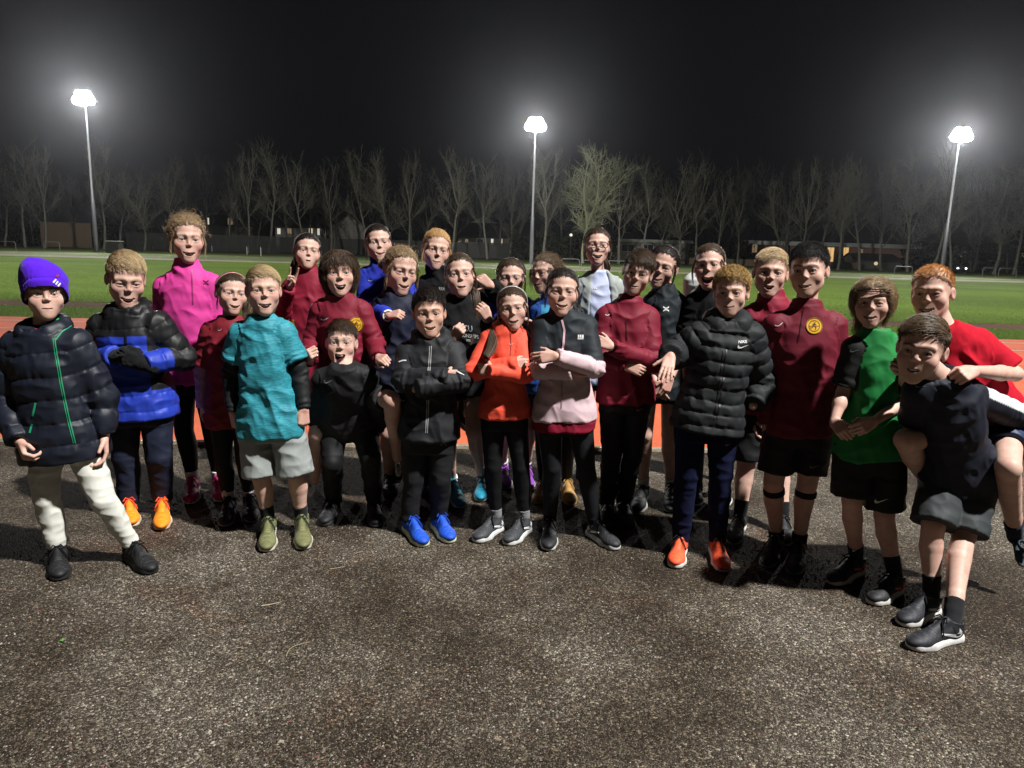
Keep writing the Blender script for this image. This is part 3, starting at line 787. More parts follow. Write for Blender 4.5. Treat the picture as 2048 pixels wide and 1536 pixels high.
# ---- hair
def hairline(y):
    return np.interp(y, [-0.095, -0.075, -0.050, -0.028, -0.012, 0.004, 0.02, 0.035, 0.1], [0.066, 0.064, 0.050, 0.030, 0.010, 0.004, -0.03, -0.058, -0.072])
def build_hair(sp, sk, rng):
    H = sk['head']; g = H.s; cname, style = sp['hair'][:2]; o = sp['hair'][2] if len(sp['hair']) > 2 else {}
    hc = np.asarray(HAIRC[cname] if isinstance(cname, str) else cname, float)
    t = o.get('t', {'short': 0.0065, 'buzz': 0.004, 'slick': 0.004, 'long': 0.010, 'curly': 0.011, 'wavy': 0.010}[style])
    V, Q = Field(H.skull(t), 0.0042).mesh(1); L = H.local(V); hl = o.get('hl', 0.006 if style == 'slick' else 0.0)
    low = hairline(L[:, 1] ) + hl * (L[:, 1] < 0) + 0.004 * vnoise(L * 120)
    if style in ('long', 'wavy'): low = low - np.interp(L[:, 1], [-0.03, 0.02], [0, 0.03])
    keep = L[:, 2] > low
    thin = np.clip((L[:, 2] - low) / 0.02, 0, 1)        # taper to the skin at the hairline
    fade = o.get('fade', 0.0)
    side = np.clip((0.045 - L[:, 2]) / 0.04, 0, 1) * (L[:, 1] > -0.06)
    Nn = vnormals(V, Q)
    V = V - Nn * (t * g * (1 - thin) * 1.0 + 0.0015 * g * (1 - thin))[:, None] - Nn * (t * g * side * fade)[:, None]
    V = V + Nn * (0.0022 * g * vnoise(L * np.array([140, 90, 90])))[:, None]
    Qk = Q[keep[Q].all(1)]; used = np.unique(Qk); mp = np.full(len(V), -1); mp[used] = np.arange(len(used))
    lowk = low[used]; capV, capQ, Lc, Nc, tc = V[used], mp[Qk], L[used], Nn[used], thin[used]
    capC = np.tile(hc * o.get('capk', 0.62), (len(capV), 1)) * (1 + 0.3 * vnoise(Lc * np.array([220, 60, 60])))[:, None]
    fr_ = np.clip((Lc[:, 2] - lowk) / o.get('blend', 0.012) + 0.6 * vnoise(Lc * np.array([300, 200, 40])), 0, 1)[:, None] if style != 'long' else np.ones((len(Lc), 1))
    capC = capC * fr_ + SKIN * np.asarray(sp.get('skin', (1, 1, 1))) * 0.8 * (1 - fr_)
    # roots
    def roots(n):
        f = rng.integers(0, len(capQ), n); a = rng.random((n, 2)); q = capQ[f]
        pos = (capV[q[:, 0]] * (1 - a[:, :1]) + capV[q[:, 1]] * a[:, :1]) * (1 - a[:, 1:]) + (capV[q[:, 3]] * (1 - a[:, :1]) + capV[q[:, 2]] * a[:, :1]) * a[:, 1:]
        return pos, Nc[q[:, 0]], H.local(pos)
    er, ez = 0.0735 + 0.5 * t, 0
    def snorm(Pl):
        v = (Pl - np.array([0, 0.008, 0.02])) / np.array([0.0735, 0.09, 0.085]) ** 2
        return v / (np.linalg.norm(v, axis=1)[:, None] + 1e-9)
    def push(Pl, off):      # keep strands outside the skull (local coordinates)
        for c, r in (((0, 0.012, 0.034), (0.0735, 0.093, 0.078)), ((0, -0.014, -0.030), (0.0595, 0.058, 0.072))):
            d = (Pl - np.array(c)) / (np.array(r) + off); k = np.linalg.norm(d, axis=1); m = k < 1
            Pl[m] = np.array(c) + d[m] / k[m][:, None] * (np.array(r) + off)
        return Pl
    curves, rads, cols = [], [], []
    def put(C, r0, r1=0.3, ck=None):
        n, m, _ = C.shape; curves.append(C.reshape(n, m, 3)); rads.append(np.linspace(1, r1, m)[None, :] * r0 * (0.7 + 0.6 * rng.random((n, 1))))
        cols.append(hc[None] * (0.75 + 0.75 * rng.random((n, 1)) ** 1.5) if ck is None else ck)
    toW = lambda C: H.c + ((C * np.array([H.w, 1, 1]) * g).reshape(-1, 3) @ H.R.T).reshape(C.shape)
    Rl = H.R
    cw = o.get('cw', 1.9)
    def flow(n, length, dirf, m=7, lift=0.5, off=0.004, curl=0.0, wob=0.15, r0=0.0011, grav=0.0, tang=1.0):
        pos, nn, l = roots(n); nl = nn @ Rl
        ln = length(l) * (0.7 + 0.6 * rng.random(n)); C = [l.copy()]; p = l.copy()
        w0 = rng.normal(0, wob, (n, 3)); ph = rng.random(n) * 6.28; a1 = rng.normal(0, 1, (n, 3)); a1 /= np.linalg.norm(a1, axis=1)[:, None]
        base = p.copy(); seg = ln / (m - 1)
        for j in range(1, m):
            dv = dirf(base, nl) + w0; dv = dv / (np.linalg.norm(dv, axis=1)[:, None] + 1e-9)
            cn = snorm(base); dot = np.sum(dv * cn, 1)[:, None]; dv = dv - cn * np.maximum(dot, -0.3) * tang
            lf = lift * (1 - j / m); dv = dv + nl * lf + np.array([0, 0, -1.0]) * grav * j / m
            dv = dv / np.linalg.norm(dv, axis=1)[:, None]
            base = push(base + dv * seg[:, None], off + t * 0.35)
            q = base.copy()
            if curl: q = q + curl * (np.cos(ph + j * cw)[:, None] * a1 + np.sin(ph + j * cw)[:, None] * np.cross(a1, dv)) * min(1, j / 2)
            C.append(q)
        put(toW(np.stack(C, 1)), r0 * g)
    if style == 'short':
        cmb = np.asarray(o.get('comb', (0.2, -1.0, -0.1)))
        top = o.get('len', 0.035)
        def df(p, nl):
            k = np.clip((p[:, 2] - 0.035) / 0.04, 0, 1)[:, None]
            d = k * cmb + (1 - k) * np.array([0, 0.15, -1.0]); return d - nl * np.sum(d * nl, 1)[:, None] * 0.8
        flow(o.get('n', 3000), lambda l: o.get('side', 0.007) + (top - o.get('side', 0.007)) * np.clip((l[:, 2] - 0.050) / 0.035, 0, 1) ** 0.8, df, 7, o.get('lift', 0.30), 0.002, o.get('curl', 0), 0.16, o.get('r', 0.00085))
    elif style == 'buzz':
        flow(2600, lambda l: 0.002 + 0.007 * np.clip((l[:, 2] - 0.02) / 0.05, 0, 1), lambda p, nl: nl + np.array([0, -0.4, 0.2]), 3, 0.8, 0.0, 0, 0.2, 0.0008)
    elif style == 'curly':
        flow(o.get('n', 1100), lambda l: np.where(l[:, 2] > 0.03, o.get('len', 0.045), o.get('side', 0.018)), lambda p, nl: nl * 0.4 + np.array([0, -0.3, 0.0]), 9, 0.4, 0.003, o.get('curl', 0.006), 0.5, 0.0013)
    elif style == 'slick':
        K = np.asarray(o.get('knot', (0, 0.10, 0.03)))
        pos, nn, l = roots(2200); m = 9; C = []
        for j in range(m):
            f = j / (m - 1); B_ = np.stack([l[:, 0] * 0.95, 0.055 + 0 * l[:, 0], np.maximum(l[:, 2], 0.0) + 0.012], 1); q = l * (1 - f) ** 2 + B_ * 2 * f * (1 - f) + K * f ** 2
            q = push(q.copy(), t + 0.0012); q += rng.normal(0, 0.0006, q.shape) * (1 if j else 0); C.append(q)
        put(toW(np.stack(C, 1)), 0.0008 * g, 0.8)
        # loose wisps at the hairline
        flow(o.get('wisp', 90), lambda l: np.full(len(l), o.get('wl', 0.035)), lambda p, nl: np.array([0, 0.5, 0.0]) + 0 * nl, 8, 0.22, 0.004, o.get('wcurl', 0.0022), 0.5, o.get('wr', 0.0007), tang=o.get('wt', 1.0))
        if H.fem:      # loose locks in front of the ears
            n = 70; sx = np.where(rng.random(n) < .5, -1, 1); f = np.linspace(0, 1, 9); a0 = np.stack([sx * 0.064, -0.046 + 0.012 * rng.normal(0, 1, n), 0.030 + 0 * sx], 1); a1 = np.stack([sx * (0.072 + .006 * rng.random(n)), -0.040 + .012 * rng.normal(0, 1, n), -0.030 - 0.07 * rng.random(n)], 1)
            C = a0[:, None] * (1 - f)[None, :, None] + a1[:, None] * f[None, :, None]; C[..., 0] += (sx[:, None] * 0.010 * np.sin(f * 3.1)[None]); C[..., 0] += 0.0025 * np.sin(f[None] * 9 + rng.random((n, 1)) * 6) ; put(toW(C), 0.0009 * g, 0.5)
        if o.get('bun'):
            n = 500; a = rng.random(n) * 6.28; b_ = rng.random(n) * 6.28; m = 7; C = []
            for j in range(m):
                aa = a + j * 0.3; rr = 0.016 + 0.010 * np.cos(b_)
                C.append(K + np.array([0, 0.018, 0.004]) + np.stack([rr * np.cos(aa), 0.014 * np.sin(b_) * 1.2, rr * np.sin(aa)], 1))
            put(toW(np.stack(C, 1)), 0.0014 * g, 0.9)
        tail = o.get('tail')
        if tail is not None:      # pony tail through given points (pixels and depth offset)
            pts = np.vstack([toW(K[None])[0][None], np.array([on_plane(q[0], q[1], sk['D'] + q[2]) for q in tail])])
            s0 = np.linspace(0, 1, len(pts)); m = 14; fi = np.linspace(0, 1, m); cl = np.stack([np.interp(fi, s0, pts[:, c]) for c in range(3)], 1)
            for _ in range(3): cl[1:-1] = cl[1:-1] * .5 + (cl[:-2] + cl[2:]) * .25
            n = 420; a = rng.random(n) * 6.28; rr = np.sqrt(rng.random(n)) * o.get('tr', 0.022) * g
            T = np.gradient(cl, axis=0); T /= np.linalg.norm(T, axis=1)[:, None]; A = np.cross(T, [0.3, 1, 0.1]); A /= np.linalg.norm(A, axis=1)[:, None]; B = np.cross(T, A)
            prof = np.interp(fi, [0, 0.15, 0.6, 1], [0.5, 1, 1.0, 0.35])
            wv = 0.005 * np.sin(fi[None, :] * o.get('tw', 14) + a[:, None]) * o.get('twk', 0.6)
            C = cl[None] + (A[None] * np.cos(a)[:, None, None] + B[None] * np.sin(a)[:, None, None]) * (rr[:, None] * prof[None] + wv)[..., None]
            put(C, 0.0017 * g, 0.5)
    elif style in ('long', 'wavy'):
        ln = o.get('len', 0.22); cu = o.get('curl', 0.003 if style == 'long' else 0.009)
        def df(p, nl):
            sx = np.sign(p[:, 0]) ; top = np.clip((p[:, 2] - 0.02) / 0.06, 0, 1)[:, None]
            fr = np.clip((-0.03 - p[:, 1]) / 0.03, 0, 1)[:, None] * (np.abs(p[:, 0:1]) < 0.068)
            side = np.stack([sx * 0.9, 0.25 + 0 * sx, -0.7 + 0 * sx], 1); down = np.stack([sx * o.get('out', 0.10), 0.05 + 0 * sx, -1 + 0 * sx], 1)
            d = top * side + (1 - top) * down + fr * np.stack([sx * 1.6, 0.9 + 0 * sx, 0 * sx], 1)
            return d
        flow(o.get('n', 2400), lambda l: np.where((l[:, 1] < -0.035) & (l[:, 2] > 0.02), ln * o.get('frontlen', 0.8), ln), df, 16, 0.12, 0.004, cu, 0.10, 0.0010, 0.5)
        if o.get('fringe'):
            pos, nn, l = roots(3000); s_ = (l[:, 1] < -0.03) & (l[:, 2] > 0.05); l = l[s_][:420]; m = 8; C = [l.copy()]; p = l.copy()
            x0 = rng.normal(0, 0.15, len(l))
            for j in range(1, m):
                d = np.stack([x0 + l[:, 0] * 2, -0.9 + 0.13 * j + 0 * x0, -0.15 - 0.16 * j + 0 * x0], 1); d /= np.linalg.norm(d, axis=1)[:, None]
                p = push(p + d * o['fringe'] / (m - 1) * (0.75 + 0.5 * rng.random((len(l), 1))), 0.006); C.append(p.copy())
            put(toW(np.stack(C, 1)), 0.0012 * g)
    vs, qs, cs = [capV], [capQ], [capC]; off = len(capV)
    for C, R, c in zip(curves, rads, cols):
        v, q = tubes(C, R, 3); n, m = C.shape[:2]
        vs.append(v); qs.append(q + off); off += len(v)
        rootk = np.linspace(0.8, 1.1, m)[None, :, None]
        cs.append(np.repeat((c[:, None, :] * rootk), 3, axis=1).reshape(-1, 3) if False else np.repeat((c[:, None, :] * rootk).reshape(-1, 3), 3, axis=0))
    return np.vstack(vs), np.vstack(qs), np.vstack(cs)

# ---- one person: everything numerical happens here (in threads), objects are linked afterwards
def compute_person(i, sp):
    rng = np.random.default_rng(100 + i)
    sk = skeleton(sp); recs = []; near = sp.get('near', 1); h = 0.0052 if near else 0.0062
    gl = []
    for g in sp['tops']: gl.append(top_prims(sk, g, sp))
    lg = leg_prims(sk, sp['legs'], sp)
    V, Q, T, C = build_body(sp, sk, gl + [lg]); recs.append(('body', 'body', None, V, Q, T, C, 'skin'))
    H = sk['head']
    for sx in (-1, 1):
        v, q, c = H.eye(sx); recs.append(('eye', 'eye%d' % sx, 'body', v, q, None, c, 'eye'))
    te = H.teeth()
    if te: recs.append(('upper_teeth', 'teeth', 'body', te[0], te[1], None, np.tile(np.array([0.72, 0.70, 0.64]), (len(te[0]), 1)), 'tooth'))
    if not sp.get('nohair'):
        v, q, c = build_hair(sp, sk, rng); recs.append(('hair', 'hair', None, v, q, None, c, 'hair'))
    for g, pr in zip(sp['tops'], gl):
        v, q, c = garment(pr, h, g.get('fold', 'cloth'), sk, g.get('amp', 1.0), i + 0.3, 1, g.get('colf'), g.get('c', DARK), g.get('spacing', 0.075), g.get('pamp', 0.085))
        recs.append((g['name'], g.get('key', g['name']), None, v, q, None, c, g.get('mat', 'cotton')))
    g = sp['legs']
    v, q, c = garment(lg, h, 'tight' if g['style'] == 'leggings' else 'trouser', sk, g.get('amp', 1.0), i + 0.7, 1, g.get('colf'), g.get('c', DARK))
    recs.append((g.get('name', {'shorts': 'shorts', 'leggings': 'leggings'}.get(g['style'], 'trousers')), 'legs', None, v, q, None, c, g.get('mat', 'cotton')))
    b = sk['b']
    for s_ in 'lr':
        so = sp.get('socks')
        if so and s_ in sk['feet']:
            K, A = sk['k' + s_], sk['a' + s_]; dn = norm(A - K); lb = b * sp.get('leg', 1.0)
            top = A - dn * so[1]; mid = A - dn * so[1] * 0.5
            pr = [(Cone(A + dn * 0.02, mid, 0.034 * lb, 0.036 * lb), 0, 'u'), (Cone(mid, top, 0.036 * lb, 0.041 * lb, fb=True), 0.01, 'u')]
            v, q = Field(pr, 0.0042).mesh(1); c = np.tile(np.asarray(so[0], float), (len(v), 1))
            tz = ((v - A) @ -dn); rib = np.sin(tz * 900); v = v + vnormals(v, q) * (0.0008 * rib)[:, None]
            recs.append(('sock', 'sock' + s_, None, v, q, None, c, 'knit'))
        if s_ in sk['feet']:
            gs = sp['shoes']
            up, so_, la, sw = build_shoe(*sk['feet'][s_], gs)
            recs.append(('shoe', 'shoe' + s_, None, *up[:2], None, up[2], gs.get('mat', 'shoe')))
            recs.append(('sole', 'sole' + s_, 'shoe' + s_, *so_[:2], None, so_[2], 'rubber'))
            recs.append(('laces', 'lace' + s_, 'shoe' + s_, *la, None, np.tile(np.asarray(gs.get('lc', DARK), float), (len(la[0]), 1)), 'cotton'))
            if sw: sk['sw' + s_] = sw
    for ex in sp.get('extra', []): recs += ex(sk, sp)
    return sk, recs

def tri_poly(pts2):
    return tessellate_polygon([[Vector((p[0], p[1], 0)) for p in pts2]])
def bvh_of(o):
    base = Vector(o['_b']); me = o.data; n = len(me.vertices); co = np.empty(n * 3, np.float32); me.vertices.foreach_get('co', co)
    co = co.reshape(-1, 3) + np.array(base); pol = [tuple(p.vertices) for p in me.polygons]
    return BVHTree.FromPolygons([Vector(c) for c in co], pol)
def stick(bvh, pts, dirs=None, off=0.0022):
    """drop points onto a garment along the line of sight (or along dirs)"""
    out = []
    last = None
    for k, p in enumerate(pts):
        if dirs is None: o_, d = CAM, norm(ray(*p))
        else: o_, d = p, dirs
        hit = bvh.ray_cast(Vector(o_), Vector(d))
        if hit[0] is None: out.append(None); continue
        n = hit[1]
        if n.dot(Vector(d)) > 0: n = -n
        out.append(np.array(hit[0] + n * off))
    good = [q for q in out if q is not None]
    if not good: return None
    c = np.mean(good, axis=0)
    return np.array([c if q is None else q for q in out])
def decal(name, parent, bvh, polys, col, mat='mark', off=0.0022):
    """marks printed or sewn on a garment: flat polygons in picture pixels laid on the cloth"""
    Vs, Ts, o = [], [], 0
    for P2 in polys:
        P2 = np.asarray(P2, float); v = stick(bvh, P2, off=off)
        if v is None: continue
        t = [list(x) for x in tri_poly(P2)]
        if not t: continue
        Vs.append(v); Ts.append(np.array(t) + o); o += len(v)
    if not Vs: return None
    return make_obj(name, np.vstack(Vs), np.zeros((0, 4), int), mat, parent, np.asarray(col, float), False, np.vstack(Ts))
def strip(name, parent, bvh, line, w, col, mat='mark', n=40, off=0.003):
    line = np.asarray(line, float); s = np.r_[0, np.cumsum(np.linalg.norm(np.diff(line, axis=0), axis=1))]
    f = np.linspace(0, s[-1], n); c = np.stack([np.interp(f, s, line[:, k]) for k in (0, 1)], 1)
    t = np.gradient(c, axis=0); t /= np.linalg.norm(t, axis=1)[:, None]; nn = np.stack([-t[:, 1], t[:, 0]], 1)
    rows = [stick(bvh, c + nn * w * k, off=off) for k in (-0.5, 0, 0.5)]
    if any(r is None for r in rows): return None
    V = np.concatenate(rows); Q = []
    for a in (0, 1):
        for i in range(n - 1): Q.append([a * n + i, a * n + i + 1, (a + 1) * n + i + 1, (a + 1) * n + i])
    return make_obj(name, V, np.array(Q), mat, parent, np.asarray(col, float))
def place(poly, cx, cy, sx, sy=None, rot=0.0, flip=False):
    P2 = np.asarray(poly, float) - 0.5; sy = sx if sy is None else sy
    P2 = np.stack([P2[:, 0] * sx * (-1 if flip else 1), -P2[:, 1] * sy], 1); a = math.radians(rot)
    R = np.array([[math.cos(a), -math.sin(a)], [math.sin(a), math.cos(a)]])
    return P2 @ R.T + [cx, cy]
def circle(cx, cy, r, n=28): return [(cx + r * math.cos(a), cy + r * math.sin(a)) for a in np.arange(n) * 2 * np.pi / n]
def text_polys(txt, cx, cy, height, rot=0.0, stretch=1.0):
    """letters as triangles in picture pixels"""
    cu = bpy.data.curves.new('t', 'FONT'); cu.body = txt; cu.align_x = 'CENTER'; cu.align_y = 'CENTER'; cu.resolution_u = 2
    ob = bpy.data.objects.new('t', cu); COL.objects.link(ob); dg = bpy.context.evaluated_depsgraph_get()
    me = bpy.data.meshes.new_from_object(ob.evaluated_get(dg)); out = []
    a = math.radians(rot)
    for p in me.polygons:
        q = [me.vertices[i].co for i in p.vertices]
        out.append([(cx + height * (v.x * math.cos(a) * stretch + v.y * math.sin(a)), cy - height * (v.y * math.cos(a) - v.x * stretch * math.sin(a) * -1)) for v in q])
    bpy.data.objects.remove(ob); bpy.data.curves.remove(cu); bpy.data.meshes.remove(me)
    return out
# ------------------------------------------------------------------ who stands where (pixels of the 2048x1536 photograph, depth offsets in metres)
def split(*rules, base):
    """garment colouring by the region of the garment a point belongs to"""
    def f(a):
        C = np.tile(np.asarray(base, float), (a['n'], 1)); part = np.array([getattr(p, 'part', 'torso') for p in a['p']])[a['i']]
        for cond, c in rules: C[cond(a, part)] = c
        return C
    return f
ROYAL = (0.022, 0.035, 0.34); BLUEJ = (0.016, 0.040, 0.36); PINK = (0.60, 0.045, 0.27); MAUVE = (0.42, 0.20, 0.34); ORANGE = (0.78, 0.085, 0.045)
LPINK = (0.58, 0.42, 0.45); LILAC = (0.46, 0.50, 0.68); GREEN = (0.008, 0.17, 0.035); RED = (0.42, 0.008, 0.022); GREYS = (0.27, 0.29, 0.28)
CREAM = (0.62, 0.62, 0.56); WINE = (0.20, 0.008, 0.026)
def axis_z(a, part):
    p = next(q for q in a['p'] if getattr(q, 'part', '') == part); return p.a[2] + p.ab[2] * a['t']
isf = lambda s_: (lambda a, p: np.char.startswith(p, s_))
PEOPLE = []
def person(**k): PEOPLE.append(k)

# beanie, open collar lining, head bands and spectacles are small parts built with the person
def beanie(sk, sp):
    H = sk['head']; pr = H.skull(0.019); V, Q = Field(pr, 0.0045).mesh(2); L = H.local(V)
    N = vnormals(V, Q); top = np.clip((L[:, 2] - 0.03) / 0.1, 0, 1)
    V = V + N * (0.012 * H.s * top * (1 + 0.8 * vnoise(L * 22)))[:, None] + (H.R[:, 2] * 0.012 - H.R[:, 0] * 0.014)[None] * (H.s * np.clip((L[:, 2] - 0.06) / 0.05, 0, 1) * np.clip((0.03 - L[:, 0]) / 0.06, 0, 1))[:, None]
    low = np.interp(L[:, 1], [-0.1, -0.075, -0.02, 0.03, 0.1], [0.034, 0.028, -0.034, -0.055, -0.058])
    L2 = H.local(V); keep = L2[:, 2] > low; fold = np.exp(-((L2[:, 2] - low - 0.036) / 0.006) ** 2); cuff = (L2[:, 2] - low) < 0.036
    V = V + N * ((0.0045 * cuff - 0.003 * fold) * H.s)[:, None]
    ang = np.arctan2(L[:, 0], L[:, 1]); V = V + N * (0.0009 * np.sin(ang * 90))[:, None]
    Qk = Q[keep[Q].all(1)]; u = np.unique(Qk); mp = np.full(len(V), -1); mp[u] = np.arange(len(u))
    c = np.tile(np.array([0.075, 0.010, 0.52]), (len(u), 1))
    return [('beanie', 'beanie', None, V[u], mp[Qk], None, c, 'knit')]
def band(col, z0=0.062, tilt=-0.35, r=0.0032, name='headband'):
    def f(sk, sp):
        H = sk['head']; an = np.linspace(-2.0, 2.0, 40); P = []
        for a in an:
            x, z = 0.0735 * math.sin(a), 0.078 * math.cos(a)
            y = -0.035 + 0.07 * (1 - math.cos(a)) * 0.5 - tilt * 0.0
            k = 1.10 / math.sqrt((x / 0.0735) ** 2 + ((y - 0.0) / 0.093) ** 2 + (z / 0.078) ** 2)
            P.append(H.P(x * k, y * k + 0.012, z * k + 0.034))
        V, Q = polytube(P, r * H.s, 6); return [(name, name, None, V, Q, None, np.tile(np.array(col, float), (len(V), 1)), 'gloss')]
    return f
def sportsband(col):
    def f(sk, sp):
        H = sk['head']; an = np.linspace(-2.6, 2.6, 60); rows = []
        for dz in (-0.004, 0.004):
            P = []
            for a in an:
                x, y = math.sin(a), -math.cos(a); z = 0.060 + dz + 0.02 * (math.cos(a) - 1) * 0.3
                k = math.sqrt(max(1 - ((z - 0.034) / 0.09) ** 2, 0.05)); P.append(H.P(0.0885 * x * k, 0.108 * y * k + 0.012, z))
            rows.append(P)
        V, Q = merge([polytube(rows[0], 0.003 * H.s, 6), polytube(rows[1], 0.003 * H.s, 6)])
        return [('headband', 'headband', None, V, Q, None, np.tile(np.array(col, float), (len(V), 1)), 'cotton')]
    return f
def spectacles(sk, sp):
    H = sk['head']; pa = []
    for sx in (-1, 1):
        P = [H.P(sx * (0.034 + 0.023 * math.copysign(abs(math.cos(a)) ** 0.7, math.cos(a))), -0.100 + 0.012 * (0.5 + 0.5 * sx * math.cos(a) * sx) , 0.000 + 0.0165 * math.copysign(abs(math.sin(a)) ** 0.7, math.sin(a))) for a in np.arange(20) * 2 * np.pi / 20]
        pa.append(polytube(P, 0.0022 * H.s, 6, True)); pa.append(polytube([H.P(sx * 0.057, -0.086, 0.005), H.P(sx * 0.078, -0.04, 0.006), H.P(sx * 0.083, 0.01, 0.006)], 0.002 * H.s, 6))
    pa.append(polytube([H.P(-0.011, -0.1, 0.003), H.P(0, -0.104, 0.006), H.P(0.011, -0.1, 0.003)], 0.0022 * H.s, 6))
    V, Q = merge(pa); return [('spectacles', 'spectacles', None, V, Q, None, np.tile(np.array([0.10, 0.02, 0.03]), (len(V), 1)), 'gloss')]
def wristband(side, col, r=0.029, w=0.012, back=0.02, name='wristband'):
    def f(sk, sp):
        W, E = sk['w' + side], sk['e' + side]; d = norm(W - E); b = sk['b']; c = W - d * back
        a = norm(np.cross(d, [0.2, 0.9, 0.3])); e = np.cross(d, a); P = [c + (a * math.cos(t) + e * math.sin(t)) * r * b for t in np.arange(16) * 2 * np.pi / 16]
        V, Q = polytube(P, w * 0.5, 6, True); return [(name, name, None, V, Q, None, np.tile(np.array(col, float), (len(V), 1)), 'cotton')]
    return f
def kneestraps(sk, sp):
    out = []
    for s_ in 'lr':
        K, A = sk['k' + s_], sk['a' + s_]; d = norm(A - K); b = sk['b']; c = K + d * 0.035
        pr = [(Cone(c, c + d * 0.032, 0.0535 * b, 0.054 * b, True, True), 0, 'u')]
        V, Q = Field(pr, 0.004).mesh(1); out.append(('knee_strap', 'strap' + s_, None, V, Q, None, np.tile(np.array(DARK), (len(V), 1)), 'lycra'))
    return out
def blob_part(name, colr, mat, fn, h=0.004):
    def f(sk, sp):
        V, Q = Field(fn(sk), h).mesh(1); return [(name, name, None, V, Q, None, np.tile(np.array(colr, float), (len(V), 1)), mat)]
    return f
def mitten_glove(sk, sp):
    out = []
    for s_ in 'lr':
        E, W = sk['e' + s_], sk['w' + s_]; ho = sp['ghand'][s_]; dv = norm(on_plane(ho['to'][0], ho['to'][1], sk['D'] + ho['to'][2]) - W)
        b = sk['b']; pr = [(Cone(W - dv * 0.05, W + dv * 0.02, 0.032 * b, 0.028 * b), 0, 'u')]
        pr += [(Cone(p.a, p.b, p.ra * 1.22 + 0.001, p.rb * 1.22 + 0.001), k, o) for p, k, o in hand_prims(W, dv, np.array(ho['n'], float), ho['th'], b * 1.05, ho['pose'])]
        V, Q = Field(pr, 0.0036).mesh(1); V = V + vnormals(V, Q) * (0.002 * vnoise(V * 110))[:, None]
        out.append(('glove', 'glove' + s_, None, V, Q, None, np.tile(np.array(DARK), (len(V), 1)), 'knit'))
    return out

GK = dict(grp='children and teenagers posing for the group photo')
# 1 navy padded jacket, purple beanie
person(id='beanie', nohair=True, label='child in purple beanie and navy padded jacket with green zip', head=(90, 528, 640), look=(2, 0, 0), hair=('brown', 'short'), mouth=(0.019, 0.0, 0.0), eyes=0.75,
       gaze=(0, 0), flush=0.6, b=1.08,
       j=dict(sl=(28, 695), sr=(158, 690), el=(10, 800, -.02), er=(203, 795, .04), wl=(40, 884, -.13), wr=(209, 872, 0), hl=(90, 880), hr=(163, 880), kl=(92, 1000, -.03), kr=(205, 1000, -.04)),
       fl=((117, 1118), (119, 1166)), fr=((254, 1112), (308, 1152)), hand=dict(l=('grip', dict(n=(-.8, -.6, 0))), r=('relaxed', dict(n=(.8, .5, 0)))),
       tops=[dict(name='padded_jacket', key='top', th=0.030, hem=-0.16, fold='puffer', spacing=0.105, pamp=0.10, mat='nylon', c=(0.0075, 0.010, 0.018), collar='hood', hr=0.030, sr=0.98, cuff=-0.012)],
       leg=0.90, legs=dict(style='joggers', c=CREAM, name='joggers', cuff=0.015, amp=1.1), shoes=dict(c=(0.012, 0.012, 0.013), sc=(0.02, 0.02, 0.022)), socks=(WHITE, 0.05),
       extra=[beanie, blob_part('collar_lining', (0.012, 0.30, 0.06), 'poly', lambda sk: [(Cone(sk['N'] + sk['X'] * 0.065 - sk['F'] * 0.01 + sk['up'] * 0.03, sk['N'] + sk['X'] * 0.085 + sk['F'] * 0.025 + sk['up'] * 0.0, 0.024, 0.024), 0, 'u')]),
              blob_part('undershirt', (0.2, 0.01, 0.03), 'cotton', lambda sk: [(Cone(sk['N'] + sk['F'] * 0.045 - sk['up'] * 0.02, sk['N'] + sk['F'] * 0.06 - sk['up'] * 0.10, 0.040, 0.030), 0.01, 'u')])])
# 2 black and blue padded jacket, black gloves
person(id='gloves', label='fair-haired boy in black and blue padded jacket clasping black gloves', head=(252, 501, 612), look=(6, -14, 4), hair=('blond', 'short', dict(len=0.030, comb=(0.5, -0.8, 0.2), fade=0.9, lift=0.5)), mouth=(0.023, 0.006, 0.006), eyes=0.35, b=1.02,
       j=dict(sl=(200, 655), sr=(322, 650), el=(184, 722, .03), er=(366, 715, .03), wl=(232, 712, -.16), wr=(285, 728, -.17), hl=(248, 812), hr=(312, 812), kl=(250, 915, -.02), kr=(318, 915, -.03)),
       fl=((258, 1020), (264, 1058)), fr=((328, 1013), (322, 1067)), nohand='lr', ghand=dict(l=dict(to=(290, 692, -.22), n=(0, -.6, .8), th=1, pose='grip'), r=dict(to=(240, 712, -.22), n=(.2, -1, 0), th=-1, pose='grip')),
       tops=[dict(name='padded_jacket', key='top', th=0.027, hem=-0.10, fold='puffer', spacing=0.088, mat='nylon', collar='hood', hr=0.026, sr=1.0, cuff=-0.01,
                  colf=split((lambda a, p: (p == 'torso') & (a['w'] < 0.76) & (a['u'] > -0.13) & (a['u'] < 0.13), BLUEJ), (lambda a, p: (p == 'torso') & (a['w'] < 0.2), BLUEJ), (lambda a, p: np.char.startswith(p, 'fa') & (a['t'] > 0.42), BLUEJ), base=DARK))],
       legs=dict(style='trousers', c=(0.010, 0.014, 0.032), mat='poly', name='trousers'), shoes=dict(c=(0.85, 0.26, 0.015), c2=(0.9, 0.09, 0.02), lc=(0.85, 0.08, 0.03), sc=(0.75, 0.62, 0.5)), socks=(DARK, 0.06), extra=[mitten_glove])
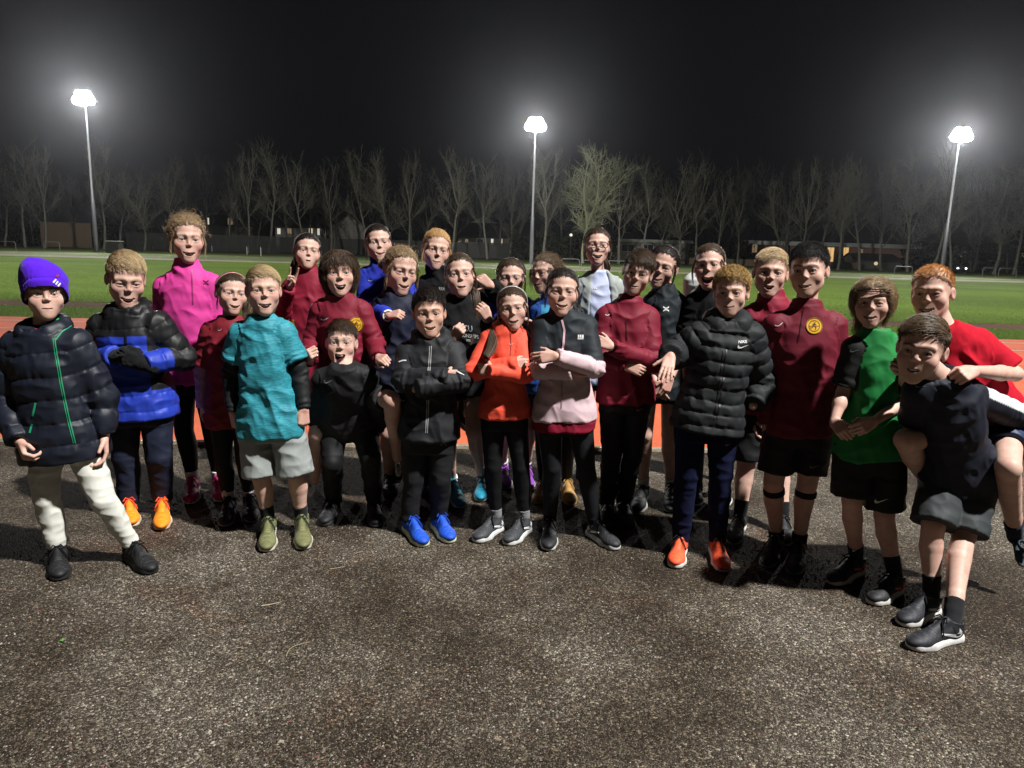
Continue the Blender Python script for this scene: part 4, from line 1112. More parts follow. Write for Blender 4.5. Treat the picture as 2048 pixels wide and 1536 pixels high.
# 3 tall girl in pink
person(id='pinkgirl', label='tall curly-haired girl in bright pink quarter-zip top', head=(374, 428, 523), look=(6, -4, 2), hair=('dblond', 'slick', dict(wisp=650, wl=0.045, wcurl=0.009, wr=0.0011, wt=0.7, knot=(0, 0.085, 0.055), bun=True, t=0.006)), mouth=(0.024, 0.0055, 0.005), eyes=0.55, near=0, flush=1.3,
       j=dict(sl=(322, 572), sr=(430, 566), el=(318, 680, .03), er=(440, 670, .03), wl=(343, 748, -.03), wr=(432, 745, -.02), hl=(364, 752), hr=(410, 752), kl=(368, 862, -.02), kr=(424, 862, -.02)),
       fl=((389, 974), (380, 1013)), fr=((438, 972), (440, 1008)), hand=dict(l=('relaxed', dict(n=(-.6, -.8, 0)))),
       tops=[dict(name='quarter_zip_top', key='top', th=0.012, hem=-0.05, mat='poly', c=PINK, collar='stand', ch=0.055, amp=0.8, cuff=-0.01)],
       legs=dict(style='leggings', c=DARK, mat='lycra', cuff=0.035), shoes=dict(c=(0.55, 0.03, 0.16), lc=(0.6, 0.05, 0.2)), socks=(WHITE, 0.065))
# 4 girl in maroon tee over mauve sleeves
person(id='mauve', label='girl in maroon t-shirt with mauve sleeves, behind the boy in teal', head=(463, 541, 629), look=(14, 0, 6), hair=('brown', 'slick', dict(wisp=160, knot=(-.02, 0.09, 0.02), tail=[(492, 610, .1), (492, 650, .06)])), mouth=(0.023, 0.004, 0.006), eyes=0.5, flush=1.3,
       j=dict(sl=(417, 662), sr=(505, 662), el=(404, 738, .02), er=(512, 745, .04), wl=(405, 808, -.03), wr=(508, 812, 0), hl=(442, 815), hr=(487, 815), kl=(447, 925, -.02), kr=(489, 922, -.02)),
       fl=((462, 1016), (448, 1058)), fr=((500, 1010), (503, 1050)), nohand='r',
       tops=[dict(name='long_sleeved_underlayer', key='under', th=0.007, hem=-0.10, mat='lycra', c=MAUVE, collar='none', amp=0.8, cuff=0.02),
             dict(name='tee', key='top', th=0.013, hem=-0.20, mat='poly', c=(0.19, 0.012, 0.022), sleeve='short', slen=0.86, collar='crew')],
       legs=dict(style='leggings', c=DARK, mat='lycra', cuff=0.04), shoes=dict(c=(0.012, 0.011, 0.012), sc=(0.3, 0.22, 0.22)), socks=((0.66, 0.55, 0.53), 0.06), extra=[band((0.55, 0.22, 0.24))])
# 5 boy in teal
person(id='teal', label='boy in teal marl t-shirt over black sleeves with grey shorts', head=(527, 528, 630), look=(3, 2, 0), hair=('blond', 'short', dict(len=0.022, comb=(0.7, -0.6, 0.2), fade=0.9)), mouth=(0.023, 0.0062, 0.006), eyes=0.55, flush=1.5, ear=1.1,
       j=dict(sl=(477, 665), sr=(573, 663), el=(462, 748, .02), er=(600, 748, .02), wl=(466, 825, -.04), wr=(608, 818, -.04), hl=(510, 842), hr=(572, 842), kl=(522, 952, -.02), kr=(592, 950, -.02)),
       fl=((540, 1055), (532, 1110)), fr=((603, 1050), (607, 1106)), hand=dict(l=('fist', dict(n=(-.6, -.8, 0), to=(476, 870, -.06))), r=('grip', dict(n=(.6, -.8, 0), to=(606, 870, -.06)))),
       tops=[dict(name='long_sleeved_underlayer', key='under', th=0.006, hem=-0.05, mat='lycra', c=(0.012, 0.013, 0.014), collar='crew', amp=0.8, cuff=-0.005),
             dict(name='tee', key='top', th=0.014, hem=-0.13, mat='melange', c=(0.012, 0.24, 0.29), sleeve='short', slen=0.66, collar='none', sfl=1.08, amp=1.2)],
       legs=dict(style='shorts', c=GREYS, len=dict(l=0.97, r=0.97), wide=0.094, name='shorts', amp=1.3), shoes=dict(c=(0.145, 0.15, 0.065), sc=(0.62, 0.58, 0.5), lc=(0.02, 0.025, 0.015)), socks=((0.012, 0.012, 0.014), 0.085))
# 6 girl making the horns sign
person(id='horns', label='dark-haired girl in maroon and yellow jacket making a hand sign by her chin', head=(614, 464, 539), D=4.75, look=(8, 4, 7), hair=('dark', 'slick', dict(knot=(-.02, 0.1, 0.02), wisp=120, tail=[(585, 540, .1), (592, 580, .1)])), mouth=(0.014, 0.0012, -0.002), eyes=0.7, near=0, iris=(0.03, 0.018, 0.01), flush=0.9, lip=(0.38, 0.12, 0.12),
       j=dict(sl=(578, 573), sr=(655, 568), el=(563, 640, -.06), er=(668, 660, .02), wl=(579, 575, -.20), wr=(655, 720, 0), hl=(590, 735), hr=(640, 735), kl=(592, 830), kr=(640, 830)),
       hand=dict(l=('horns', dict(to=(590, 535, -.22), n=(.25, 1, 0.1), th=1))), nohand='r',
       tops=[dict(name='tracksuit_jacket', key='top', th=0.015, hem=-0.1, mat='tracksuit', collar='stand', ch=0.06, cuff=-0.01,
                  colf=split((lambda a, p: np.char.startswith(p, 'shl') & (a['v'] < 0.07) & (a['t'] > 0.1), (0.62, 0.33, 0.01)), (lambda a, p: (p == 'torso') & (a['u'] < -0.055) & (a['u'] > -0.105) & (a['w'] < 0.52) & (a['w'] > 0.30), (0.62, 0.33, 0.01)), base=WINE))],
       legs=dict(style='leggings', c=DARK, mat='lycra'), shoes=dict(c=DARK))
# 7 long wet hair, maroon top, riding on the shouting boy's back
person(id='longhair', label='laughing child with long wet dark hair and maroon top on the shouting boy\'s back', head=(679, 498, 592), D=4.02, look=(2, 4, 0), hair=('brown', 'long', dict(fringe=0.055, len=0.26, curl=0.005)), mouth=(0.023, 0.0085, 0.007), eyes=0.55, flush=1.4, near=1,
       j=dict(sl=(636, 620), sr=(728, 620), el=(622, 690, -.02), er=(752, 690, -.02), wl=(619, 722, -.22), wr=(758, 716, -.22), hl=(652, 785, .02), hr=(728, 785, .02), kl=(634, 868, -.12), kr=(783, 800, -.30), al=(629, 960, .0), ar=(795, 915, -.06)),
       hand=dict(l=('fist', dict(to=(621, 700, -.30), n=(-.3, -.9, .3), th=1)), r=('point', dict(to=(775, 720, -.34), n=(.1, -.9, .5), th=-1))),
       fl=((628, 965), (620, 995), .0), fr=((795, 925), (797, 955), -.02),
       tops=[dict(name='sports_top', key='top', th=0.014, hem=-0.1, mat='tracksuit', c=MAROON, collar='crew', cuff=-0.012)],
       legs=dict(style='shorts', c=(0.014, 0.014, 0.015), len=dict(l=0.5, r=0.80), wide=0.072, mat='poly'), shoes=dict(c=DARK))
# 8 shouting boy in black
person(id='shout', label='crouching boy in black with wide open shouting mouth', head=(683, 634, 733), D=3.9, look=(-4, 6, 2), hair=('brown', 'short', dict(len=0.040, comb=(0.5, -0.9, -0.1), fade=0.7)), mouth=(0.0185, 0.0195, 0.004), eyes=0.75, brow=0.004, flush=1.2, ear=1.15, hs=0.96,
       j=dict(sl=(640, 757, -.06), sr=(742, 752, -.06), el=(632, 835, .02), er=(768, 828, .02), wl=(650, 865, .10), wr=(752, 858, .10), hl=(668, 845, .06), hr=(728, 842, .06), kl=(664, 925, -.06), kr=(740, 915, -.06)),
       fl=((672, 1018), (646, 1056)), fr=((748, 1022), (752, 1058)), nohand='lr',
       tops=[dict(name='sports_top', key='top', th=0.014, hem=-0.12, mat='poly', c=(0.009, 0.009, 0.010), collar='crew')],
       legs=dict(style='trousers', c=(0.008, 0.008, 0.009), mat='tracksuit', name='trousers'), shoes=dict(c=(0.012, 0.012, 0.014), sc=(0.04, 0.04, 0.045)), socks=(DARK, 0.05))
# 9 girl with frizzy tied hair
person(id='frizzy', label='smiling girl with frizzy tied-back fair hair, arms of the girl in blue around her', head=(801, 490, 586), D=4.25, look=(20, -8, 8), hair=('dblond', 'slick', dict(wisp=260, wl=0.045, wcurl=0.008, wr=0.0009, wt=0.85, knot=(-.06, 0.07, 0.0), bun=True)), mouth=(0.022, 0.004, 0.006), eyes=0.4, near=0, flush=1.3,
       j=dict(sl=(758, 612), sr=(828, 612), el=(748, 690, .03), er=(838, 690, .03), wl=(762, 750, .02), wr=(830, 750, .02), hl=(770, 765), hr=(826, 765), kl=(776, 865), kr=(834, 865)),
       fl=((780, 968), (778, 1000)), fr=((842, 962), (853, 998)), nohand='lr',
       tops=[dict(name='running_top', key='top', th=0.010, hem=-0.1, mat='poly', c=(0.008, 0.010, 0.026), collar='crew')],
       legs=dict(style='shorts', c=DARK, len=0.55, mat='poly'), shoes=dict(c=(0.014, 0.014, 0.016), sc=(0.02, 0.02, 0.02)), socks=((0.45, 0.58, 0.62), 0.06))
# 10 tall girl in royal blue
person(id='bluegirl', label='tall girl in royal blue jacket with sleek dark hair, hugging the girl in front', head=(756, 446, 523), D=4.5, look=(6, 2, -4), hair=('dark', 'slick', dict(knot=(0, 0.1, 0.03), wisp=60, bun=True)), mouth=(0.022, 0.003, 0.006), eyes=0.7, near=0, iris=(0.03, 0.018, 0.01),
       j=dict(sl=(727, 553), sr=(806, 553), el=(733, 612, -.10), er=(828, 612, -.08), wl=(778, 632, -.42), wr=(842, 660, -.15), hl=(738, 740), hr=(795, 740), kl=(740, 850), kr=(795, 850)),
       hand=dict(l=('fist', dict(to=(806, 626, -.46), n=(0, -.8, .6), th=1))), nohand='r',
       tops=[dict(name='fleece_jacket', key='top', th=0.020, hem=-0.1, mat='cotton', c=ROYAL, collar='stand', ch=0.06, cuff=-0.025)],
       legs=dict(style='leggings', c=DARK, mat='lycra'), shoes=dict(c=DARK), extra=[wristband('l', WHITE, 0.034, 0.012, 0.016)])
# 11 strawberry blonde in black hoodie, riding piggyback
person(id='strawb', label='girl with strawberry blonde hair in black hoodie riding on her friend\'s back', head=(872, 456, 540), D=4.55, look=(8, -2, 8), hair=('strawb', 'slick', dict(wisp=160, wl=0.05, knot=(0, 0.1, 0.05), bun=True)), mouth=(0.019, 0.0, 0.004), eyes=0.6, near=0, lip=(0.45, 0.14, 0.12),
       j=dict(sl=(845, 572), sr=(938, 562), el=(838, 650, -.1), er=(1002, 598, -.10), wl=(880, 660, -.3), wr=(982, 572, -.34), hl=(868, 735), hr=(925, 735), kl=(862, 810, -.1), kr=(912, 795, -.30), ar=(912, 842, -.28)),
       hand=dict(r=('ell', dict(to=(958, 552, -.36), n=(.15, -1, .2), th=1))), nohand='l', fr=((907, 838), (940, 868), -.28),
       tops=[dict(name='hoodie', key='top', th=0.020, hem=-0.1, mat='cotton', c=(0.010, 0.010, 0.011), collar='hood', cuff=-0.01)],
       legs=dict(style='trousers', c=(0.010, 0.010, 0.011), mat='poly', name='trousers'), shoes=dict(c=DARK, sc=(0.3, 0.3, 0.3)))
# 12 girl with side ponytail carrying her
person(id='ponytail', label='girl in black printed sweatshirt with a side ponytail, carrying the strawberry blonde girl', head=(920, 503, 595), D=4.2, look=(2, 6, -4), hair=('brown', 'slick', dict(knot=(0.055, 0.075, -0.02), wisp=40, tail=[(950, 588, -.02), (952, 640, -.06), (940, 690, -.10)], tr=0.030)), mouth=(0.021, 0.003, 0.003), eyes=0.5, near=0, flush=1.2,
       j=dict(sl=(874, 626), sr=(966, 626), el=(866, 715, -.03), er=(984, 705, -.03), wl=(908, 680, -.22), wr=(976, 640, -.24), hl=(898, 765), hr=(950, 765), kl=(893, 865, -.04), kr=(948, 862, -.16)),
       fl=((899, 975), (922, 1022)), fr=((966, 968), (960, 1008)), hand=dict(l=('fist', dict(to=(925, 650, -.26), n=(0, -.9, .3), th=1)), r=('fist', dict(to=(962, 612, -.27), n=(.4, -.9, 0), th=-1))),
       tops=[dict(name='sweatshirt', key='top', th=0.016, hem=-0.12, mat='cotton', c=(0.010, 0.010, 0.011), collar='crew', cuff=-0.01)],
       legs=dict(style='shorts', c=DARK, len=0.35, mat='poly'), shoes=dict(c=(0.015, 0.22, 0.34), sc=(0.55, 0.6, 0.62), lc=(0.02, 0.2, 0.3)), socks=(WHITE, 0.05))
# 13 boy in black running jacket
person(id='runjacket', label='boy in black running jacket with reflective zip, arms folded, blue shoes', head=(858, 574, 674), look=(2, 0, -2), hair=('dark', 'short', dict(len=0.030, curl=0.004, comb=(0.2, -0.7, 0.3), fade=0.4, lift=0.6)), mouth=(0.022, 0.004, 0.006), eyes=0.7, ear=1.2, skin=(0.95, .92, .86), iris=(0.02, 0.012, 0.008),
       j=dict(sl=(812, 706), sr=(912, 703), el=(808, 762, -.09), er=(921, 762, -.10), wl=(884, 752, -.16), wr=(846, 774, -.20), hl=(833, 868), hr=(884, 868), kl=(826, 958, -.02), kr=(880, 958, -.02)),
       fl=((812, 1056), (850, 1098)), fr=((870, 1050), (903, 1090)), hand=dict(l=('grip', dict(to=(908, 752, -.14), n=(0, -1, .2), th=1)), r=('grip', dict(to=(822, 772, -.13), n=(0, -1, .2), th=-1))),
       tops=[dict(name='running_jacket', key='top', th=0.020, hem=-0.02, flare=0.014, mat='poly', c=(0.013, 0.014, 0.016), collar='hood', hr=0.024, cuff=0.03, amp=1.2)],
       legs=dict(style='trousers', c=(0.010, 0.010, 0.011), mat='poly', name='trousers'), shoes=dict(c=(0.012, 0.075, 0.50), sc=(0.62, 0.66, 0.42), lc=(0.012, 0.06, 0.4)), socks=(DARK, 0.05))
# 14 girl mostly hidden behind the orange jacket
person(id='hidden', label='girl with hair scraped back under a headband, hidden below the eyes behind the orange jacket', head=(1022, 514, 596), D=4.45, look=(0, 0, 0), hair=('brown', 'slick', dict(knot=(0, 0.1, 0.03), wisp=80)), mouth=(0.02, 0.0, 0.002), eyes=0.65, near=0,
       j=dict(sl=(985, 617), sr=(1060, 615), hl=(1000, 760), hr=(1048, 760), kl=(1004, 850), kr=(1058, 850)), fl=((1004, 948), (1012, 982)), fr=((1051, 950), (1057, 985)), nohand='lr',
       tops=[dict(name='jacket', key='top', th=0.014, hem=-0.1, mat='poly', c=(0.03, 0.05, 0.36), collar='crew')],
       legs=dict(style='shorts', c=DARK, len=0.6, mat='poly'), shoes=dict(c=(0.18, 0.03, 0.30), sc=(0.55, 0.5, 0.5), lc=(0.4, 0.1, 0.5)), socks=((0.55, 0.58, 0.6), 0.10), extra=[band((0.05, 0.05, 0.05))])
# 15 orange jacket, long side ponytail
person(id='orange', label='girl in orange running top with long dark ponytail over one shoulder, arms folded', head=(1025, 568, 660), look=(0, 0, -6), hair=('brown', 'slick', dict(knot=(-.055, 0.07, -0.025), wisp=50, tail=[(990, 650, .02), (985, 690, -.09), (974, 712, -.19), (972, 716, -.2)], tr=0.026)), mouth=(0.022, 0.0038, 0.007), eyes=0.55, flush=1.4,
       j=dict(sl=(977, 678), sr=(1044, 676), el=(948, 742, -.10), er=(1050, 748, -.11), wl=(1022, 728, -.15), wr=(988, 743, -.19), hl=(986, 826), hr=(1030, 826), kl=(986, 935, -.02), kr=(1042, 935, -.02)),
       fl=((1003, 1056), (948, 1088)), fr=((1058, 1058), (1010, 1094)), hand=dict(l=('grip', dict(to=(1046, 728, -.14), n=(0, -1, .2), th=1)), r=('relaxed', dict(to=(962, 738, -.16), n=(0, -1, .2), th=-1))),
       tops=[dict(name='running_top', key='top', th=0.013, hem=-0.03, mat='poly', c=ORANGE, collar='stand', ch=0.045, cuff=0.03, amp=0.9)],
       legs=dict(style='leggings', c=DARK, mat='lycra', cuff=0.03), shoes=dict(c=(0.035, 0.037, 0.042), sc=(0.6, 0.6, 0.58), tick=(0.7, 0.7, 0.7)), socks=((0.22, 0.22, 0.23), 0.07), extra=[band((0.6, 0.6, 0.6))])
# 16 girl in light blue, looking sideways
person(id='sideways', label='brown-haired girl in light blue jacket looking to the side, hand on the shoulder in orange', head=(1092, 505, 586), D=4.3, look=(-38, 0, -6), hair=('lbrown', 'slick', dict(knot=(.02, 0.1, 0.03), wisp=500, wl=0.07, wcurl=0.005, bun=True)), mouth=(0.02, 0.002, 0.004), eyes=0.6, near=0, flush=1.2,
       j=dict(sl=(1070, 617), sr=(1142, 617), el=(1063, 688, .0), er=(1150, 700, .03), wl=(1066, 662, -.26), wr=(1148, 770, 0), hl=(1080, 765), hr=(1130, 765), kl=(1085, 870), kr=(1135, 870)),
       fl=((1090, 980), (1072, 1012)), fr=((1130, 978), (1142, 1015)), hand=dict(l=('relaxed', dict(to=(1052, 636, -.34), n=(.3, -.8, .5), th=1))), nohand='r',
       tops=[dict(name='jacket', key='top', th=0.014, hem=-0.1, mat='nylon', collar='stand', colf=split((lambda a, p: (a['w'] < 0.9) & (a['u'] > -0.07), (0.06, 0.32, 0.52)), base=(0.02, 0.07, 0.28)))],
       legs=dict(style='leggings', c=DARK, mat='lycra', cuff=0.03), shoes=dict(c=(0.36, 0.20, 0.06), sc=(0.4, 0.26, 0.1), lc=(0.3, 0.18, 0.06)), socks=(DARK, 0.05))
# 17 black and pink jacket
person(id='blackpink', label='smiling girl in black and pale pink running jacket, arms folded', head=(1124, 531, 630), look=(4, 0, 3), hair=('dark', 'slick', dict(knot=(.03, 0.09, -0.03), wisp=140, tail=[(1160, 625, .06), (1152, 655, .03)], tr=0.024)), mouth=(0.022, 0.0035, 0.007), eyes=0.5, flush=1.4,
       j=dict(sl=(1080, 652), sr=(1178, 650), el=(1076, 738, -.09), er=(1189, 736, -.11), wl=(1146, 744, -.15), wr=(1112, 713, -.20), hl=(1098, 832), hr=(1158, 832), kl=(1104, 935, -.02), kr=(1172, 935, -.02)),
       fl=((1100, 1055), (1095, 1107)), fr=((1176, 1066), (1236, 1104)), hand=dict(l=('grip', dict(to=(1172, 742, -.13), n=(0, -1, .2), th=1)), r=('relaxed', dict(to=(1085, 715, -.20), n=(0, -.9, .3), th=-1))),
       tops=[dict(name='shirt_hem', key='under', th=0.008, hem=-0.12, mat='cotton', c=(0.20, 0.010, 0.028), sleeve='none', collar='none'),
             dict(name='running_jacket', key='top', th=0.015, hem=-0.02, mat='poly', collar='stand', ch=0.05, cuff=-0.005, amp=0.9,
                  colf=split((lambda a, p: (p == 'torso') & (a['w'] < 0.47), LPINK), (lambda a, p: np.char.startswith(p, 'fa'), LPINK), (lambda a, p: np.char.startswith(p, 'ua') & (a['t'] > 0.92), LPINK), base=(0.012, 0.016, 0.020)))],
       legs=dict(style='leggings', c=(0.009, 0.010, 0.012), mat='lycra', cuff=0.005), shoes=dict(c=(0.022, 0.023, 0.026), sc=(0.55, 0.55, 0.54), tick=(0.75, 0.75, 0.75)), socks=(DARK, 0.05))
# 18 tall girl with spectacles
person(id='specs', label='tall girl with dark red spectacles, lilac t-shirt under a grey jacket', head=(1194, 454, 530), D=4.6, look=(4, 6, 0), hair=('brown', 'slick', dict(knot=(0, 0.1, 0.02), wisp=80, tail=[(1215, 530, .08), (1213, 560, .08)])), mouth=(0.022, 0.0062, 0.006), eyes=0.6, near=0, flush=0.9,
       j=dict(sl=(1158, 574), sr=(1235, 574), el=(1146, 670), er=(1252, 670), hl=(1170, 745), hr=(1228, 745), kl=(1172, 850), kr=(1228, 850)), nohand='lr',
       tops=[dict(name='tee', key='top', th=0.010, hem=-0.1, mat='cotton', c=LILAC, collar='none', sleeve='short'),
             dict(name='open_jacket', key='jacket', th=0.022, hem=-0.1, mat='cotton', c=(0.30, 0.32, 0.31), collar='open', openfront=True)],
       legs=dict(style='leggings', c=DARK, mat='lycra'), shoes=dict(c=DARK), extra=[spectacles, band((0.05, 0.04, 0.04), r=0.0025)])
# 19 boy in maroon tracksuit top
person(id='tracksuit', label='brown-haired boy in maroon tracksuit top with black trousers, arms crossed, head tilted', head=(1275, 497, 590), D=3.98, look=(-2, -4, 13), hair=('brown', 'short', dict(len=0.048, comb=(0.5, -0.9, -0.2), r=0.0013)), mouth=(0.021, 0.0012, 0.005), eyes=0.55, iris=(0.02, 0.012, 0.008),
       j=dict(sl=(1208, 632), sr=(1302, 634), el=(1200, 712, -.08), er=(1307, 726, -.10), wl=(1252, 732, -.15), wr=(1224, 694, -.19), hl=(1226, 790), hr=(1276, 790), kl=(1224, 905, -.02), kr=(1266, 905, -.02)),
       fl=((1214, 1018), (1213, 1066)), fr=((1242, 1015), (1256, 1062)), hand=dict(r=('relaxed', dict(to=(1198, 682, -.2), n=(0, -.9, .3), th=-1)), l=('grip', dict(to=(1285, 742, -.18), n=(0, -.9, .2), th=1))),
       tops=[dict(name='tracksuit_top', key='top', th=0.017, hem=-0.06, mat='tracksuit', c=MAROON, collar='stand', ch=0.05, cuff=-0.005, amp=1.1)],
       legs=dict(style='trousers', c=(0.009, 0.009, 0.010), mat='tracksuit', name='trousers', amp=1.2), shoes=dict(c=(0.016, 0.016, 0.018), sc=(0.03, 0.03, 0.033)), socks=(DARK, 0.04))
# 20 girl in black tee, hands hanging clasped
person(id='blacktee', label='dark-haired girl in sleeveless black vest, head leaning towards the maroon tracksuit boy', head=(1325, 488, 575), D=4.35, look=(-8, -2, 14), hair=('dark', 'slick', dict(knot=(0.02, 0.1, 0.0), wisp=50)), mouth=(0.023, 0.003, 0.007), eyes=0.5, near=0,
       j=dict(sl=(1300, 604), sr=(1356, 602), el=(1291, 700, .02), er=(1362, 700, .0), wl=(1310, 762, -.12), wr=(1341, 757, -.14), hl=(1293, 768), hr=(1345, 768), kl=(1290, 868), kr=(1338, 868)),
       fl=((1288, 990), (1272, 1030)), fr=((1341, 985), (1338, 1030)), hand=dict(l=('relaxed', dict(to=(1322, 790, -.15), n=(-.3, -.9, 0))), r=('relaxed', dict(to=(1326, 792, -.17), n=(.3, -.9, 0)))),
       tops=[dict(name='vest', key='top', th=0.009, hem=-0.14, mat='lycra', c=(0.014, 0.018, 0.021), sleeve='short', slen=0.3, collar='none')],
       legs=dict(style='shorts', c=DARK, len=0.35, mat='lycra'), shoes=dict(c=(0.014, 0.014, 0.015), sc=(0.35, 0.35, 0.33)), socks=((0.50, 0.50, 0.47), 0.085), extra=[wristband('r', (0.03, 0.02, 0.02), 0.027, 0.006, 0.008), band((0.03, 0.03, 0.03), r=0.0025)])
# 21 laughing girl
person(id='laughing', label='laughing girl in plain black t-shirt behind the black padded jacket', head=(1419, 485, 577), D=4.3, look=(-6, 4, -3), hair=('brown', 'slick', dict(knot=(0.03, 0.1, 0.03), wisp=70, bun=True)), mouth=(0.022, 0.0115, 0.006), eyes=0.7, near=0, flush=1.1, iris=(0.06, 0.05, 0.03),
       j=dict(sl=(1382, 606), sr=(1460, 606), el=(1366, 700), er=(1470, 700), hl=(1392, 770), hr=(1448, 770), kl=(1392, 870), kr=(1448, 870)), fl=((1392, 985), (1390, 1015)), fr=((1446, 985), (1448, 1015)), nohand='lr',
       tops=[dict(name='tee', key='top', th=0.012, hem=-0.12, mat='cotton', c=(0.008, 0.008, 0.009), sleeve='short', slen=0.6, collar='crew')],
       legs=dict(style='leggings', c=DARK, mat='lycra'), shoes=dict(c=DARK))
# 22 black padded jacket, waving
person(id='blackpuffer', label='curly fair-haired boy in black padded jacket, one hand raised and the other in his pocket', head=(1462, 533, 634), look=(-4, 0, -1), hair=((0.40, 0.25, 0.09), 'short', dict(len=0.028, curl=0.005, comb=(0.2, -0.8, 0.2), lift=0.7, fade=0.3, t=0.012)), mouth=(0.021, 0.0, 0.005), eyes=0.6, b=1.02, ear=1.1,
       j=dict(sl=(1392, 675), sr=(1504, 672), el=(1350, 708, .02), er=(1524, 770, .04), wl=(1341, 712, -.20), wr=(1506, 812, -.07), hl=(1382, 845), hr=(1446, 845), kl=(1374, 950, -.02), kr=(1442, 950, -.02)),
       fl=((1362, 1098), (1347, 1140)), fr=((1428, 1096), (1447, 1150)), hand=dict(l=('spread', dict(to=(1333, 745, -.27), n=(-.2, -1, .2), th=-1))), nohand='r',
       tops=[dict(name='padded_jacket', key='top', th=0.031, hem=-0.06, fold='puffer', spacing=0.066, pamp=0.15, mat='poly', c=(0.011, 0.013, 0.0145), collar='hood', hr=0.044, sr=1.08, cuff=-0.01)],
       legs=dict(style='joggers', c=(0.006, 0.008, 0.030), name='joggers', cuff=0.0, amp=1.2), shoes=dict(c=(0.85, 0.10, 0.035), c2=(0.03, 0.02, 0.02), sc=(0.7, 0.68, 0.64), lc=DARK), socks=(DARK, 0.05))
# 23 boy with short fair hair, maroon jacket
person(id='fairshort', label='open-mouthed boy with short fair hair in maroon jacket, between padded jacket and tall boy', head=(1541, 492, 597), D=4.05, look=(2, 2, 4), hair=('blond', 'short', dict(len=0.034, comb=(-0.7, -0.6, 0.1), fade=0.8)), mouth=(0.020, 0.0065, 0.003), eyes=0.65, ear=1.1, hs=0.96, flush=1.2,
       j=dict(sl=(1500, 630), sr=(1586, 628), el=(1496, 740), er=(1590, 740), wl=(1502, 830, -.05), wr=(1590, 830), hl=(1500, 800), hr=(1560, 800), kl=(1492, 930, -.02), kr=(1562, 930)),
       fl=((1482, 1050), (1462, 1094)), fr=((1560, 1055), (1572, 1096)), nohand='r',
       tops=[dict(name='tracksuit_jacket', key='top', th=0.016, hem=-0.1, mat='tracksuit', c=WINE, collar='stand', ch=0.055, cuff=-0.01)],
       legs=dict(style='shorts', c=DARK, len=0.9, mat='poly'), shoes=dict(c=(0.02, 0.02, 0.022), sc=(0.6, 0.6, 0.57)), socks=(DARK, 0.10))
# 24 tall dark boy
person(id='tall', label='tall dark-haired boy in maroon half-zip top with a yellow badge and black knee straps', head=(1617, 484, 595), look=(-10, 0, -4), hair=('black', 'short', dict(len=0.040, curl=0.003, comb=(0.1, -0.9, 0.1), lift=0.5)), mouth=(0.022, 0.003, 0.006), eyes=0.55, iris=(0.02, 0.012, 0.008),
       j=dict(sl=(1545, 648), sr=(1674, 648), el=(1530, 755, .02), er=(1686, 755, .02), wl=(1534, 850, 0), wr=(1650, 848, -.08), hl=(1565, 850), hr=(1632, 850), kl=(1547, 965, -.02), kr=(1614, 968, -.02)),
       fl=((1556, 1092), (1528, 1140)), fr=((1598, 1098), (1584, 1156)), hand=dict(r=('grip', dict(to=(1630, 888, -.1), n=(.3, -.9, 0))), l=('relaxed', None)),
       tops=[dict(name='half_zip_top', key='top', th=0.015, hem=-0.06, mat='tracksuit', c=(0.13, 0.008, 0.020), collar='stand', ch=0.05, cuff=-0.01, amp=0.75)],
       legs=dict(style='shorts', c=(0.010, 0.010, 0.011), len=0.80, mat='poly', wide=0.085), shoes=dict(c=DARK, sc=(0.25, 0.25, 0.25)), socks=(DARK, 0.05), extra=[kneestraps])
# 25 green shirt
person(id='green', label='child with curly shoulder-length hair and headband in a green sports shirt', head=(1745, 551, 655), look=(-2, 0, 0), hair=('dblond', 'wavy', dict(len=0.115, curl=0.013, n=1700, frontlen=1.0, out=0.55, cw=1.0, t=0.007, hl=0.004)), mouth=(0.022, 0.003, 0.007), eyes=0.4, flush=1.2, wid=1.06, b=1.06,
       j=dict(sl=(1706, 695), sr=(1792, 692), el=(1686, 785, .0), er=(1824, 792, .0), wl=(1668, 843, -.08), wr=(1748, 843, -.18), hl=(1706, 900), hr=(1772, 900), kl=(1704, 1000, -.02), kr=(1768, 1030, -.02)),
       fl=((1724, 1142), (1656, 1172)), fr=((1800, 1180), (1738, 1212)), hand=dict(l=('grip', dict(to=(1690, 868, -.16), n=(-.4, -.9, .2))), r=('grip', dict(to=(1712, 862, -.22), n=(.1, -.9, .4)))),
       tops=[dict(name='sports_shirt', key='top', th=0.012, hem=-0.05, mat='poly', sleeve=dict(l='short', r='short'), slen=0.85, collar='crew', amp=0.75, colf=split((lambda a, p: np.char.startswith(p, 'ua'), (0.009, 0.010, 0.010)), base=GREEN))],
       legs=dict(style='shorts', c=(0.009, 0.009, 0.010), len=0.88, mat='poly', wide=0.10), shoes=dict(c=(0.013, 0.013, 0.015), sc=(0.62, 0.60, 0.55), tick=(0.85, 0.12, 0.03)), socks=((0.016, 0.016, 0.018), 0.11), extra=[sportsband((0.012, 0.010, 0.010))])
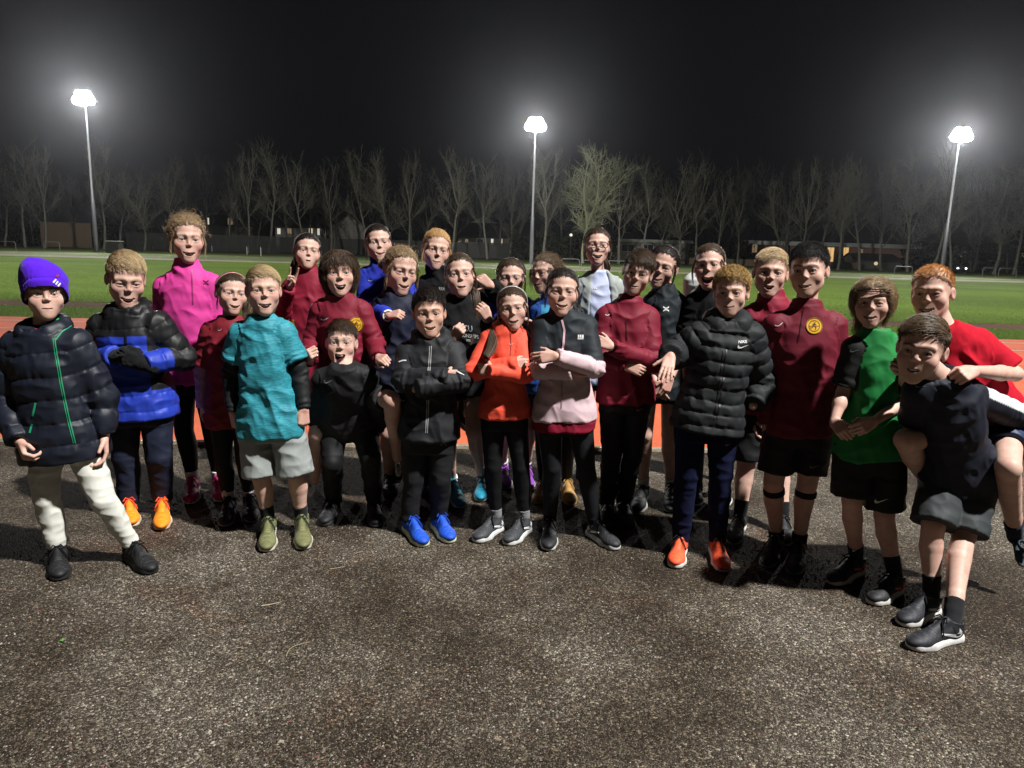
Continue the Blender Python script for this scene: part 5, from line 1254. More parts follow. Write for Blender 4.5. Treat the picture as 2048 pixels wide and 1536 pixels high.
# 26 rider in red
person(id='rider', label='ginger buzz-cut boy in red t-shirt riding piggyback', head=(1864, 522, 645), D=3.30, look=(-12, -2, -4), hair=('ginger', 'buzz', dict(t=0.0055, fade=0.9, blend=0.035)), mouth=(0.025, 0.0042, 0.006), eyes=0.35, flush=1.1, ear=1.2, hs=0.93, browk=0.4,
       j=dict(sl=(1842, 690, -.05), sr=(1962, 682, .0), el=(1812, 760, -.10), er=(2030, 748, -.10), wl=(1822, 742, -.26), wr=(1948, 742, -.36), hl=(1935, 850, .05), hr=(2012, 838, .05), kl=(1812, 880, -.24), kr=(2016, 935, -.30), al=(1868, 985, .12), ar=(2030, 1070, -.05)),
       fr=((2028, 1080), (2042, 1135), -.05), hand=dict(r=('fist', dict(to=(1908, 755, -.42), n=(0, -.8, .6), th=-1)), l=('fist', dict(to=(1798, 722, -.32), n=(-.4, -.8, .3), th=1))),
       tops=[dict(name='tee', key='top', th=0.012, hem=-0.05, mat='cotton', c=RED, sleeve='short', slen=0.85, collar='crew')],
       legs=dict(style='shorts', c=(0.012, 0.025, 0.075), len=dict(l=0.3, r=0.62), mat='nylon'), shoes=dict(c=(0.02, 0.05, 0.075), sc=(0.03, 0.05, 0.06)), socks=((0.010, 0.012, 0.03), 0.11), b=1.05)
# 27 carrier in navy
person(id='carrier', label='brown-haired boy in navy t-shirt and dark grey shorts carrying the boy in red', head=(1843, 622, 768), look=(-8, -4, 6), hair=('lbrown', 'short', dict(len=0.042, comb=(-0.8, -0.5, 0.1), fade=0.7, r=0.0012)), mouth=(0.018, 0.0035, -0.001), eyes=0.6, ear=1.15, hs=0.93, flush=1.0, D=3.08, hd=-.14,
       waist=0.74, j=dict(sl=(1836, 778, -.08), sr=(1940, 786, -.04), el=(1830, 868, .10), er=(2040, 835, .10), wl=(1850, 920, .20), wr=(2062, 905, .12), hl=(1885, 948, .10), hr=(1955, 950, .10), kl=(1866, 1050, -.02), kr=(1928, 1068, -.02)),
       fl=((1874, 1222), (1796, 1254)), fr=((1922, 1276), (1812, 1300)), nohand='lr', leg=0.9,
       tops=[dict(name='tee', key='top', th=0.016, hem=-0.12, mat='poly', sleeve=dict(l='short', r='long'), collar='crew', colf=split((lambda a, p: (p == 'uar') & (a['t'] > 0.12) & (a['V'][:, 2] > axis_z(a, 'uar') + 0.012), (0.50, 0.51, 0.51)), base=(0.008, 0.010, 0.019)))],
       legs=dict(style='shorts', c=(0.035, 0.040, 0.042), len=0.98, mat='poly', wide=0.094), shoes=dict(c=(0.014, 0.015, 0.020), sc=(0.62, 0.61, 0.58), tick=(0.5, 0.5, 0.5)), socks=((0.012, 0.012, 0.014), 0.11), b=1.04)
# 28 someone in white mostly hidden
person(id='white', label='person in white top bending down, only a shoulder showing behind the laughing girl', head=(1436, 525, 600), D=4.9, look=(0, -20, 0), hair=('dark', 'short'), mouth=(0.02, 0, 0), eyes=0.6, near=0,
       j=dict(sl=(1384, 562), sr=(1450, 580), el=(1378, 660), er=(1460, 670), hl=(1400, 740), hr=(1450, 740), kl=(1400, 840), kr=(1450, 840)), nohand='lr',
       tops=[dict(name='sweatshirt', key='top', th=0.022, hem=-0.1, mat='cotton', c=(0.55, 0.56, 0.55), collar='crew')],
       legs=dict(style='leggings', c=DARK, mat='lycra'), shoes=dict(c=DARK))

def build_people(only=None):
    todo = [(i, p) for i, p in enumerate(PEOPLE) if only is None or p['id'] in only]
    with ThreadPoolExecutor(4) as ex: res = list(ex.map(lambda t: compute_person(*t), todo))
    out = {}
    for (i, sp), (sk, recs) in zip(todo, res):
        ft = [q for f in sk['feet'].values() for q in f]
        loc = np.array([sk['P'][0], sk['D'], 0.0])
        if ft and sp['id'] not in ('longhair', 'strawb', 'rider'): loc = np.array([np.mean([q[0] for q in ft]), np.mean([q[1] for q in ft]), 0.0])
        root = empty('person', loc); tag(root, sp['label'], 'person', GK['grp']); O = {'root': root, 'sk': sk}
        for name, key, par, V, Q, T, C, mat in recs:
            o = make_obj(name, V, Q, mat, O[par] if par else root, C, True, T)
            O[key] = o
        out[sp['id']] = O
    return out
# ------------------------------------------------------------------ marks, zips, lettering and badges on the clothes
def hook(): return [(0, .38), (.12, .14), (.38, .02), (.66, .22), (1, .78), (.86, .72), (.60, .36), (.40, .20), (.22, .26), (.12, .44)]
def ua_mark(cx, cy, w, rot=0):
    out = []
    for s in (1, -1):
        o_ = [(.5 + .5 * math.cos(a), .5 + s * (.62 - .52 * abs(math.sin(a)))) for a in np.linspace(0, math.pi, 12)]
        i_ = [(.5 + .33 * math.cos(a), .5 + s * (.66 - .36 * abs(math.sin(a)))) for a in np.linspace(math.pi, 0, 12)]
        out.append(place(o_ + i_, cx, cy, w, w * .62, rot))
    return out
def three_bars(cx, cy, w, rot=0):
    return [place([(.05 + .32 * k, .0), (.27 + .32 * k, .0), (.27 + .32 * k - .06 - .02 * (2 - k), .30 + .28 * k), (.05 + .32 * k - .10, .22 + .28 * k)], cx, cy, w, w * .8, rot) for k in range(3)]
RUNNER = [[(.50, .78), (.56, .84), (.62, .78), (.56, .72)], [(.44, .70), (.56, .72), (.52, .46), (.42, .46)], [(.44, .70), (.30, .58), (.34, .54), (.46, .62)], [(.55, .70), (.70, .60), (.66, .55), (.53, .62)],
          [(.42, .48), (.26, .36), (.14, .38), (.15, .33), (.28, .30), (.48, .44)], [(.46, .48), (.62, .36), (.56, .18), (.61, .16), (.70, .38), (.53, .49)], [(.06, .50), (.40, .50), (.40, .46), (.06, .46)], [(.60, .50), (.94, .50), (.94, .46), (.60, .46)]]
def badge(parent, bv, cx, cy, r):
    def disc(R, off, col, name, par):
        rings = [[(cx, cy)] * 28] + [circle(cx, cy, R * f) for f in (.35, .7, 1.0)]; V = [stick(bv, q, off=off) for q in rings]
        if any(v is None for v in V): return None
        V = np.concatenate(V); Q = [[k * 28 + i, k * 28 + (i + 1) % 28, (k + 1) * 28 + (i + 1) % 28, (k + 1) * 28 + i] for k in range(3) for i in range(28)]
        return make_obj(name, V, np.array(Q), 'mark', par, np.array(col))
    b = disc(r, .0022, (0.60, 0.33, 0.012), 'badge', parent)
    if b is None: return
    V, Q = [], []
    for q in (r * .97, r * .90): V.append(stick(bv, circle(cx, cy, q), off=.0032))
    for q in (r * .66, r * .62): V.append(stick(bv, circle(cx, cy, q), off=.0032))
    V = np.concatenate(V); Q = [[a * 28 + i, a * 28 + (i + 1) % 28, (a + 1) * 28 + (i + 1) % 28, (a + 1) * 28 + i] for a in (0, 2) for i in range(28)]
    ext = [place(p, cx, cy, r * 1.35) for p in RUNNER] + [place([(-.03, 0), (.03, 0), (.03, .09), (-.03, .09)], cx + r * .8 * math.cos(a), cy + r * .8 * math.sin(a), r, r, math.degrees(a) + 90) for a in np.arange(18) * .349]
    Vs, Ts, o = [V], [[t for q in Q for t in ([q[0], q[1], q[2]], [q[0], q[2], q[3]])]], len(V)
    for p in ext:
        v = stick(bv, p, off=.0034)
        if v is None: continue
        Ts.append([[k + o for k in t] for t in tri_poly(p)]); Vs.append(v); o += len(v)
    make_obj('emblem', np.vstack(Vs), np.zeros((0, 4), int), 'mark', parent, np.array((0.05, 0.006, 0.012)), False, np.array([t for T in Ts for t in T]))
def finish_people(P):
    cache = {}
    def on(i, key):
        o = P[i].get(key)
        if o is not None and o.name not in cache: cache[o.name] = bvh_of(o)
        return o, (cache[o.name] if o is not None else None)
    GREY = (0.16, 0.16, 0.165); PALE = (0.55, 0.55, 0.54)
    def put(i, key, name, polys, col):
        if i not in P: return
        o, b = on(i, key); decal(name, o, b, polys, col)
    def line(i, key, name, pts, w, col, **k):
        if i not in P: return
        o, b = on(i, key); strip(name, o, b, pts, w, col, **k)
    sw = lambda cx, cy, w, rot=0, sy=.75: [place(SWOOSH, cx, cy, w, w * sy, rot)]
    line('beanie', 'top', 'zip', [(108, 676), (112, 705), (122, 765), (134, 825), (149, 886)], 6, (0.015, 0.27, 0.12)); line('beanie', 'top', 'zip_teeth', [(108, 676), (112, 705), (122, 765), (134, 825), (149, 886)], 2, (0.008, 0.02, 0.016), off=.0045)
    line('beanie', 'top', 'pocket_zip', [(72, 806), (66, 832)], 4, (0.015, 0.27, 0.12), n=8); line('beanie', 'top', 'pocket_zip', [(65, 848), (60, 866)], 4, (0.015, 0.27, 0.12), n=8)
    line('beanie', 'top', 'collar_piping', [(112, 680), (124, 664), (142, 652), (156, 644)], 2.5, (0.015, 0.27, 0.12), n=14)
    put('beanie', 'beanie', 'label', [place([(0, 0), (1, 0), (.95, 1), (.1, 1)], 109 + 4.4 * k, 562 + 3.6 * k, 3.6, 8, 38) for k in range(4)], (0.7, 0.7, 0.68)); put('beanie', 'beanie', 'emblem', [place([(0, .3), (.5, 0), (1, .4), (.7, 1), (.3, .9)], 114, 552, 6, 8, 10)], (0.25, 0.02, 0.05))
    line('gloves', 'top', 'zip', [(252, 628), (251, 655), (252, 692)], 5, DARK)
    line('pinkgirl', 'top', 'zip', [(383, 538), (385, 575), (386, 608)], 2.5, (0.28, 0.02, 0.12)); put('pinkgirl', 'top', 'logo', ua_mark(412, 565, 12), (0.10, 0.01, 0.05))
    put('mauve', 'top', 'logo', [place(hook(), 440, 659, 8, 6)], PALE)
    for dx in (-2.5, 2.0): line('teal', 'legs', 'drawstring', [(540 + dx, 838), (540 + dx * 1.3, 849)], 2, WHITE, n=6)
    put('teal', 'top', 'logo', [place([(0, .2), (.2, 0), (.8, 0), (1, .5), (.8, 1), (.6, .9), (.8, .5), (.6, .2), (.3, .2), (.15, .4)], 567, 677, 9, 8)], (0.03, 0.33, 0.38))
    put('longhair', 'top', 'logo', [place(hook(), 650, 637, 17, 8)], PALE)
    if 'longhair' in P: badge(*on('longhair', 'top'), 712, 649, 15)
    put('longhair', 'legs', 'logo', three_bars(776, 791, 15), WHITE)
    put('shout', 'top', 'logo', sw(657, 760, 19, -5), GREY)
    put('bluegirl', 'top', 'logo', [place(hook(), 742, 560, 11, 6)], PALE)
    put('strawb', 'top', 'lettering', text_polys('EST', 884, 578, 8, -10), PALE)
    if 'ponytail' in P:
        o, b = on('ponytail', 'top'); decal('lettering', o, b, text_polys('ICU', 934, 657, 17, -6, .8) + text_polys('CHAMPIONSHIPS', 927, 671, 11, -6, .72) + text_polys('2023', 938, 681, 6, -6), (0.45, 0.45, 0.44)); decal('emblem', o, b, [place([(0, .2), (.4, 0), (.8, .3), (1, .9), (.6, .6), (.3, .8)], 905, 658, 20, 13)], (0.30, 0.30, 0.29))
    for dx in (-1.8, 1.8):
        line('runjacket', 'top', 'zip', [(861 + dx, 692), (860 + dx, 720), (858 + dx, 742)], 1.6, (0.35, 0.35, 0.35)); line('runjacket', 'top', 'zip', [(856 + dx, 800), (855 + dx, 830), (853 + dx, 866)], 1.6, (0.35, 0.35, 0.35))
    line('runjacket', 'top', 'reflective_strip', [(798, 724), (806, 721), (813, 721)], 2.4, (0.6, 0.6, 0.6), n=8); line('runjacket', 'top', 'reflective_strip', [(911, 741), (920, 746), (928, 750)], 2.4, (0.6, 0.6, 0.6), n=8); put('runjacket', 'legs', 'logo', ua_mark(887, 886, 12), GREY)
    put('orange', 'top', 'logo', sw(1024, 686, 11, -8), (0.7, 0.4, 0.34)); line('orange', 'top', 'zip', [(1021, 664), (1022, 690), (1021, 712)], 1.8, (0.40, 0.035, 0.02))
    line('blackpink', 'top', 'zip', [(1124, 640), (1129, 660), (1127, 690), (1124, 704)], 4, (0.62, 0.40, 0.45)); line('blackpink', 'top', 'zip', [(1123, 762), (1124, 790), (1123, 816)], 2, (0.35, 0.2, 0.24)); put('blackpink', 'top', 'logo', [place([(0, 0), (1, 0), (1, .18), (0, .18)], 1161, 674, 12, 9), place([(.05, .3), (.3, .3), (.3, 1), (.05, 1)], 1161, 674, 12, 9), place([(.4, .3), (.65, .3), (.65, 1), (.4, 1)], 1161, 674, 12, 9), place([(.75, .3), (1, .3), (1, 1), (.75, 1)], 1161, 674, 12, 9)], WHITE)
    put('specs', 'top', 'logo', three_bars(1189, 573, 12), WHITE)
    put('tracksuit', 'top', 'logo', [place(hook(), 1217, 627, 15, 9, -10)], PALE); put('tracksuit', 'legs', 'logo', sw(1279, 817, 14, -8), (0.35, 0.10, 0.12)); line('tracksuit', 'top', 'zip', [(1252, 640), (1253, 660), (1254, 680)], 2, (0.05, 0.004, 0.008))
    put('blacktee', 'top', 'logo', ua_mark(1332, 618, 12), WHITE)
    put('blackpuffer', 'top', 'logo', sw(1486, 690, 23, -4, .55) + text_polys('NIKE', 1485, 684, 8, 3), WHITE)
    for dx in (-3, 3): line('blackpuffer', 'top', 'zip', [(1450 + dx, 700), (1444 + dx, 760), (1432 + dx, 838)], 3, (0.004, 0.004, 0.005), n=60)
    put('blackpuffer', 'legs', 'logo', sw(1457, 886, 14, -12), GREY)
    put('tall', 'top', 'logo', [place(hook(), 1558, 648, 18, 9, -8)], PALE); put('tall', 'legs', 'logo', sw(1630, 930, 22, -4, .6), (0.10, 0.10, 0.105)); line('tall', 'top', 'zip', [(1608, 615), (1602, 650), (1597, 684)], 2, (0.04, 0.003, 0.006))
    if 'tall' in P: badge(*on('tall', 'top'), 1628, 652, 17)
    put('green', 'top', 'logo', sw(1710, 699, 20, -2, .5), (0.10, 0.14, 0.11)); put('green', 'legs', 'logo', sw(1763, 998, 29, -4, .55), WHITE); put('green', 'sockl', 'logo', sw(1711, 1098, 13, -8, .7), WHITE)
    put('carrier', 'top', 'logo', sw(1842, 771, 22, 4, .5), GREY)
    for i, d in P.items():      # ticks on the shoes
        for s_ in 'lr':
            for pts, dr in d['sk'].get('sw' + s_, []):
                o, b = on(i, 'shoe' + s_); v = stick(b, pts, dirs=dr, off=.0016)
                if v is not None: make_obj('logo', v, np.zeros((0, 4), int), 'mark', o, np.array(next(p for p in PEOPLE if p['id'] == i)['shoes']['tick']), False, np.array([list(t) for t in tri_poly(SWOOSH)]))
# ------------------------------------------------------------------ the ground: gravel, running track, field, far path
E0, E1 = on_ground(290, 888), on_ground(1800, 911)
TD = norm(E1 - E0); TN = np.array([-TD[1], TD[0], 0])
def sheet(name, x0, x1, n0, n1, z, mat, div=1):
    xs = np.linspace(x0, x1, div + 1); V = []
    for n_ in (n0, n1):
        for x in xs: V.append(E0 + TD * x + TN * n_ + [0, 0, z])
    m = div + 1; Q = np.array([[i, i + 1, m + i + 1, m + i] for i in range(div)])
    o = make_obj(name, np.array(V), Q, mat, smooth=False, loc=(0, 0, 0)); o['kind'] = 'structure'; return o

def gravel_material():
    m, nt, b = newmat('gravel_ground'); L = nt.links.new
    tc = nt.nodes.new('ShaderNodeTexCoord')
    def vor(scale, feat='F1'):
        v = nt.nodes.new('ShaderNodeTexVoronoi'); v.inputs['Scale'].default_value = scale; v.feature = feat; L(tc.outputs['Object'], v.inputs['Vector']); return v
    def noi(scale, det=4, rough=0.55):
        n = nt.nodes.new('ShaderNodeTexNoise'); n.inputs['Scale'].default_value = scale; n.inputs['Detail'].default_value = det; n.inputs['Roughness'].default_value = rough; L(tc.outputs['Object'], n.inputs['Vector']); return n
    v1, v2 = vor(140), vor(270)
    sep = nt.nodes.new('ShaderNodeSeparateColor'); L(v1.outputs['Color'], sep.inputs[0])
    r1 = ramp(nt, [(0.0, (0.015, 0.011, 0.0075)), (0.44, (0.030, 0.023, 0.0155)), (0.66, (0.068, 0.054, 0.039)), (0.85, (0.19, 0.163, 0.125)), (1.0, (0.44, 0.40, 0.33))]); L(sep.outputs[0], r1.inputs[0])
    sep2 = nt.nodes.new('ShaderNodeSeparateColor'); L(v2.outputs['Color'], sep2.inputs[0])
    r2 = ramp(nt, [(0.0, (0.018, 0.014, 0.010)), (0.5, (0.040, 0.032, 0.024)), (0.8, (0.11, 0.096, 0.078)), (1.0, (0.32, 0.29, 0.25))]); L(sep2.outputs[1], r2.inputs[0])
    mx = nt.nodes.new('ShaderNodeMix'); mx.data_type = 'RGBA'; L(sep.outputs[2], mx.inputs['Factor']); L(r1.outputs[0], mx.inputs['A']); L(r2.outputs[0], mx.inputs['B'])
    # broad stains: damp brown, worn grey, brick-red grit from the track
    big = noi(1.1, 5, 0.6); rb = ramp(nt, [(0.36, (0.30, 0.245, 0.18)), (0.49, (0.66, 0.60, 0.52)), (0.64, (1.35, 1.35, 1.32))]); L(big.outputs[0], rb.inputs[0])
    mul = nt.nodes.new('ShaderNodeMix'); mul.data_type = 'RGBA'; mul.blend_type = 'MULTIPLY'; mul.inputs['Factor'].default_value = 1; L(mx.outputs['Result'], mul.inputs['A']); L(rb.outputs[0], mul.inputs['B'])
    red = noi(0.9, 4, 0.6); red.inputs['Distortion'].default_value = 0.5; rr = ramp(nt, [(0.56, (0, 0, 0)), (0.68, (0.5, 0.5, 0.5))]); L(red.outputs[0], rr.inputs[0])
    mr = nt.nodes.new('ShaderNodeMix'); mr.data_type = 'RGBA'; mr.blend_type = 'MULTIPLY'; L(rr.outputs[0], mr.inputs['Factor']); L(mul.outputs['Result'], mr.inputs['A']); mr.inputs['B'].default_value = (1.2, 0.62, 0.5, 1)
    L(mr.outputs['Result'], b.inputs['Base Color'])
    b.inputs['Roughness'].default_value = 0.8; b.inputs['Specular IOR Level'].default_value = 0.2
    inv = nt.nodes.new('ShaderNodeMath'); inv.operation = 'SUBTRACT'; inv.inputs[0].default_value = 1; L(v1.outputs['Distance'], inv.inputs[1])
    ad = nt.nodes.new('ShaderNodeMath'); ad.operation = 'ADD'; L(inv.outputs[0], ad.inputs[0]); L(sep.outputs[0], ad.inputs[1])
    bump_from(nt, b, ad.outputs[0], 0.9, 0.004); MATS['gravel_ground'] = m
    m, nt, b = newmat('pebble'); vcol(nt, b); b.inputs['Roughness'].default_value = 0.55; b.inputs['Specular IOR Level'].default_value = 0.4; MATS['pebble'] = m
def flat_material(name, stops, scale, bump=0.3, bscale=200, bdist=0.003, rough=0.8, big=None, spec=0.3):
    m, nt, b = newmat(name); L = nt.links.new
    n = noise_node(nt, scale, 5, 0.65); r = ramp(nt, stops); L(n.outputs[0], r.inputs[0]); out = r.outputs[0]
    if big:
        n2 = noise_node(nt, big[0], 4, 0.6); r2 = ramp(nt, [(0.35, (big[1],) * 3), (0.65, (big[2],) * 3)]); L(n2.outputs[0], r2.inputs[0])
        mx = nt.nodes.new('ShaderNodeMix'); mx.data_type = 'RGBA'; mx.blend_type = 'MULTIPLY'; mx.inputs['Factor'].default_value = 1; L(out, mx.inputs['A']); L(r2.outputs[0], mx.inputs['B']); out = mx.outputs['Result']
    L(out, b.inputs['Base Color']); b.inputs['Roughness'].default_value = rough; b.inputs['Specular IOR Level'].default_value = spec
    n3 = noise_node(nt, bscale, 3, 0.6); bump_from(nt, b, n3.outputs[0], bump, bdist); MATS[name] = m; return m

def build_ground():
    gravel_material()
    flat_material('track_rubber', [(0.3, (0.42, 0.075, 0.026)), (0.5, (0.56, 0.112, 0.040)), (0.7, (0.66, 0.15, 0.06))], 160, 0.5, 260, 0.003, 0.75, (0.8, 0.8, 1.12))
    flat_material('field_grass', [(0.25, (0.052, 0.092, 0.006)), (0.5, (0.095, 0.160, 0.011)), (0.75, (0.140, 0.210, 0.020))], 26, 1.0, 45, 0.05, 0.9, (0.12, 0.75, 1.2), 0.08)
    flat_material('rough_grass', [(0.3, (0.045, 0.070, 0.016)), (0.55, (0.090, 0.118, 0.034)), (0.75, (0.14, 0.150, 0.060))], 9, 1.0, 20, 0.08, 0.8, (0.15, 0.6, 1.3))
    flat_material('dirt', [(0.3, (0.075, 0.030, 0.018)), (0.6, (0.14, 0.062, 0.036)), (0.8, (0.20, 0.12, 0.075))], 12, 0.8, 60, 0.02, 0.9, (0.5, 0.7, 1.2))
    flat_material('pale_path', [(0.3, (0.13, 0.115, 0.07)), (0.7, (0.26, 0.225, 0.15))], 4, 0.5, 40, 0.01, 0.9)
    flat_material('line_paint', [(0.35, (0.45, 0.30, 0.24)), (0.6, (0.72, 0.66, 0.60))], 40, 0.2, 100, 0.002, 0.7)
    flat_material('kerb_stone', [(0.3, (0.16, 0.13, 0.09)), (0.7, (0.36, 0.31, 0.23))], 30, 0.6, 80, 0.006, 0.85)
    sheet('ground', -500, 500, -60, 700, -0.020, 'rough_grass', 8)
    sheet('gravel', -30, 36, -30, 0.0, 0.0, 'gravel_ground', 4)
    sheet('running_track', -60, 66, 0.09, 9.1, -0.004, 'track_rubber', 6)
    for k in range(7): sheet('track_line', -60, 66, 1.1 + k * 1.22 - 0.025, 1.1 + k * 1.22 + 0.025, 0.000, 'line_paint', 6) if k > 4 else None
    V, Q = [], []
    rng = np.random.default_rng(5); m = 240; xs = np.linspace(-30, 36, m)
    w0 = 0.005 * rng.normal(0, 1, m); w1 = 0.008 * rng.normal(0, 1, m)
    P = lambda x, n_, z: E0 + TD * x + TN * n_ + [0, 0, z]
    V = np.array([P(x, a + q[i], z) for a, z, q in ((0.0, -0.01, w0), (0.005, 0.022, w0), (0.06, 0.024, w1), (0.065, -0.01, w1)) for i, x in enumerate(xs)])
    Q = np.array([[r * m + i, r * m + i + 1, (r + 1) * m + i + 1, (r + 1) * m + i] for r in range(3) for i in range(m - 1)])
    make_obj('track_kerb', V, Q, 'kerb_stone', smooth=False, loc=(0, 0, 0))['kind'] = 'structure'
    sheet('verge', -80, 90, 9.1, 11.6, -0.008, 'field_grass', 4)
    sheet('dirt_strip', -80, 90, 11.6, 12.9, -0.012, 'dirt', 4)
    sheet('field', -200, 220, 12.9, 55.0, -0.008, 'field_grass', 6)
    sheet('footpath', -200, 220, 55.0, 60.0, -0.012, 'pale_path', 6)
    # loose stones on the gravel: nobody could count them
    N = 110000; r = np.sqrt(rng.random(N)); y = 1.7 + 4.0 * rng.random(N) ** 1.5; x = (rng.random(N) * 2 - 1) * (0.75 * y + 0.3)
    off = (np.stack([x, y, 0 * x], 1) - E0) @ TN; k = off < -0.03; x, y = x[k], y[k]; N = len(x)
    s = 0.0016 + 0.0032 * rng.random(N) ** 2.6 + 0.004 * (rng.random(N) < 0.012)
    cl = vnoise(np.stack([x * 2.2, y * 2.2, 0 * x], 1)); s *= 0.85 + 0.35 * cl
    O = np.array([[1, 0, 0], [0, 1, 0], [-1, 0, 0], [0, -1, 0], [0, 0, 0.8], [0, 0, -0.5]])
    a = rng.random(N) * 6.28; ca, sa = np.cos(a), np.sin(a)
    G = O[None] * (0.65 + 0.7 * rng.random((N, 6, 1))) * s[:, None, None] * np.array([1.25, 0.9, 1])
    Vx = G[..., 0] * ca[:, None] - G[..., 1] * sa[:, None] + x[:, None]; Vy = G[..., 0] * sa[:, None] + G[..., 1] * ca[:, None] + y[:, None]; Vz = G[..., 2] + s[:, None] * 0.25
    V = np.stack([Vx, Vy, Vz], -1).reshape(-1, 3)
    T = np.array([[0, 1, 4], [1, 2, 4], [2, 3, 4], [3, 0, 4], [1, 0, 5], [2, 1, 5], [3, 2, 5], [0, 3, 5]])
    T = (T[None] + 6 * np.arange(N)[:, None, None]).reshape(-1, 3)
    pal = np.array([[0.04, 0.030, 0.022], [0.085, 0.068, 0.050], [0.16, 0.135, 0.105], [0.26, 0.235, 0.195], [0.40, 0.37, 0.32], [0.15, 0.055, 0.04]])
    c = pal[rng.choice(6, N, p=[0.34, 0.31, 0.18, 0.10, 0.03, 0.04])] * 0.85 * (0.8 + 0.4 * rng.random((N, 1)))
    make_obj('loose_gravel', V, np.zeros((0, 4), int), 'pebble', None, np.repeat(c, 6, 0), False, T, loc=(0, 0, 0))
    o = bpy.data.objects['loose_gravel']; tag(o, 'loose pale and brown stone chips scattered over the gravel ground', 'gravel', None, 'stuff')
    # grass blades along the near edge of the verge and the field
    N = 52000; n_ = np.concatenate([9.1 + 2.5 * rng.random(N // 4), 12.9 + 13 * rng.random(3 * N // 4) ** 1.6]); N = len(n_)
    x = (rng.random(N) * 2 - 1) * (n_ + 6) * 0.85 + 1.0
    B = E0[None] + x[:, None] * TD + n_[:, None] * TN; hgt = (0.012 + 0.022 * rng.random(N)) * (0.7 + 0.6 * (vnoise(B * 1.5) + 1) / 2); w = 0.004 + 0.005 * rng.random(N)
    a = rng.random(N) * 6.28; d = np.stack([np.cos(a), np.sin(a), 0 * a], 1); ln = np.stack([-np.sin(a), np.cos(a), 0 * a], 1) * (0.5 * hgt * rng.normal(0, 1, N))[:, None]
    V = np.stack([B - d * w[:, None], B + d * w[:, None], B + ln + np.array([0, 0, 1]) * hgt[:, None]], 1).reshape(-1, 3); V[:, 2] -= 0.008
    T = np.arange(3 * N).reshape(-1, 3); c = np.array([0.085, 0.155, 0.020]) * (0.6 + 0.9 * rng.random((N, 1))) + np.array([0.05, 0.03, 0.0]) * (rng.random((N, 1)) < 0.15)
    m_, nt, b = newmat('grass_blade'); vcol(nt, b); b.inputs['Roughness'].default_value = 0.6; MATS['grass_blade'] = m_
    tag(make_obj('grass', V, np.zeros((0, 4), int), 'grass_blade', None, np.repeat(c, 3, 0), False, T, loc=(0, 0, 0)), 'short green grass blades along the verge and near edge of the field', 'grass', None, 'stuff')
    # bits lying on the gravel
    def twig(p0, p1, bend, lab, nm='twig', col=(0.28, 0.22, 0.14), rr=0.0022):
        A, Bp = on_ground(*p0), on_ground(*p1); f = np.linspace(0, 1, 7)[:, None]; side = np.cross(norm(Bp - A), [0, 0, 1])
        P_ = A + (Bp - A) * f + side * bend * np.sin(f * np.pi) + np.array([0, 0, 0.006]); v, q = polytube(P_, np.linspace(rr, rr * .5, 7), 6)
        tag(make_obj(nm, v, q, 'pebble', None, np.array(col), loc=A), lab, nm)
    twig((523, 1214), (563, 1206), 0.004, 'straight dry straw on the gravel in front of the teal boy', 'straw', (0.45, 0.38, 0.24))
    twig((572, 1316), (620, 1287), -0.03, 'bent thin brown twig lying on the gravel in the left foreground')
    twig((660, 1140), (690, 1135), 0.003, 'short dry grass stalk on the gravel between olive and blue shoes', 'stalk', (0.40, 0.33, 0.22), 0.0016)
    G0 = on_ground(126, 1283); vs = []
    for k in range(4):
        an = k * 1.57 + 0.5; e = np.array([math.cos(an), math.sin(an), 0]); s_ = np.array([-e[1], e[0], 0])
        P_ = np.array([G0 + [0, 0, .004], G0 + e * .006 + s_ * .004 + [0, 0, .008], G0 + e * .013 + [0, 0, .008], G0 + e * .006 - s_ * .004 + [0, 0, .008]]); vs.append((P_, np.array([[0, 1, 2, 3]])))
    v, q = merge(vs); tag(make_obj('weed_sprout', v, q, 'pebble', None, np.array([0.10, 0.32, 0.06]), loc=G0), 'tiny bright green weed sprouting from the gravel in front of the purple-hatted child', 'weed')

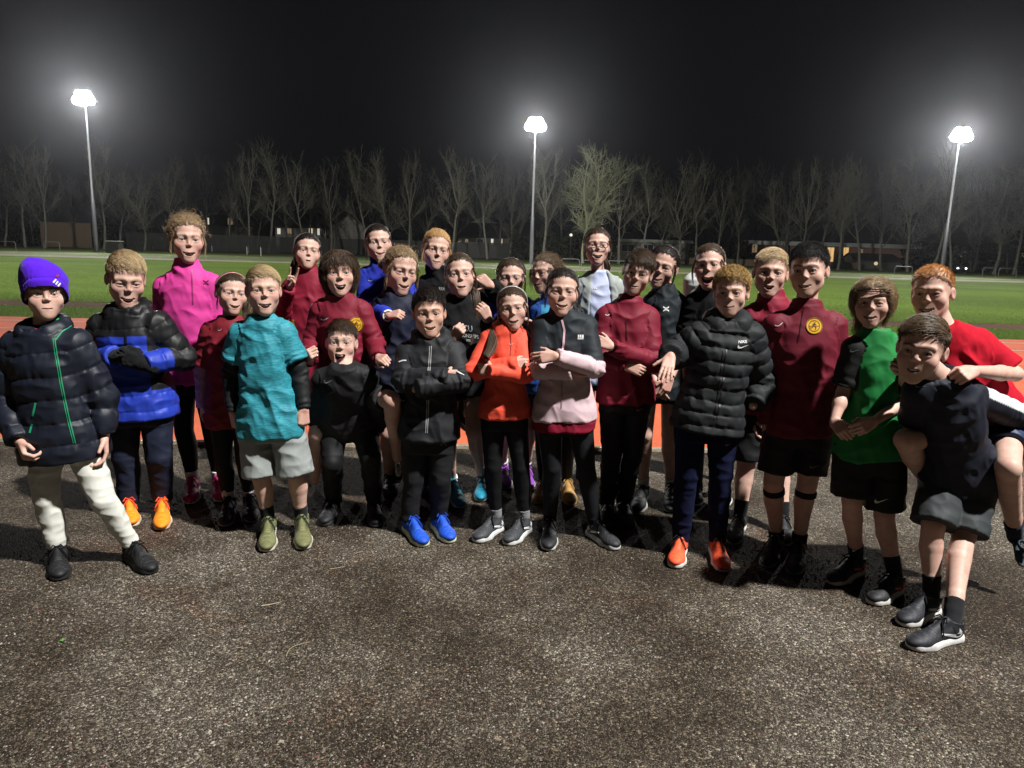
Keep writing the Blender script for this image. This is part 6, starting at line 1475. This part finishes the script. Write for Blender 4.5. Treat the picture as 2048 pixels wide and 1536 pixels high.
# ------------------------------------------------------------------ floodlight masts
def solid(name, c, rough=0.5, metal=0.0, emit=None):
    m, nt, b = newmat(name); b.inputs['Base Color'].default_value = (*c, 1); b.inputs['Roughness'].default_value = rough; b.inputs['Metallic'].default_value = metal
    n = noise_node(nt, 6, 4, 0.6); mr = nt.nodes.new('ShaderNodeMapRange'); mr.inputs[3].default_value = rough - 0.12; mr.inputs[4].default_value = rough + 0.12
    nt.links.new(n.outputs[0], mr.inputs[0]); nt.links.new(mr.outputs[0], b.inputs['Roughness'])
    if emit:
        b.inputs['Emission Color'].default_value = (*emit[0], 1); b.inputs['Emission Strength'].default_value = emit[1]; m.cycles.emission_sampling = 'NONE'
    MATS[name] = m
def build_masts():
    solid('galvanised', (0.085, 0.088, 0.092), 0.55, 0.3); solid('lamp_housing', (0.10, 0.10, 0.105), 0.5, 0.3); solid('floodlight_lens', (0.9, 0.9, 0.9), 0.3, 0, ((1.0, 0.985, 0.95), 90.0))
    for (bp, tp, Y, lab, pw) in (((192, 503), (170, 195), 84, 'tall floodlight mast with glaring lamps beyond the field, above the pink girl and beanie child', 22000),
                                 ((1057, 528), (1071, 248), 86, 'slender floodlight mast in the middle of the far field edge beside the pale bushy tree', 15000),
                                 ((1893, 530), (1920, 268), 84, 'floodlight mast with glaring lamps on the far side, rising behind the ginger boy', 22000)):
        top = on_plane(*tp, Y); x, z = top[0], top[2]; b0 = np.array([x, Y, 0.0])
        root = empty('floodlight_mast', b0); tag(root, lab, 'floodlight', 'floodlight masts round the track')
        hh = z - 0.4; v, q = polytube([b0, b0 + [0, 0, hh * 0.35], b0 + [0, 0, hh * 0.351], b0 + [0, 0, hh]], [0.24, 0.20, 0.15, 0.09], 14)
        make_obj('pole', v, q, 'galvanised', root)
        v, q = boxm((-0.45, -0.4, -0.03), (0.45, 0.4, 0.04), c=b0); make_obj('base_plate', v, q, 'galvanised', root, smooth=False)
        v, q = merge([boxm((-1.35, -0.06, -0.06), (1.35, 0.06, 0.06), c=b0 + [0, 0, hh]), boxm((-1.0, -0.05, 0.55), (1.0, 0.05, 0.65), c=b0 + [0, 0, hh]), boxm((-0.05, -0.055, 0.06), (0.05, 0.055, 0.55), c=b0 + [0, 0, hh])])
        make_obj('crossarm', v, q, 'galvanised', root, smooth=False)
        aim = norm(np.array([2.0, 8, 0]) - np.array([x, Y, hh])); X = norm(np.cross(aim, [0, 0, 1])); U = np.cross(X, aim); R = np.stack([X, -aim, U], 1)
        for (dx, dz) in ((-0.74, 0.04), (0, -0.10), (0.74, 0.04), (-0.40, 0.62), (0.40, 0.62)):
            c = b0 + np.array([dx, -0.35, hh + dz])
            v, q = polytube([c - aim * .30, c - aim * .22, c + aim * .10], [0.16, 0.36, 0.47], 18); v2, q2 = polytube([c - aim * .301, c - aim * .30], [0.01, 0.16], 18); h = make_obj('lamp_head', *merge([(v, q), (v2, q2)]), 'lamp_housing', root)
            v, q = polytube([c + aim * .101, c + aim * .13, c + aim * .16, c + aim * .17], [0.465, 0.43, 0.28, 0.01], 18); make_obj('lens', v, q, 'floodlight_lens', h)
        lamp('floodlight', tuple(b0 + np.array([0, -1.3, hh + 0.2])), pw * 0.42, (1.0, 0.985, 0.95), 0.5)
        lamp('floodlight_beam', tuple(b0 + aim * 0.9 + np.array([0, 0, hh + 0.2])), pw * 1.5, (1.0, 0.985, 0.95), 0.5, tuple(b0 + aim * 30 + np.array([0, 0, hh])), 172)

# ------------------------------------------------------------------ trees
def bare_tree(seed, H, spread, forks, upright=0.75, twigs=1.0, low=0.3):
    rng = np.random.default_rng(seed); trunk, crown = [], []
    def limb(p, d, L, r, lvl, out, m=6):
        P = [p]; dd = d.copy()
        for k in range(m - 1):
            dd = norm(dd + rng.normal(0, 0.10, 3) + np.array([0, 0, 0.10 * upright])); P.append(P[-1] + dd * L / (m - 1))
        P = np.array(P); out.append((P, np.linspace(r, max(r * 0.35, 0.010), m))); return P
    T = limb(np.zeros(3), np.array([rng.normal(0, .05), 0, 1.0]), H * 0.62, 0.016 * H, 0, trunk, 9)
    mains = []
    for k in range(forks):
        i = rng.integers(4, 8); a = rng.random() * 6.28; d = norm(np.array([math.cos(a) * spread, math.sin(a) * spread, 1.0])); mains.append((T[i], d, H * (0.98 - T[i][2] / H) * rng.uniform(0.75, 1.0), 0.0085 * H))
    mains.append((T[-1], np.array([0, 0, 1.0]), H * 0.38, 0.007 * H))
    lim = [limb(p, d, L, r, 1, trunk, 8) for p, d, L, r in mains]
    for k in range(int(5 * twigs)):
        i = rng.integers(3, 8); a = rng.random() * 6.28; lim.append(limb(T[i], norm(np.array([math.cos(a), math.sin(a), 0.5 + upright * 0.6])), H * rng.uniform(.15, .3), 0.0045 * H, 1, crown, 7))
    sub = []
    for P in lim:
        for k in range(int(9 * twigs)):
            i = rng.integers(2, len(P)); a = rng.random() * 6.28; d = norm(P[min(i, len(P) - 1)] - P[i - 1] + spread * 1.0 * np.array([math.cos(a), math.sin(a), 0.1]))
            sub.append(limb(P[i], d, H * rng.uniform(0.08, 0.2), 0.0026 * H, 2, crown, 5))
    for P in sub:
        for k in range(int(6 * twigs)):
            i = rng.integers(1, len(P)); a = rng.random() * 6.28; d = norm(P[i] - P[i - 1] + 0.25 * spread * np.array([math.cos(a), math.sin(a), 0.2]) + rng.normal(0, .25, 3))
            limb(P[i], d, H * rng.uniform(0.04, 0.10), 0.0013 * H, 3, crown, 4)
    def mesh(ls):
        parts = []
        for m in sorted(set(len(p) for p, r in ls)):
            C = np.array([p for p, r in ls if len(p) == m]); R = np.array([r for p, r in ls if len(p) == m]); parts.append(tubes(C, R, 4 if m < 8 else 7))
        return merge(parts)
    return mesh(trunk), mesh(crown)
def build_trees():
    flat_material('bark', [(0.3, (0.075, 0.073, 0.057)), (0.6, (0.14, 0.135, 0.107)), (0.8, (0.24, 0.23, 0.19))], 3, 0.8, 8, 0.03, 0.9)
    flat_material('pale_bark', [(0.3, (0.13, 0.14, 0.085)), (0.7, (0.26, 0.27, 0.17))], 3, 0.6, 8, 0.03, 0.9)
    protos = []
    for k, (H, sp, fk, up, tw) in enumerate(((15, .30, 3, .9, 1.0), (14, .42, 4, .8, 1.0), (16, .25, 3, 1.0, .9), (13, .5, 5, .6, 1.1))):
        (tv, tq), (cv, cq) = bare_tree(11 + k, H, sp, fk, up, tw); protos.append((tv, tq, cv, cq, H))
    (tv, tq), (cv, cq) = bare_tree(77, 13, .75, 7, .35, 1.7); pale = (tv, tq, cv, cq, 13)
    made = {}
    rng = np.random.default_rng(3)
    SPOT = [  # base x (pixels), top y (pixels), distance, kind
        (8, 330, 112, 1, 'slanting bare tree at the far left edge of the tree line'), (48, 305, 106, 0, 'forked bare tree behind the low hoop rail on the left'), (88, 318, 104, 2, 'pale-trunked bare tree left of the left floodlight mast'),
        (206, 310, 108, 2, 'bare tree standing close behind the left floodlight mast'), (238, 352, 112, 0, 'slim bare tree right of the left floodlight mast'), (287, 355, 108, 3, 'many-stemmed bare tree between the left mast and the pink girl'),
        (352, 345, 120, 1, 'dim bare tree rising behind the pink girl\'s head'), (458, 335, 118, 0, 'dim bare tree right of the pink girl above the paling fence'), (494, 320, 112, 2, 'tall dim bare tree above the paling fence, beside the gabled house'), (537, 310, 114, 1, 'crooked dim bare tree before the left end of the gabled house'), (611, 330, 116, 0, 'dim bare tree in front of the gabled house roof'), (660, 345, 122, 2, 'dim bare tree above the right gable of the house'),
        (738, 320, 118, 0, 'dim bare tree between the gabled house and the girl in royal blue'), (776, 325, 116, 3, 'dim bare tree above the head of the girl in royal blue'), (815, 330, 118, 2, 'dim bare tree left of the strawberry blonde girl'), (902, 325, 114, 1, 'dim bare tree above the low dark terrace'), (975, 335, 116, 0, 'dim bare tree in front of the pale gable'), (1018, 355, 122, 2, 'faint bare tree left of the middle mast'),
        (1086, 318, 104, 0, 'straight bare tree just right of the middle mast'), (1238, 350, 106, 2, 'leaning bare tree right of the pale bushy tree'), (1280, 345, 108, 1, 'wide-forked bare tree left of the flat pale building'), (1316, 400, 112, 0, 'small slim bare tree before the flat pale building'), (1354, 340, 110, 3, 'fan-shaped bare tree behind the flat pale building'),
        (1394, 352, 112, 1, 'bare tree at the right end of the flat pale building'), (1438, 365, 114, 2, 'twin-stemmed bare tree above the laughing girl'), (1476, 380, 118, 0, 'faint bare tree left of the brick building'), (1556, 370, 114, 3, 'bare tree over the left end of the brick building'), (1604, 345, 110, 2, 'tall bare tree behind the tall dark-haired boy'), (1640, 350, 112, 0, 'bare tree left of the small conifer'),
        (1678, 342, 108, 1, 'bare tree directly behind the small conifer'), (1722, 345, 108, 0, 'forked bare tree above the garage roof'), (1764, 350, 112, 2, 'single-stemmed bare tree right of the garage roof'), (1818, 330, 106, 3, 'clump-stemmed bare tree above the child in green'), (1868, 325, 106, 1, 'bare tree left of the right floodlight mast'), (1905, 345, 104, 0, 'bare tree close behind the right floodlight mast'),
        (1948, 380, 116, 2, 'faint bare tree between the right mast and the lit window'), (1990, 335, 106, 3, 'broad bare tree behind the right-hand hoop rails'), (2030, 345, 108, 1, 'bare tree at the right edge of the picture')]
    for (px, ty, Y, k, lab) in SPOT:
        hz = 500 + (px - 1024) * 0.0279; b0 = on_plane(px, hz, Y); b0[2] = -0.02; top = on_plane(px, ty, Y)[2]; H = protos[k][4]
        s = top / (H * 0.97); rz = rng.random() * 6.28
        if k not in made:
            tv, tq, cv, cq, _ = protos[k]; root = empty('bare_tree', b0)
            make_obj('trunk', tv + b0, tq, 'bark', root); make_obj('crown', cv + b0, cq, 'bark', root); made[k] = root
            root.scale = (s, s, s); root.rotation_euler = (0, 0, rz); t = root
        else: t = copy_tree(made[k], b0, rz, s)
        tag(t, lab, 'tree', 'bare winter trees along the far side')
    # the wood further back: one mass of fine branches
    ws_ = []
    for k in range(46):
        tv, tq, cv, cq, H = protos[k % 4]; px = -60 + 2170 * (k + rng.random() * .8) / 46; Y = 124 + 14 * rng.random(); b1 = on_plane(px, 500, Y) * [1, 1, 0]; s = on_plane(px, (325 + 50 * rng.random()), Y)[2] / H; a = rng.random() * 6.28
        R = np.array([[math.cos(a), -math.sin(a), 0], [math.sin(a), math.cos(a), 0], [0, 0, 1]]) * s
        for v_, q_ in ((tv, tq), (cv, cq)): ws_.append((v_ @ R.T + b1, q_))
    v_, q_ = merge(ws_); flat_material('wood_bark', [(0.3, (0.05, 0.048, 0.04)), (0.7, (0.10, 0.096, 0.08))], 3)
    tag(make_obj('woodland', v_, q_, 'wood_bark', loc=(0, 125, 0)), 'dim tangled wood of bare twigs behind the separate trees', 'woodland', None, 'stuff')
    b0 = on_plane(1166, 505, 100); b0[2] = -0.02; s = on_plane(1166, 312, 100)[2] / 12.6
    root = empty('bushy_tree', b0); tv, tq, cv, cq, _ = pale
    make_obj('trunk', tv + b0, tq, 'pale_bark', root); make_obj('crown', cv + b0, cq, 'pale_bark', root); root.scale = (s, s, s)
    tag(root, 'pale bushy bare tree brightly lit right of the middle mast', 'tree')
    # conifer in front of the lit porch
    rng = np.random.default_rng(9); Y = 118; c0 = on_plane(1676, 541, Y); c0[2] = 0; h = on_plane(1676, 500, Y)[2]
    root = empty('conifer', c0); tag(root, 'small dark conifer in front of the lit brick porch', 'tree')
    v, q = polytube([c0, c0 + [0, 0, h * .9]], [0.12, 0.04], 7); make_obj('trunk', v, q, 'bark', root)
    C = []
    for k in range(700):
        z = h * (0.06 + 0.94 * rng.random() ** 1.1); R = (1 - z / h) * 1.5 + 0.08; a = rng.random() * 6.28; e = np.array([math.cos(a), math.sin(a), 0])
        C.append([c0 + [0, 0, z], c0 + e * R * .6 + [0, 0, z - .05], c0 + e * R * rng.uniform(.8, 1.1) + [0, 0, z - .25 * R]])
    C = np.array(C); v, q = tubes(C, np.tile([0.03, 0.07, 0.015], (len(C), 1)), 4)
    flat_material('conifer_green', [(0.3, (0.010, 0.018, 0.008)), (0.7, (0.025, 0.04, 0.016))], 5); make_obj('crown', v, q, 'conifer_green', root)
    # far dark shrubbery
    flat_material('shrub_dark', [(0.3, (0.014, 0.016, 0.010)), (0.7, (0.035, 0.038, 0.022))], 2)
    for (x0, x1, yt, Y, lab) in ((-30, 200, 440, 128, 'dark mass of shrubs behind the fence at far left'), (205, 400, 436, 126, 'dark shrubs right of the left mast, behind the paling fence'), (690, 920, 455, 140, 'dark shrubs between the gabled house and the low terrace'), (1020, 1235, 450, 122, 'dark thicket behind the middle mast and pale bushy tree'), (1385, 1500, 480, 126, 'dark shrubs between the flat building and the brick building'), (1800, 2100, 470, 130, 'dark shrubs behind the right floodlight mast')):
        A, B = on_plane(x0, 500, Y), on_plane(x1, 500, Y); n = 2600; f = rng.random(n); hh = on_plane((x0 + x1) / 2, yt, Y)[2] 
        prof = hh * (0.55 + 0.45 * np.abs(np.sin(f * 9 + x0)) * (0.6 + 0.4 * np.sin(f * 23)))
        p = A + (B - A) * f[:, None] + np.stack([0 * f, rng.normal(0, 1.2, n), 0 * f], 1); p[:, 2] = prof * rng.random(n) ** 0.7
        d = rng.normal(0, 1, (n, 3)); d[:, 2] = np.abs(d[:, 2]); d /= np.linalg.norm(d, axis=1)[:, None]; d *= rng.uniform(.3, .9, n)[:, None]
        C = np.stack([p, p + d * .5, p + d], 1); v, q = tubes(C, np.tile([0.06, 0.11, 0.02], (n, 1)), 3)
        tag(make_obj('shrubbery', v, q, 'shrub_dark', loc=A * [1, 1, 0]), lab, 'shrubs', 'dark shrubs in front of the houses')

# ------------------------------------------------------------------ houses, fences, rails
def build_backdrop():
    solid('roof_dark', (0.020, 0.020, 0.023), 0.8); solid('render_grey', (0.20, 0.19, 0.165), 0.85); solid('render_dim', (0.085, 0.082, 0.070), 0.85); solid('pale_panel', (0.42, 0.44, 0.40), 0.8)
    solid('window_lit', (0.5, 0.4, 0.25), 0.4, 0, ((1.0, 0.80, 0.50), 0.6)); solid('window_white', (0.5, 0.5, 0.5), 0.4, 0, ((1.0, 0.92, 0.75), 0.7)); solid('window_dim', (0.4, 0.3, 0.2), 0.4, 0, ((1.0, 0.72, 0.42), 0.16)); solid('porch_glow', (0.5, 0.35, 0.2), 0.5, 0, ((1.0, 0.58, 0.22), 0.75)); solid('window_dark', (0.02, 0.022, 0.025), 0.15)
    solid('frame_white', (0.6, 0.6, 0.58), 0.5); solid('tube_grey', (0.16, 0.165, 0.165), 0.5, 0.3); solid('timber', (0.15, 0.11, 0.07), 0.85); solid('timber_grey', (0.038, 0.038, 0.035), 0.85)
    m, nt, b = newmat('brick'); tc = nt.nodes.new('ShaderNodeTexCoord'); br = nt.nodes.new('ShaderNodeTexBrick'); br.inputs['Scale'].default_value = 3.0
    br.inputs['Color1'].default_value = (0.22, 0.09, 0.05, 1); br.inputs['Color2'].default_value = (0.16, 0.06, 0.035, 1); br.inputs['Mortar'].default_value = (0.25, 0.2, 0.16, 1)
    mp = nt.nodes.new('ShaderNodeMapping'); mp.inputs['Rotation'].default_value = (math.pi / 2, 0, 0); nt.links.new(tc.outputs['Object'], mp.inputs[0]); nt.links.new(mp.outputs[0], br.inputs[0]); nt.links.new(br.outputs[0], b.inputs['Base Color']); b.inputs['Roughness'].default_value = 0.85; MATS['brick'] = m
    def X(px, Y, py=500): return on_plane(px, py, Y)
    def Z(px, py, Y): return max(on_plane(px, py, Y)[2], 0.0)
    def house(name, lab, x0, x1, ye, yr, Y, dep, wall, gable='x', wins=(), overhang=0.35, flat=False, chim=None):
        xm = (x0 + x1) / 2; a, c = X(x0, Y)[0], X(x1, Y)[0]; ze, zr = Z(xm, ye, Y), Z(xm, yr, Y); o = np.array([(a + c) / 2, Y, 0]); w = (c - a) / 2
        root = empty(name, o); tag(root, lab, 'house' if name != 'garage' else 'garage')
        v, q = boxm((-w, 0, 0), (w, dep, ze), c=o); make_obj('wall', v, q, wall, root, smooth=False)
        if flat:
            v, q = boxm((-w - overhang, -overhang, ze + .003), (w + overhang, dep + overhang, zr), c=o); make_obj('roof', v, q, 'roof_dark', root, smooth=False)
            v, q = boxm((-w - overhang - .03, -overhang - .05, ze - .1), (w + overhang + .03, -overhang - .003, zr + .06), c=o); make_obj('fascia', v, q, 'pale_panel', root, smooth=False)
        elif gable == 'x':    # ridge along x, slope faces us
            V = np.array([[-w - .3, -overhang, ze - .15], [w + .3, -overhang, ze - .15], [w + .3, dep / 2, zr], [-w - .3, dep / 2, zr], [w + .3, dep + overhang, ze - .15], [-w - .3, dep + overhang, ze - .15]]); V2 = V + [0, 0, .18]
            V = np.vstack([V, V2]) + o; Q = np.array([[6, 7, 8, 9], [9, 8, 10, 11], [0, 3, 2, 1], [3, 5, 4, 2], [0, 1, 7, 6], [1, 2, 8, 7], [2, 4, 10, 8], [4, 5, 11, 10], [5, 3, 9, 11], [3, 0, 6, 9]]); make_obj('roof', V, Q, 'roof_dark', root, smooth=False)
            for s in (-1, 1):
                G = np.array([[s * w, 0, ze], [s * w, dep, ze], [s * w, dep / 2, zr - .05], [s * (w - .2), 0, ze], [s * (w - .2), dep, ze], [s * (w - .2), dep / 2, zr - .05]]) + o
                make_obj('gable', G, np.array([[0, 1, 4, 3], [1, 2, 5, 4], [2, 0, 3, 5]]), wall, root, smooth=False, tris=np.array([[0, 1, 2], [3, 5, 4]]))
        else:
            V = np.array([[-w - .3, -overhang, ze - .15], [0, -overhang, zr], [w + .3, -overhang, ze - .15], [-w - .3, dep, ze - .15], [0, dep, zr], [w + .3, dep, ze - .15]]); V2 = V + [0, 0, .18]
            V = np.vstack([V, V2]) + o; Q = np.array([[6, 7, 10, 9], [7, 8, 11, 10], [0, 3, 4, 1], [1, 4, 5, 2], [0, 1, 7, 6], [1, 2, 8, 7], [5, 4, 10, 11], [4, 3, 9, 10], [3, 0, 6, 9], [2, 5, 11, 8]]); make_obj('roof', V, Q, 'roof_dark', root, smooth=False)
            G = np.array([[-w, 0, ze], [w, 0, ze], [0, 0, zr - .05], [-w, .2, ze], [w, .2, ze], [0, .2, zr - .05]]) + o
            make_obj('gable', G, np.array([[0, 1, 4, 3], [1, 2, 5, 4], [2, 0, 3, 5]]), wall, root, smooth=False, tris=np.array([[0, 1, 2], [3, 5, 4]]))
        for (u0, u1, v0, v1, kind) in wins:
            xa, xb = X(u0, Y)[0], X(u1, Y)[0]; za, zb = Z((u0 + u1) / 2, v1, Y), Z((u0 + u1) / 2, v0, Y); za = max(za, 0.05)
            v, q = merge([boxm((xa - .07, Y - .06, za - .07), (xa, Y - .003, zb + .07)), boxm((xb, Y - .06, za - .07), (xb + .07, Y - .003, zb + .07)), boxm((xa, Y - .06, zb), (xb, Y - .003, zb + .07)), boxm((xa, Y - .06, za - .07), (xb, Y - .003, za)), boxm(((xa + xb) / 2 - .03, Y - .05, za), ((xa + xb) / 2 + .03, Y - .004, zb))])
            f = make_obj('window', v, q, 'frame_white' if kind != 'window_dim' else 'timber', root, smooth=False)
            v, q = boxm((xa, Y - .03, za), (xb, Y - .005, zb)); make_obj('pane', v, q, kind, f, smooth=False)
        if chim:
            cx = X(chim, Y)[0]; v, q = boxm((cx - .4, Y + dep / 2 - .35, ze), (cx + .4, Y + dep / 2 + .35, zr + 1.0)); make_obj('chimney', v, q, 'render_dim', root, smooth=False)
        return root
    house('house', 'dark house with lit upstairs windows seen behind the pink girl and paling fence', 398, 522, 452, 428, 148, 9, 'render_dim', 'x', ((415, 421, 436, 450, 'window_white'), (458, 468, 437, 449, 'window_dim')))
    house('house', 'wide gabled house with a long dark roof and several lit windows', 552, 690, 455, 428, 138, 9, 'render_grey', 'x', ((556, 562, 457, 468, 'window_white'), (576, 584, 457, 467, 'window_dim'), (619, 626, 456, 469, 'window_lit'), (636, 640, 456, 470, 'window_white'), (648, 656, 458, 468, 'window_dark')))
    house('house', 'dim house with its gable end to the field, joined to the wide gabled house', 660, 738, 458, 430, 136.5, 10, 'render_grey', 'y')
    house('terrace', 'long low dark terrace with small dim windows behind the black-hoodie girls', 880, 1040, 474, 446, 140, 9, 'render_dim', 'x', ((916, 922, 478, 486, 'window_dim'), (930, 936, 478, 487, 'window_dim'), (954, 966, 478, 488, 'window_dark'), (982, 986, 478, 489, 'window_white'), (1000, 1004, 478, 490, 'window_lit')))
    house('house', 'house with a pale gable showing above the low dark terrace', 935, 1000, 448, 432, 152, 8, 'pale_panel', 'y')
    house('flat_roofed_building', 'flat-roofed building with pale wall panels behind the spectacled girl', 1222, 1380, 484, 480, 128, 12, 'render_grey', flat=True, wins=((1243, 1268, 489, 503, 'window_dark'), (1284, 1306, 489, 503, 'window_dark'), (1322, 1348, 489, 504, 'window_dark')))
    house('brick_building', 'long low brick building with a glowing porch behind the tall dark-haired boy', 1492, 1830, 492, 486, 130, 12, 'brick', flat=True, wins=((1503, 1514, 489, 505, 'window_dim'), (1570, 1580, 490, 502, 'window_dark'), (1655, 1668, 495, 528, 'porch_glow'), (1684, 1697, 495, 530, 'porch_glow'), (1718, 1726, 498, 512, 'window_dim')), overhang=0.7)
    house('garage', 'small gabled garage beside the small conifer', 1716, 1802, 522, 509, 122, 6, 'render_dim', 'x')
    house('house', 'unlit house with one orange window behind the right-hand hoop rails', 1900, 1975, 492, 470, 150, 9, 'render_dim', 'x', ((1922, 1932, 503, 514, 'window_dim'),))
    house('house', 'house with an orange window at the right edge of the picture', 2020, 2095, 490, 470, 150, 9, 'render_dim', 'x', ((2043, 2052, 507, 516, 'porch_glow'),))
    # globe lamp by the garage, security lamp left of the spectacled girl
    for (px, py, Y, r, lab, mt) in ((1752, 527, 119, 0.55, 'glowing round garden lamp in front of the garage', 'window_lit'), (1142, 470, 112, 0.42, 'small white security lamp on a post left of the spectacled girl', 'window_white')):
        c = on_plane(px, py, Y); b0 = c * [1, 1, 0]; root = empty('garden_lamp', b0); tag(root, lab, 'lamp'); v, q = polytube([b0, c - [0, 0, r * .8]], 0.05, 7); make_obj('post', v, q, 'timber_grey', root)
        v, q = Field([(Ell(c, np.full(3, r * .55)), 0, 'u')], r * .14).mesh(1); make_obj('globe', v, q, mt, root)
    # fences
    def fence(lab, x0, x1, ytop, Y, mat, step, gap, rails=True, board=0.10):
        A, B = X(x0, Y)[0], X(x1, Y)[0]; h = Z((x0 + x1) / 2, ytop, Y); o = np.array([(A + B) / 2, Y, 0]); root = empty('fence', o); tag(root, lab, 'fence'); rng = np.random.default_rng(int(x0 + 500))
        ps = [boxm((x, Y - .02, 0.03), (x + board, Y + .005, h * rng.uniform(.96, 1.0))) for x in np.arange(A, B, step)]; v, q = merge(ps); make_obj('board_panel', v, q, mat, root, smooth=False)
        v, q = merge([boxm((A, Y + .006, h * f), (B, Y + .05, h * f + .09)) for f in (.2, .8)]); make_obj('rail', v, q, mat, root, smooth=False)
    fence('brown timber fence left of the left floodlight mast', 84, 185, 444, 116, 'timber', 0.125, 0, board=0.12)
    fence('grey paling fence behind the pink girl', 255, 560, 468, 112, 'timber_grey', 0.17, 0, board=0.11)
    fence('dark timber fence behind the group under the gabled house', 560, 1050, 480, 126, 'timber_grey', 0.16, 0, board=0.15)
    fence('dark timber fence along the brick building', 1380, 1720, 520, 120, 'timber', 0.16, 0, board=0.15)
    # hoop rails, cage, car
    def hoop(px0, px1, ytop, Y, lab):
        a, c = X(px0, Y)[0], X(px1, Y)[0]; h = Z((px0 + px1) / 2, ytop, Y); r = min(.25, abs(c - a) * .2); P = [[a, Y, -.02], [a, Y, h - r]] + [[a + r - r * math.cos(t), Y, h - r + r * math.sin(t)] for t in (.4, .8, 1.2, 1.57)] + [[c - r + r * math.cos(t), Y, h - r + r * math.sin(t)] for t in (1.57, 1.2, .8, .4)] + [[c, Y, h - r], [c, Y, -.02]]
        v, q = polytube(np.array(P, float), .035, 7); tag(make_obj('hoop_rail', v, q, 'tube_grey', loc=((a + c) / 2, Y, 0)), lab, 'railing', 'metal hoop rails beyond the field')
    hoop(-22, 32, 483, 80, 'metal hoop rail at the far left edge beyond the field'); hoop(88, 120, 484, 82, 'metal hoop rail between the left edge and the left mast')
    hoop(1124, 1160, 518, 82, 'metal hoop rail just right of the middle mast'); hoop(1164, 1208, 521, 82, 'metal hoop rail behind the spectacled girl'); hoop(1218, 1262, 522, 82, 'metal hoop rail right of the spectacled girl')
    hoop(1794, 1830, 533, 80, 'metal hoop rail behind the child in green'); hoop(1972, 1998, 536, 80, 'metal hoop rail right of the ginger boy'); hoop(2004, 2040, 537, 80, 'metal hoop rail at the right edge beyond the field')
    # thin white marker posts beyond the path
    for (px, pt, pb) in ((275, 488, 497), (306, 492, 500), (424, 492, 504), (494, 494, 510), (522, 495, 512)):
        b0 = on_ground(px, pb); v, q = polytube([b0, b0 + [0, 0, (pb - pt) / FPX * b0[1]]], .03, 6); tag(make_obj('marker_post', v, q, 'frame_white', loc=b0), 'thin white marker post on the grass bank behind the pink girl', 'post', 'thin white marker posts')
    Y = 80; a, c = X(211, Y)[0], X(237, Y)[0]; h = Z(224, 483, Y); o = np.array([(a + c) / 2, Y, 0]); root = empty('equipment_cage', o); tag(root, 'grey equipment cage standing right of the left floodlight mast', 'cage')
    v, q = boxm((a, Y, h), (c, Y + 1.2, h + .08)); make_obj('lid', v, q, 'pale_panel', root, smooth=False)
    bars = [boxm((x, Y, 0), (x + .05, Y + .03, h - .003)) for x in np.arange(a + .02, c - .05, .13)] + [boxm((a + .02, Y - .004, z), (c - .02, Y - .001, z + .05)) for z in (0.1, h * .5)] + [boxm((a + .05, Y + .1, 0.02), (c - .05, Y + 1.15, h * .85))]
    v, q = merge(bars); make_obj('mesh_panel', v, q, 'timber_grey', root, smooth=False)
    # parked car with its headlamps on
    Y = 112; p = on_plane(1927, 533, Y); o = np.array([p[0], Y, 0]); root = empty('parked_car', o); tag(root, 'dark parked car with its headlamps on behind the ginger boy', 'car')
    solid('car_paint', (0.02, 0.02, 0.025), 0.3, 0.3); solid('headlamp_lit', (0.9, 0.9, 0.9), 0.3, 0, ((0.95, 0.98, 1.0), 6.0)); solid('tyre', (0.015, 0.015, 0.015), 0.8)
    pr = [(Ell(o + [0, 2.1, .62], (.92, 2.15, .40)), 0, 'u'), (Ell(o + [0, 2.3, 1.05], (.72, 1.25, .48)), .2, 'u')]; v, q = Field(pr, .07).mesh(2); make_obj('body', v, q, 'car_paint', root)
    for s in (-1, 1):
        v, q = Field([(Ell(o + [s * .62, .32, .68], (.17, .10, .10)), 0, 'u')], .03).mesh(1); make_obj('headlamp', v, q, 'headlamp_lit', root)
        for y in (.9, 3.3):
            v, q = Field([(Cone(o + [s * .70, y, .32], o + [s * .88, y, .32], .32, .32, True, True), 0, 'u')], .05).mesh(1); make_obj('wheel', v, q, 'tyre', root)

def build_glow_haze():  # added volume; its scatter stands in for lens bloom round the lamps
    m = bpy.data.materials.new('glow_haze'); m.use_nodes = True; nt = m.node_tree; nt.nodes.clear()
    out = nt.nodes.new('ShaderNodeOutputMaterial'); v = nt.nodes.new('ShaderNodeVolumePrincipled'); v.inputs['Color'].default_value = (0.85, 0.88, 0.95, 1)
    v.inputs['Density'].default_value = GLOW_DENSITY; v.inputs['Anisotropy'].default_value = 0.88; nt.links.new(v.outputs[0], out.inputs['Volume']); MATS['glow_haze'] = m
    V, Q = boxm((-170, -25, -1.02), (170, 175, 26)); o = make_obj('glow_haze', V, Q, 'glow_haze', smooth=False, loc=(0, 0, 0)); tag(o, 'thin volume added over the field to make the floodlights glow', 'glow_haze', None, 'stuff')
GLOW_DENSITY = 0.00017
# ------------------------------------------------------------------ build
build_ground(); build_masts(); build_trees(); build_backdrop()
PEO = build_people()
finish_people(PEO)
build_glow_haze()
for o in bpy.data.objects:
    if '_b' in o: del o['_b']
print('scene built in %.1f s' % (time.time() - T0))
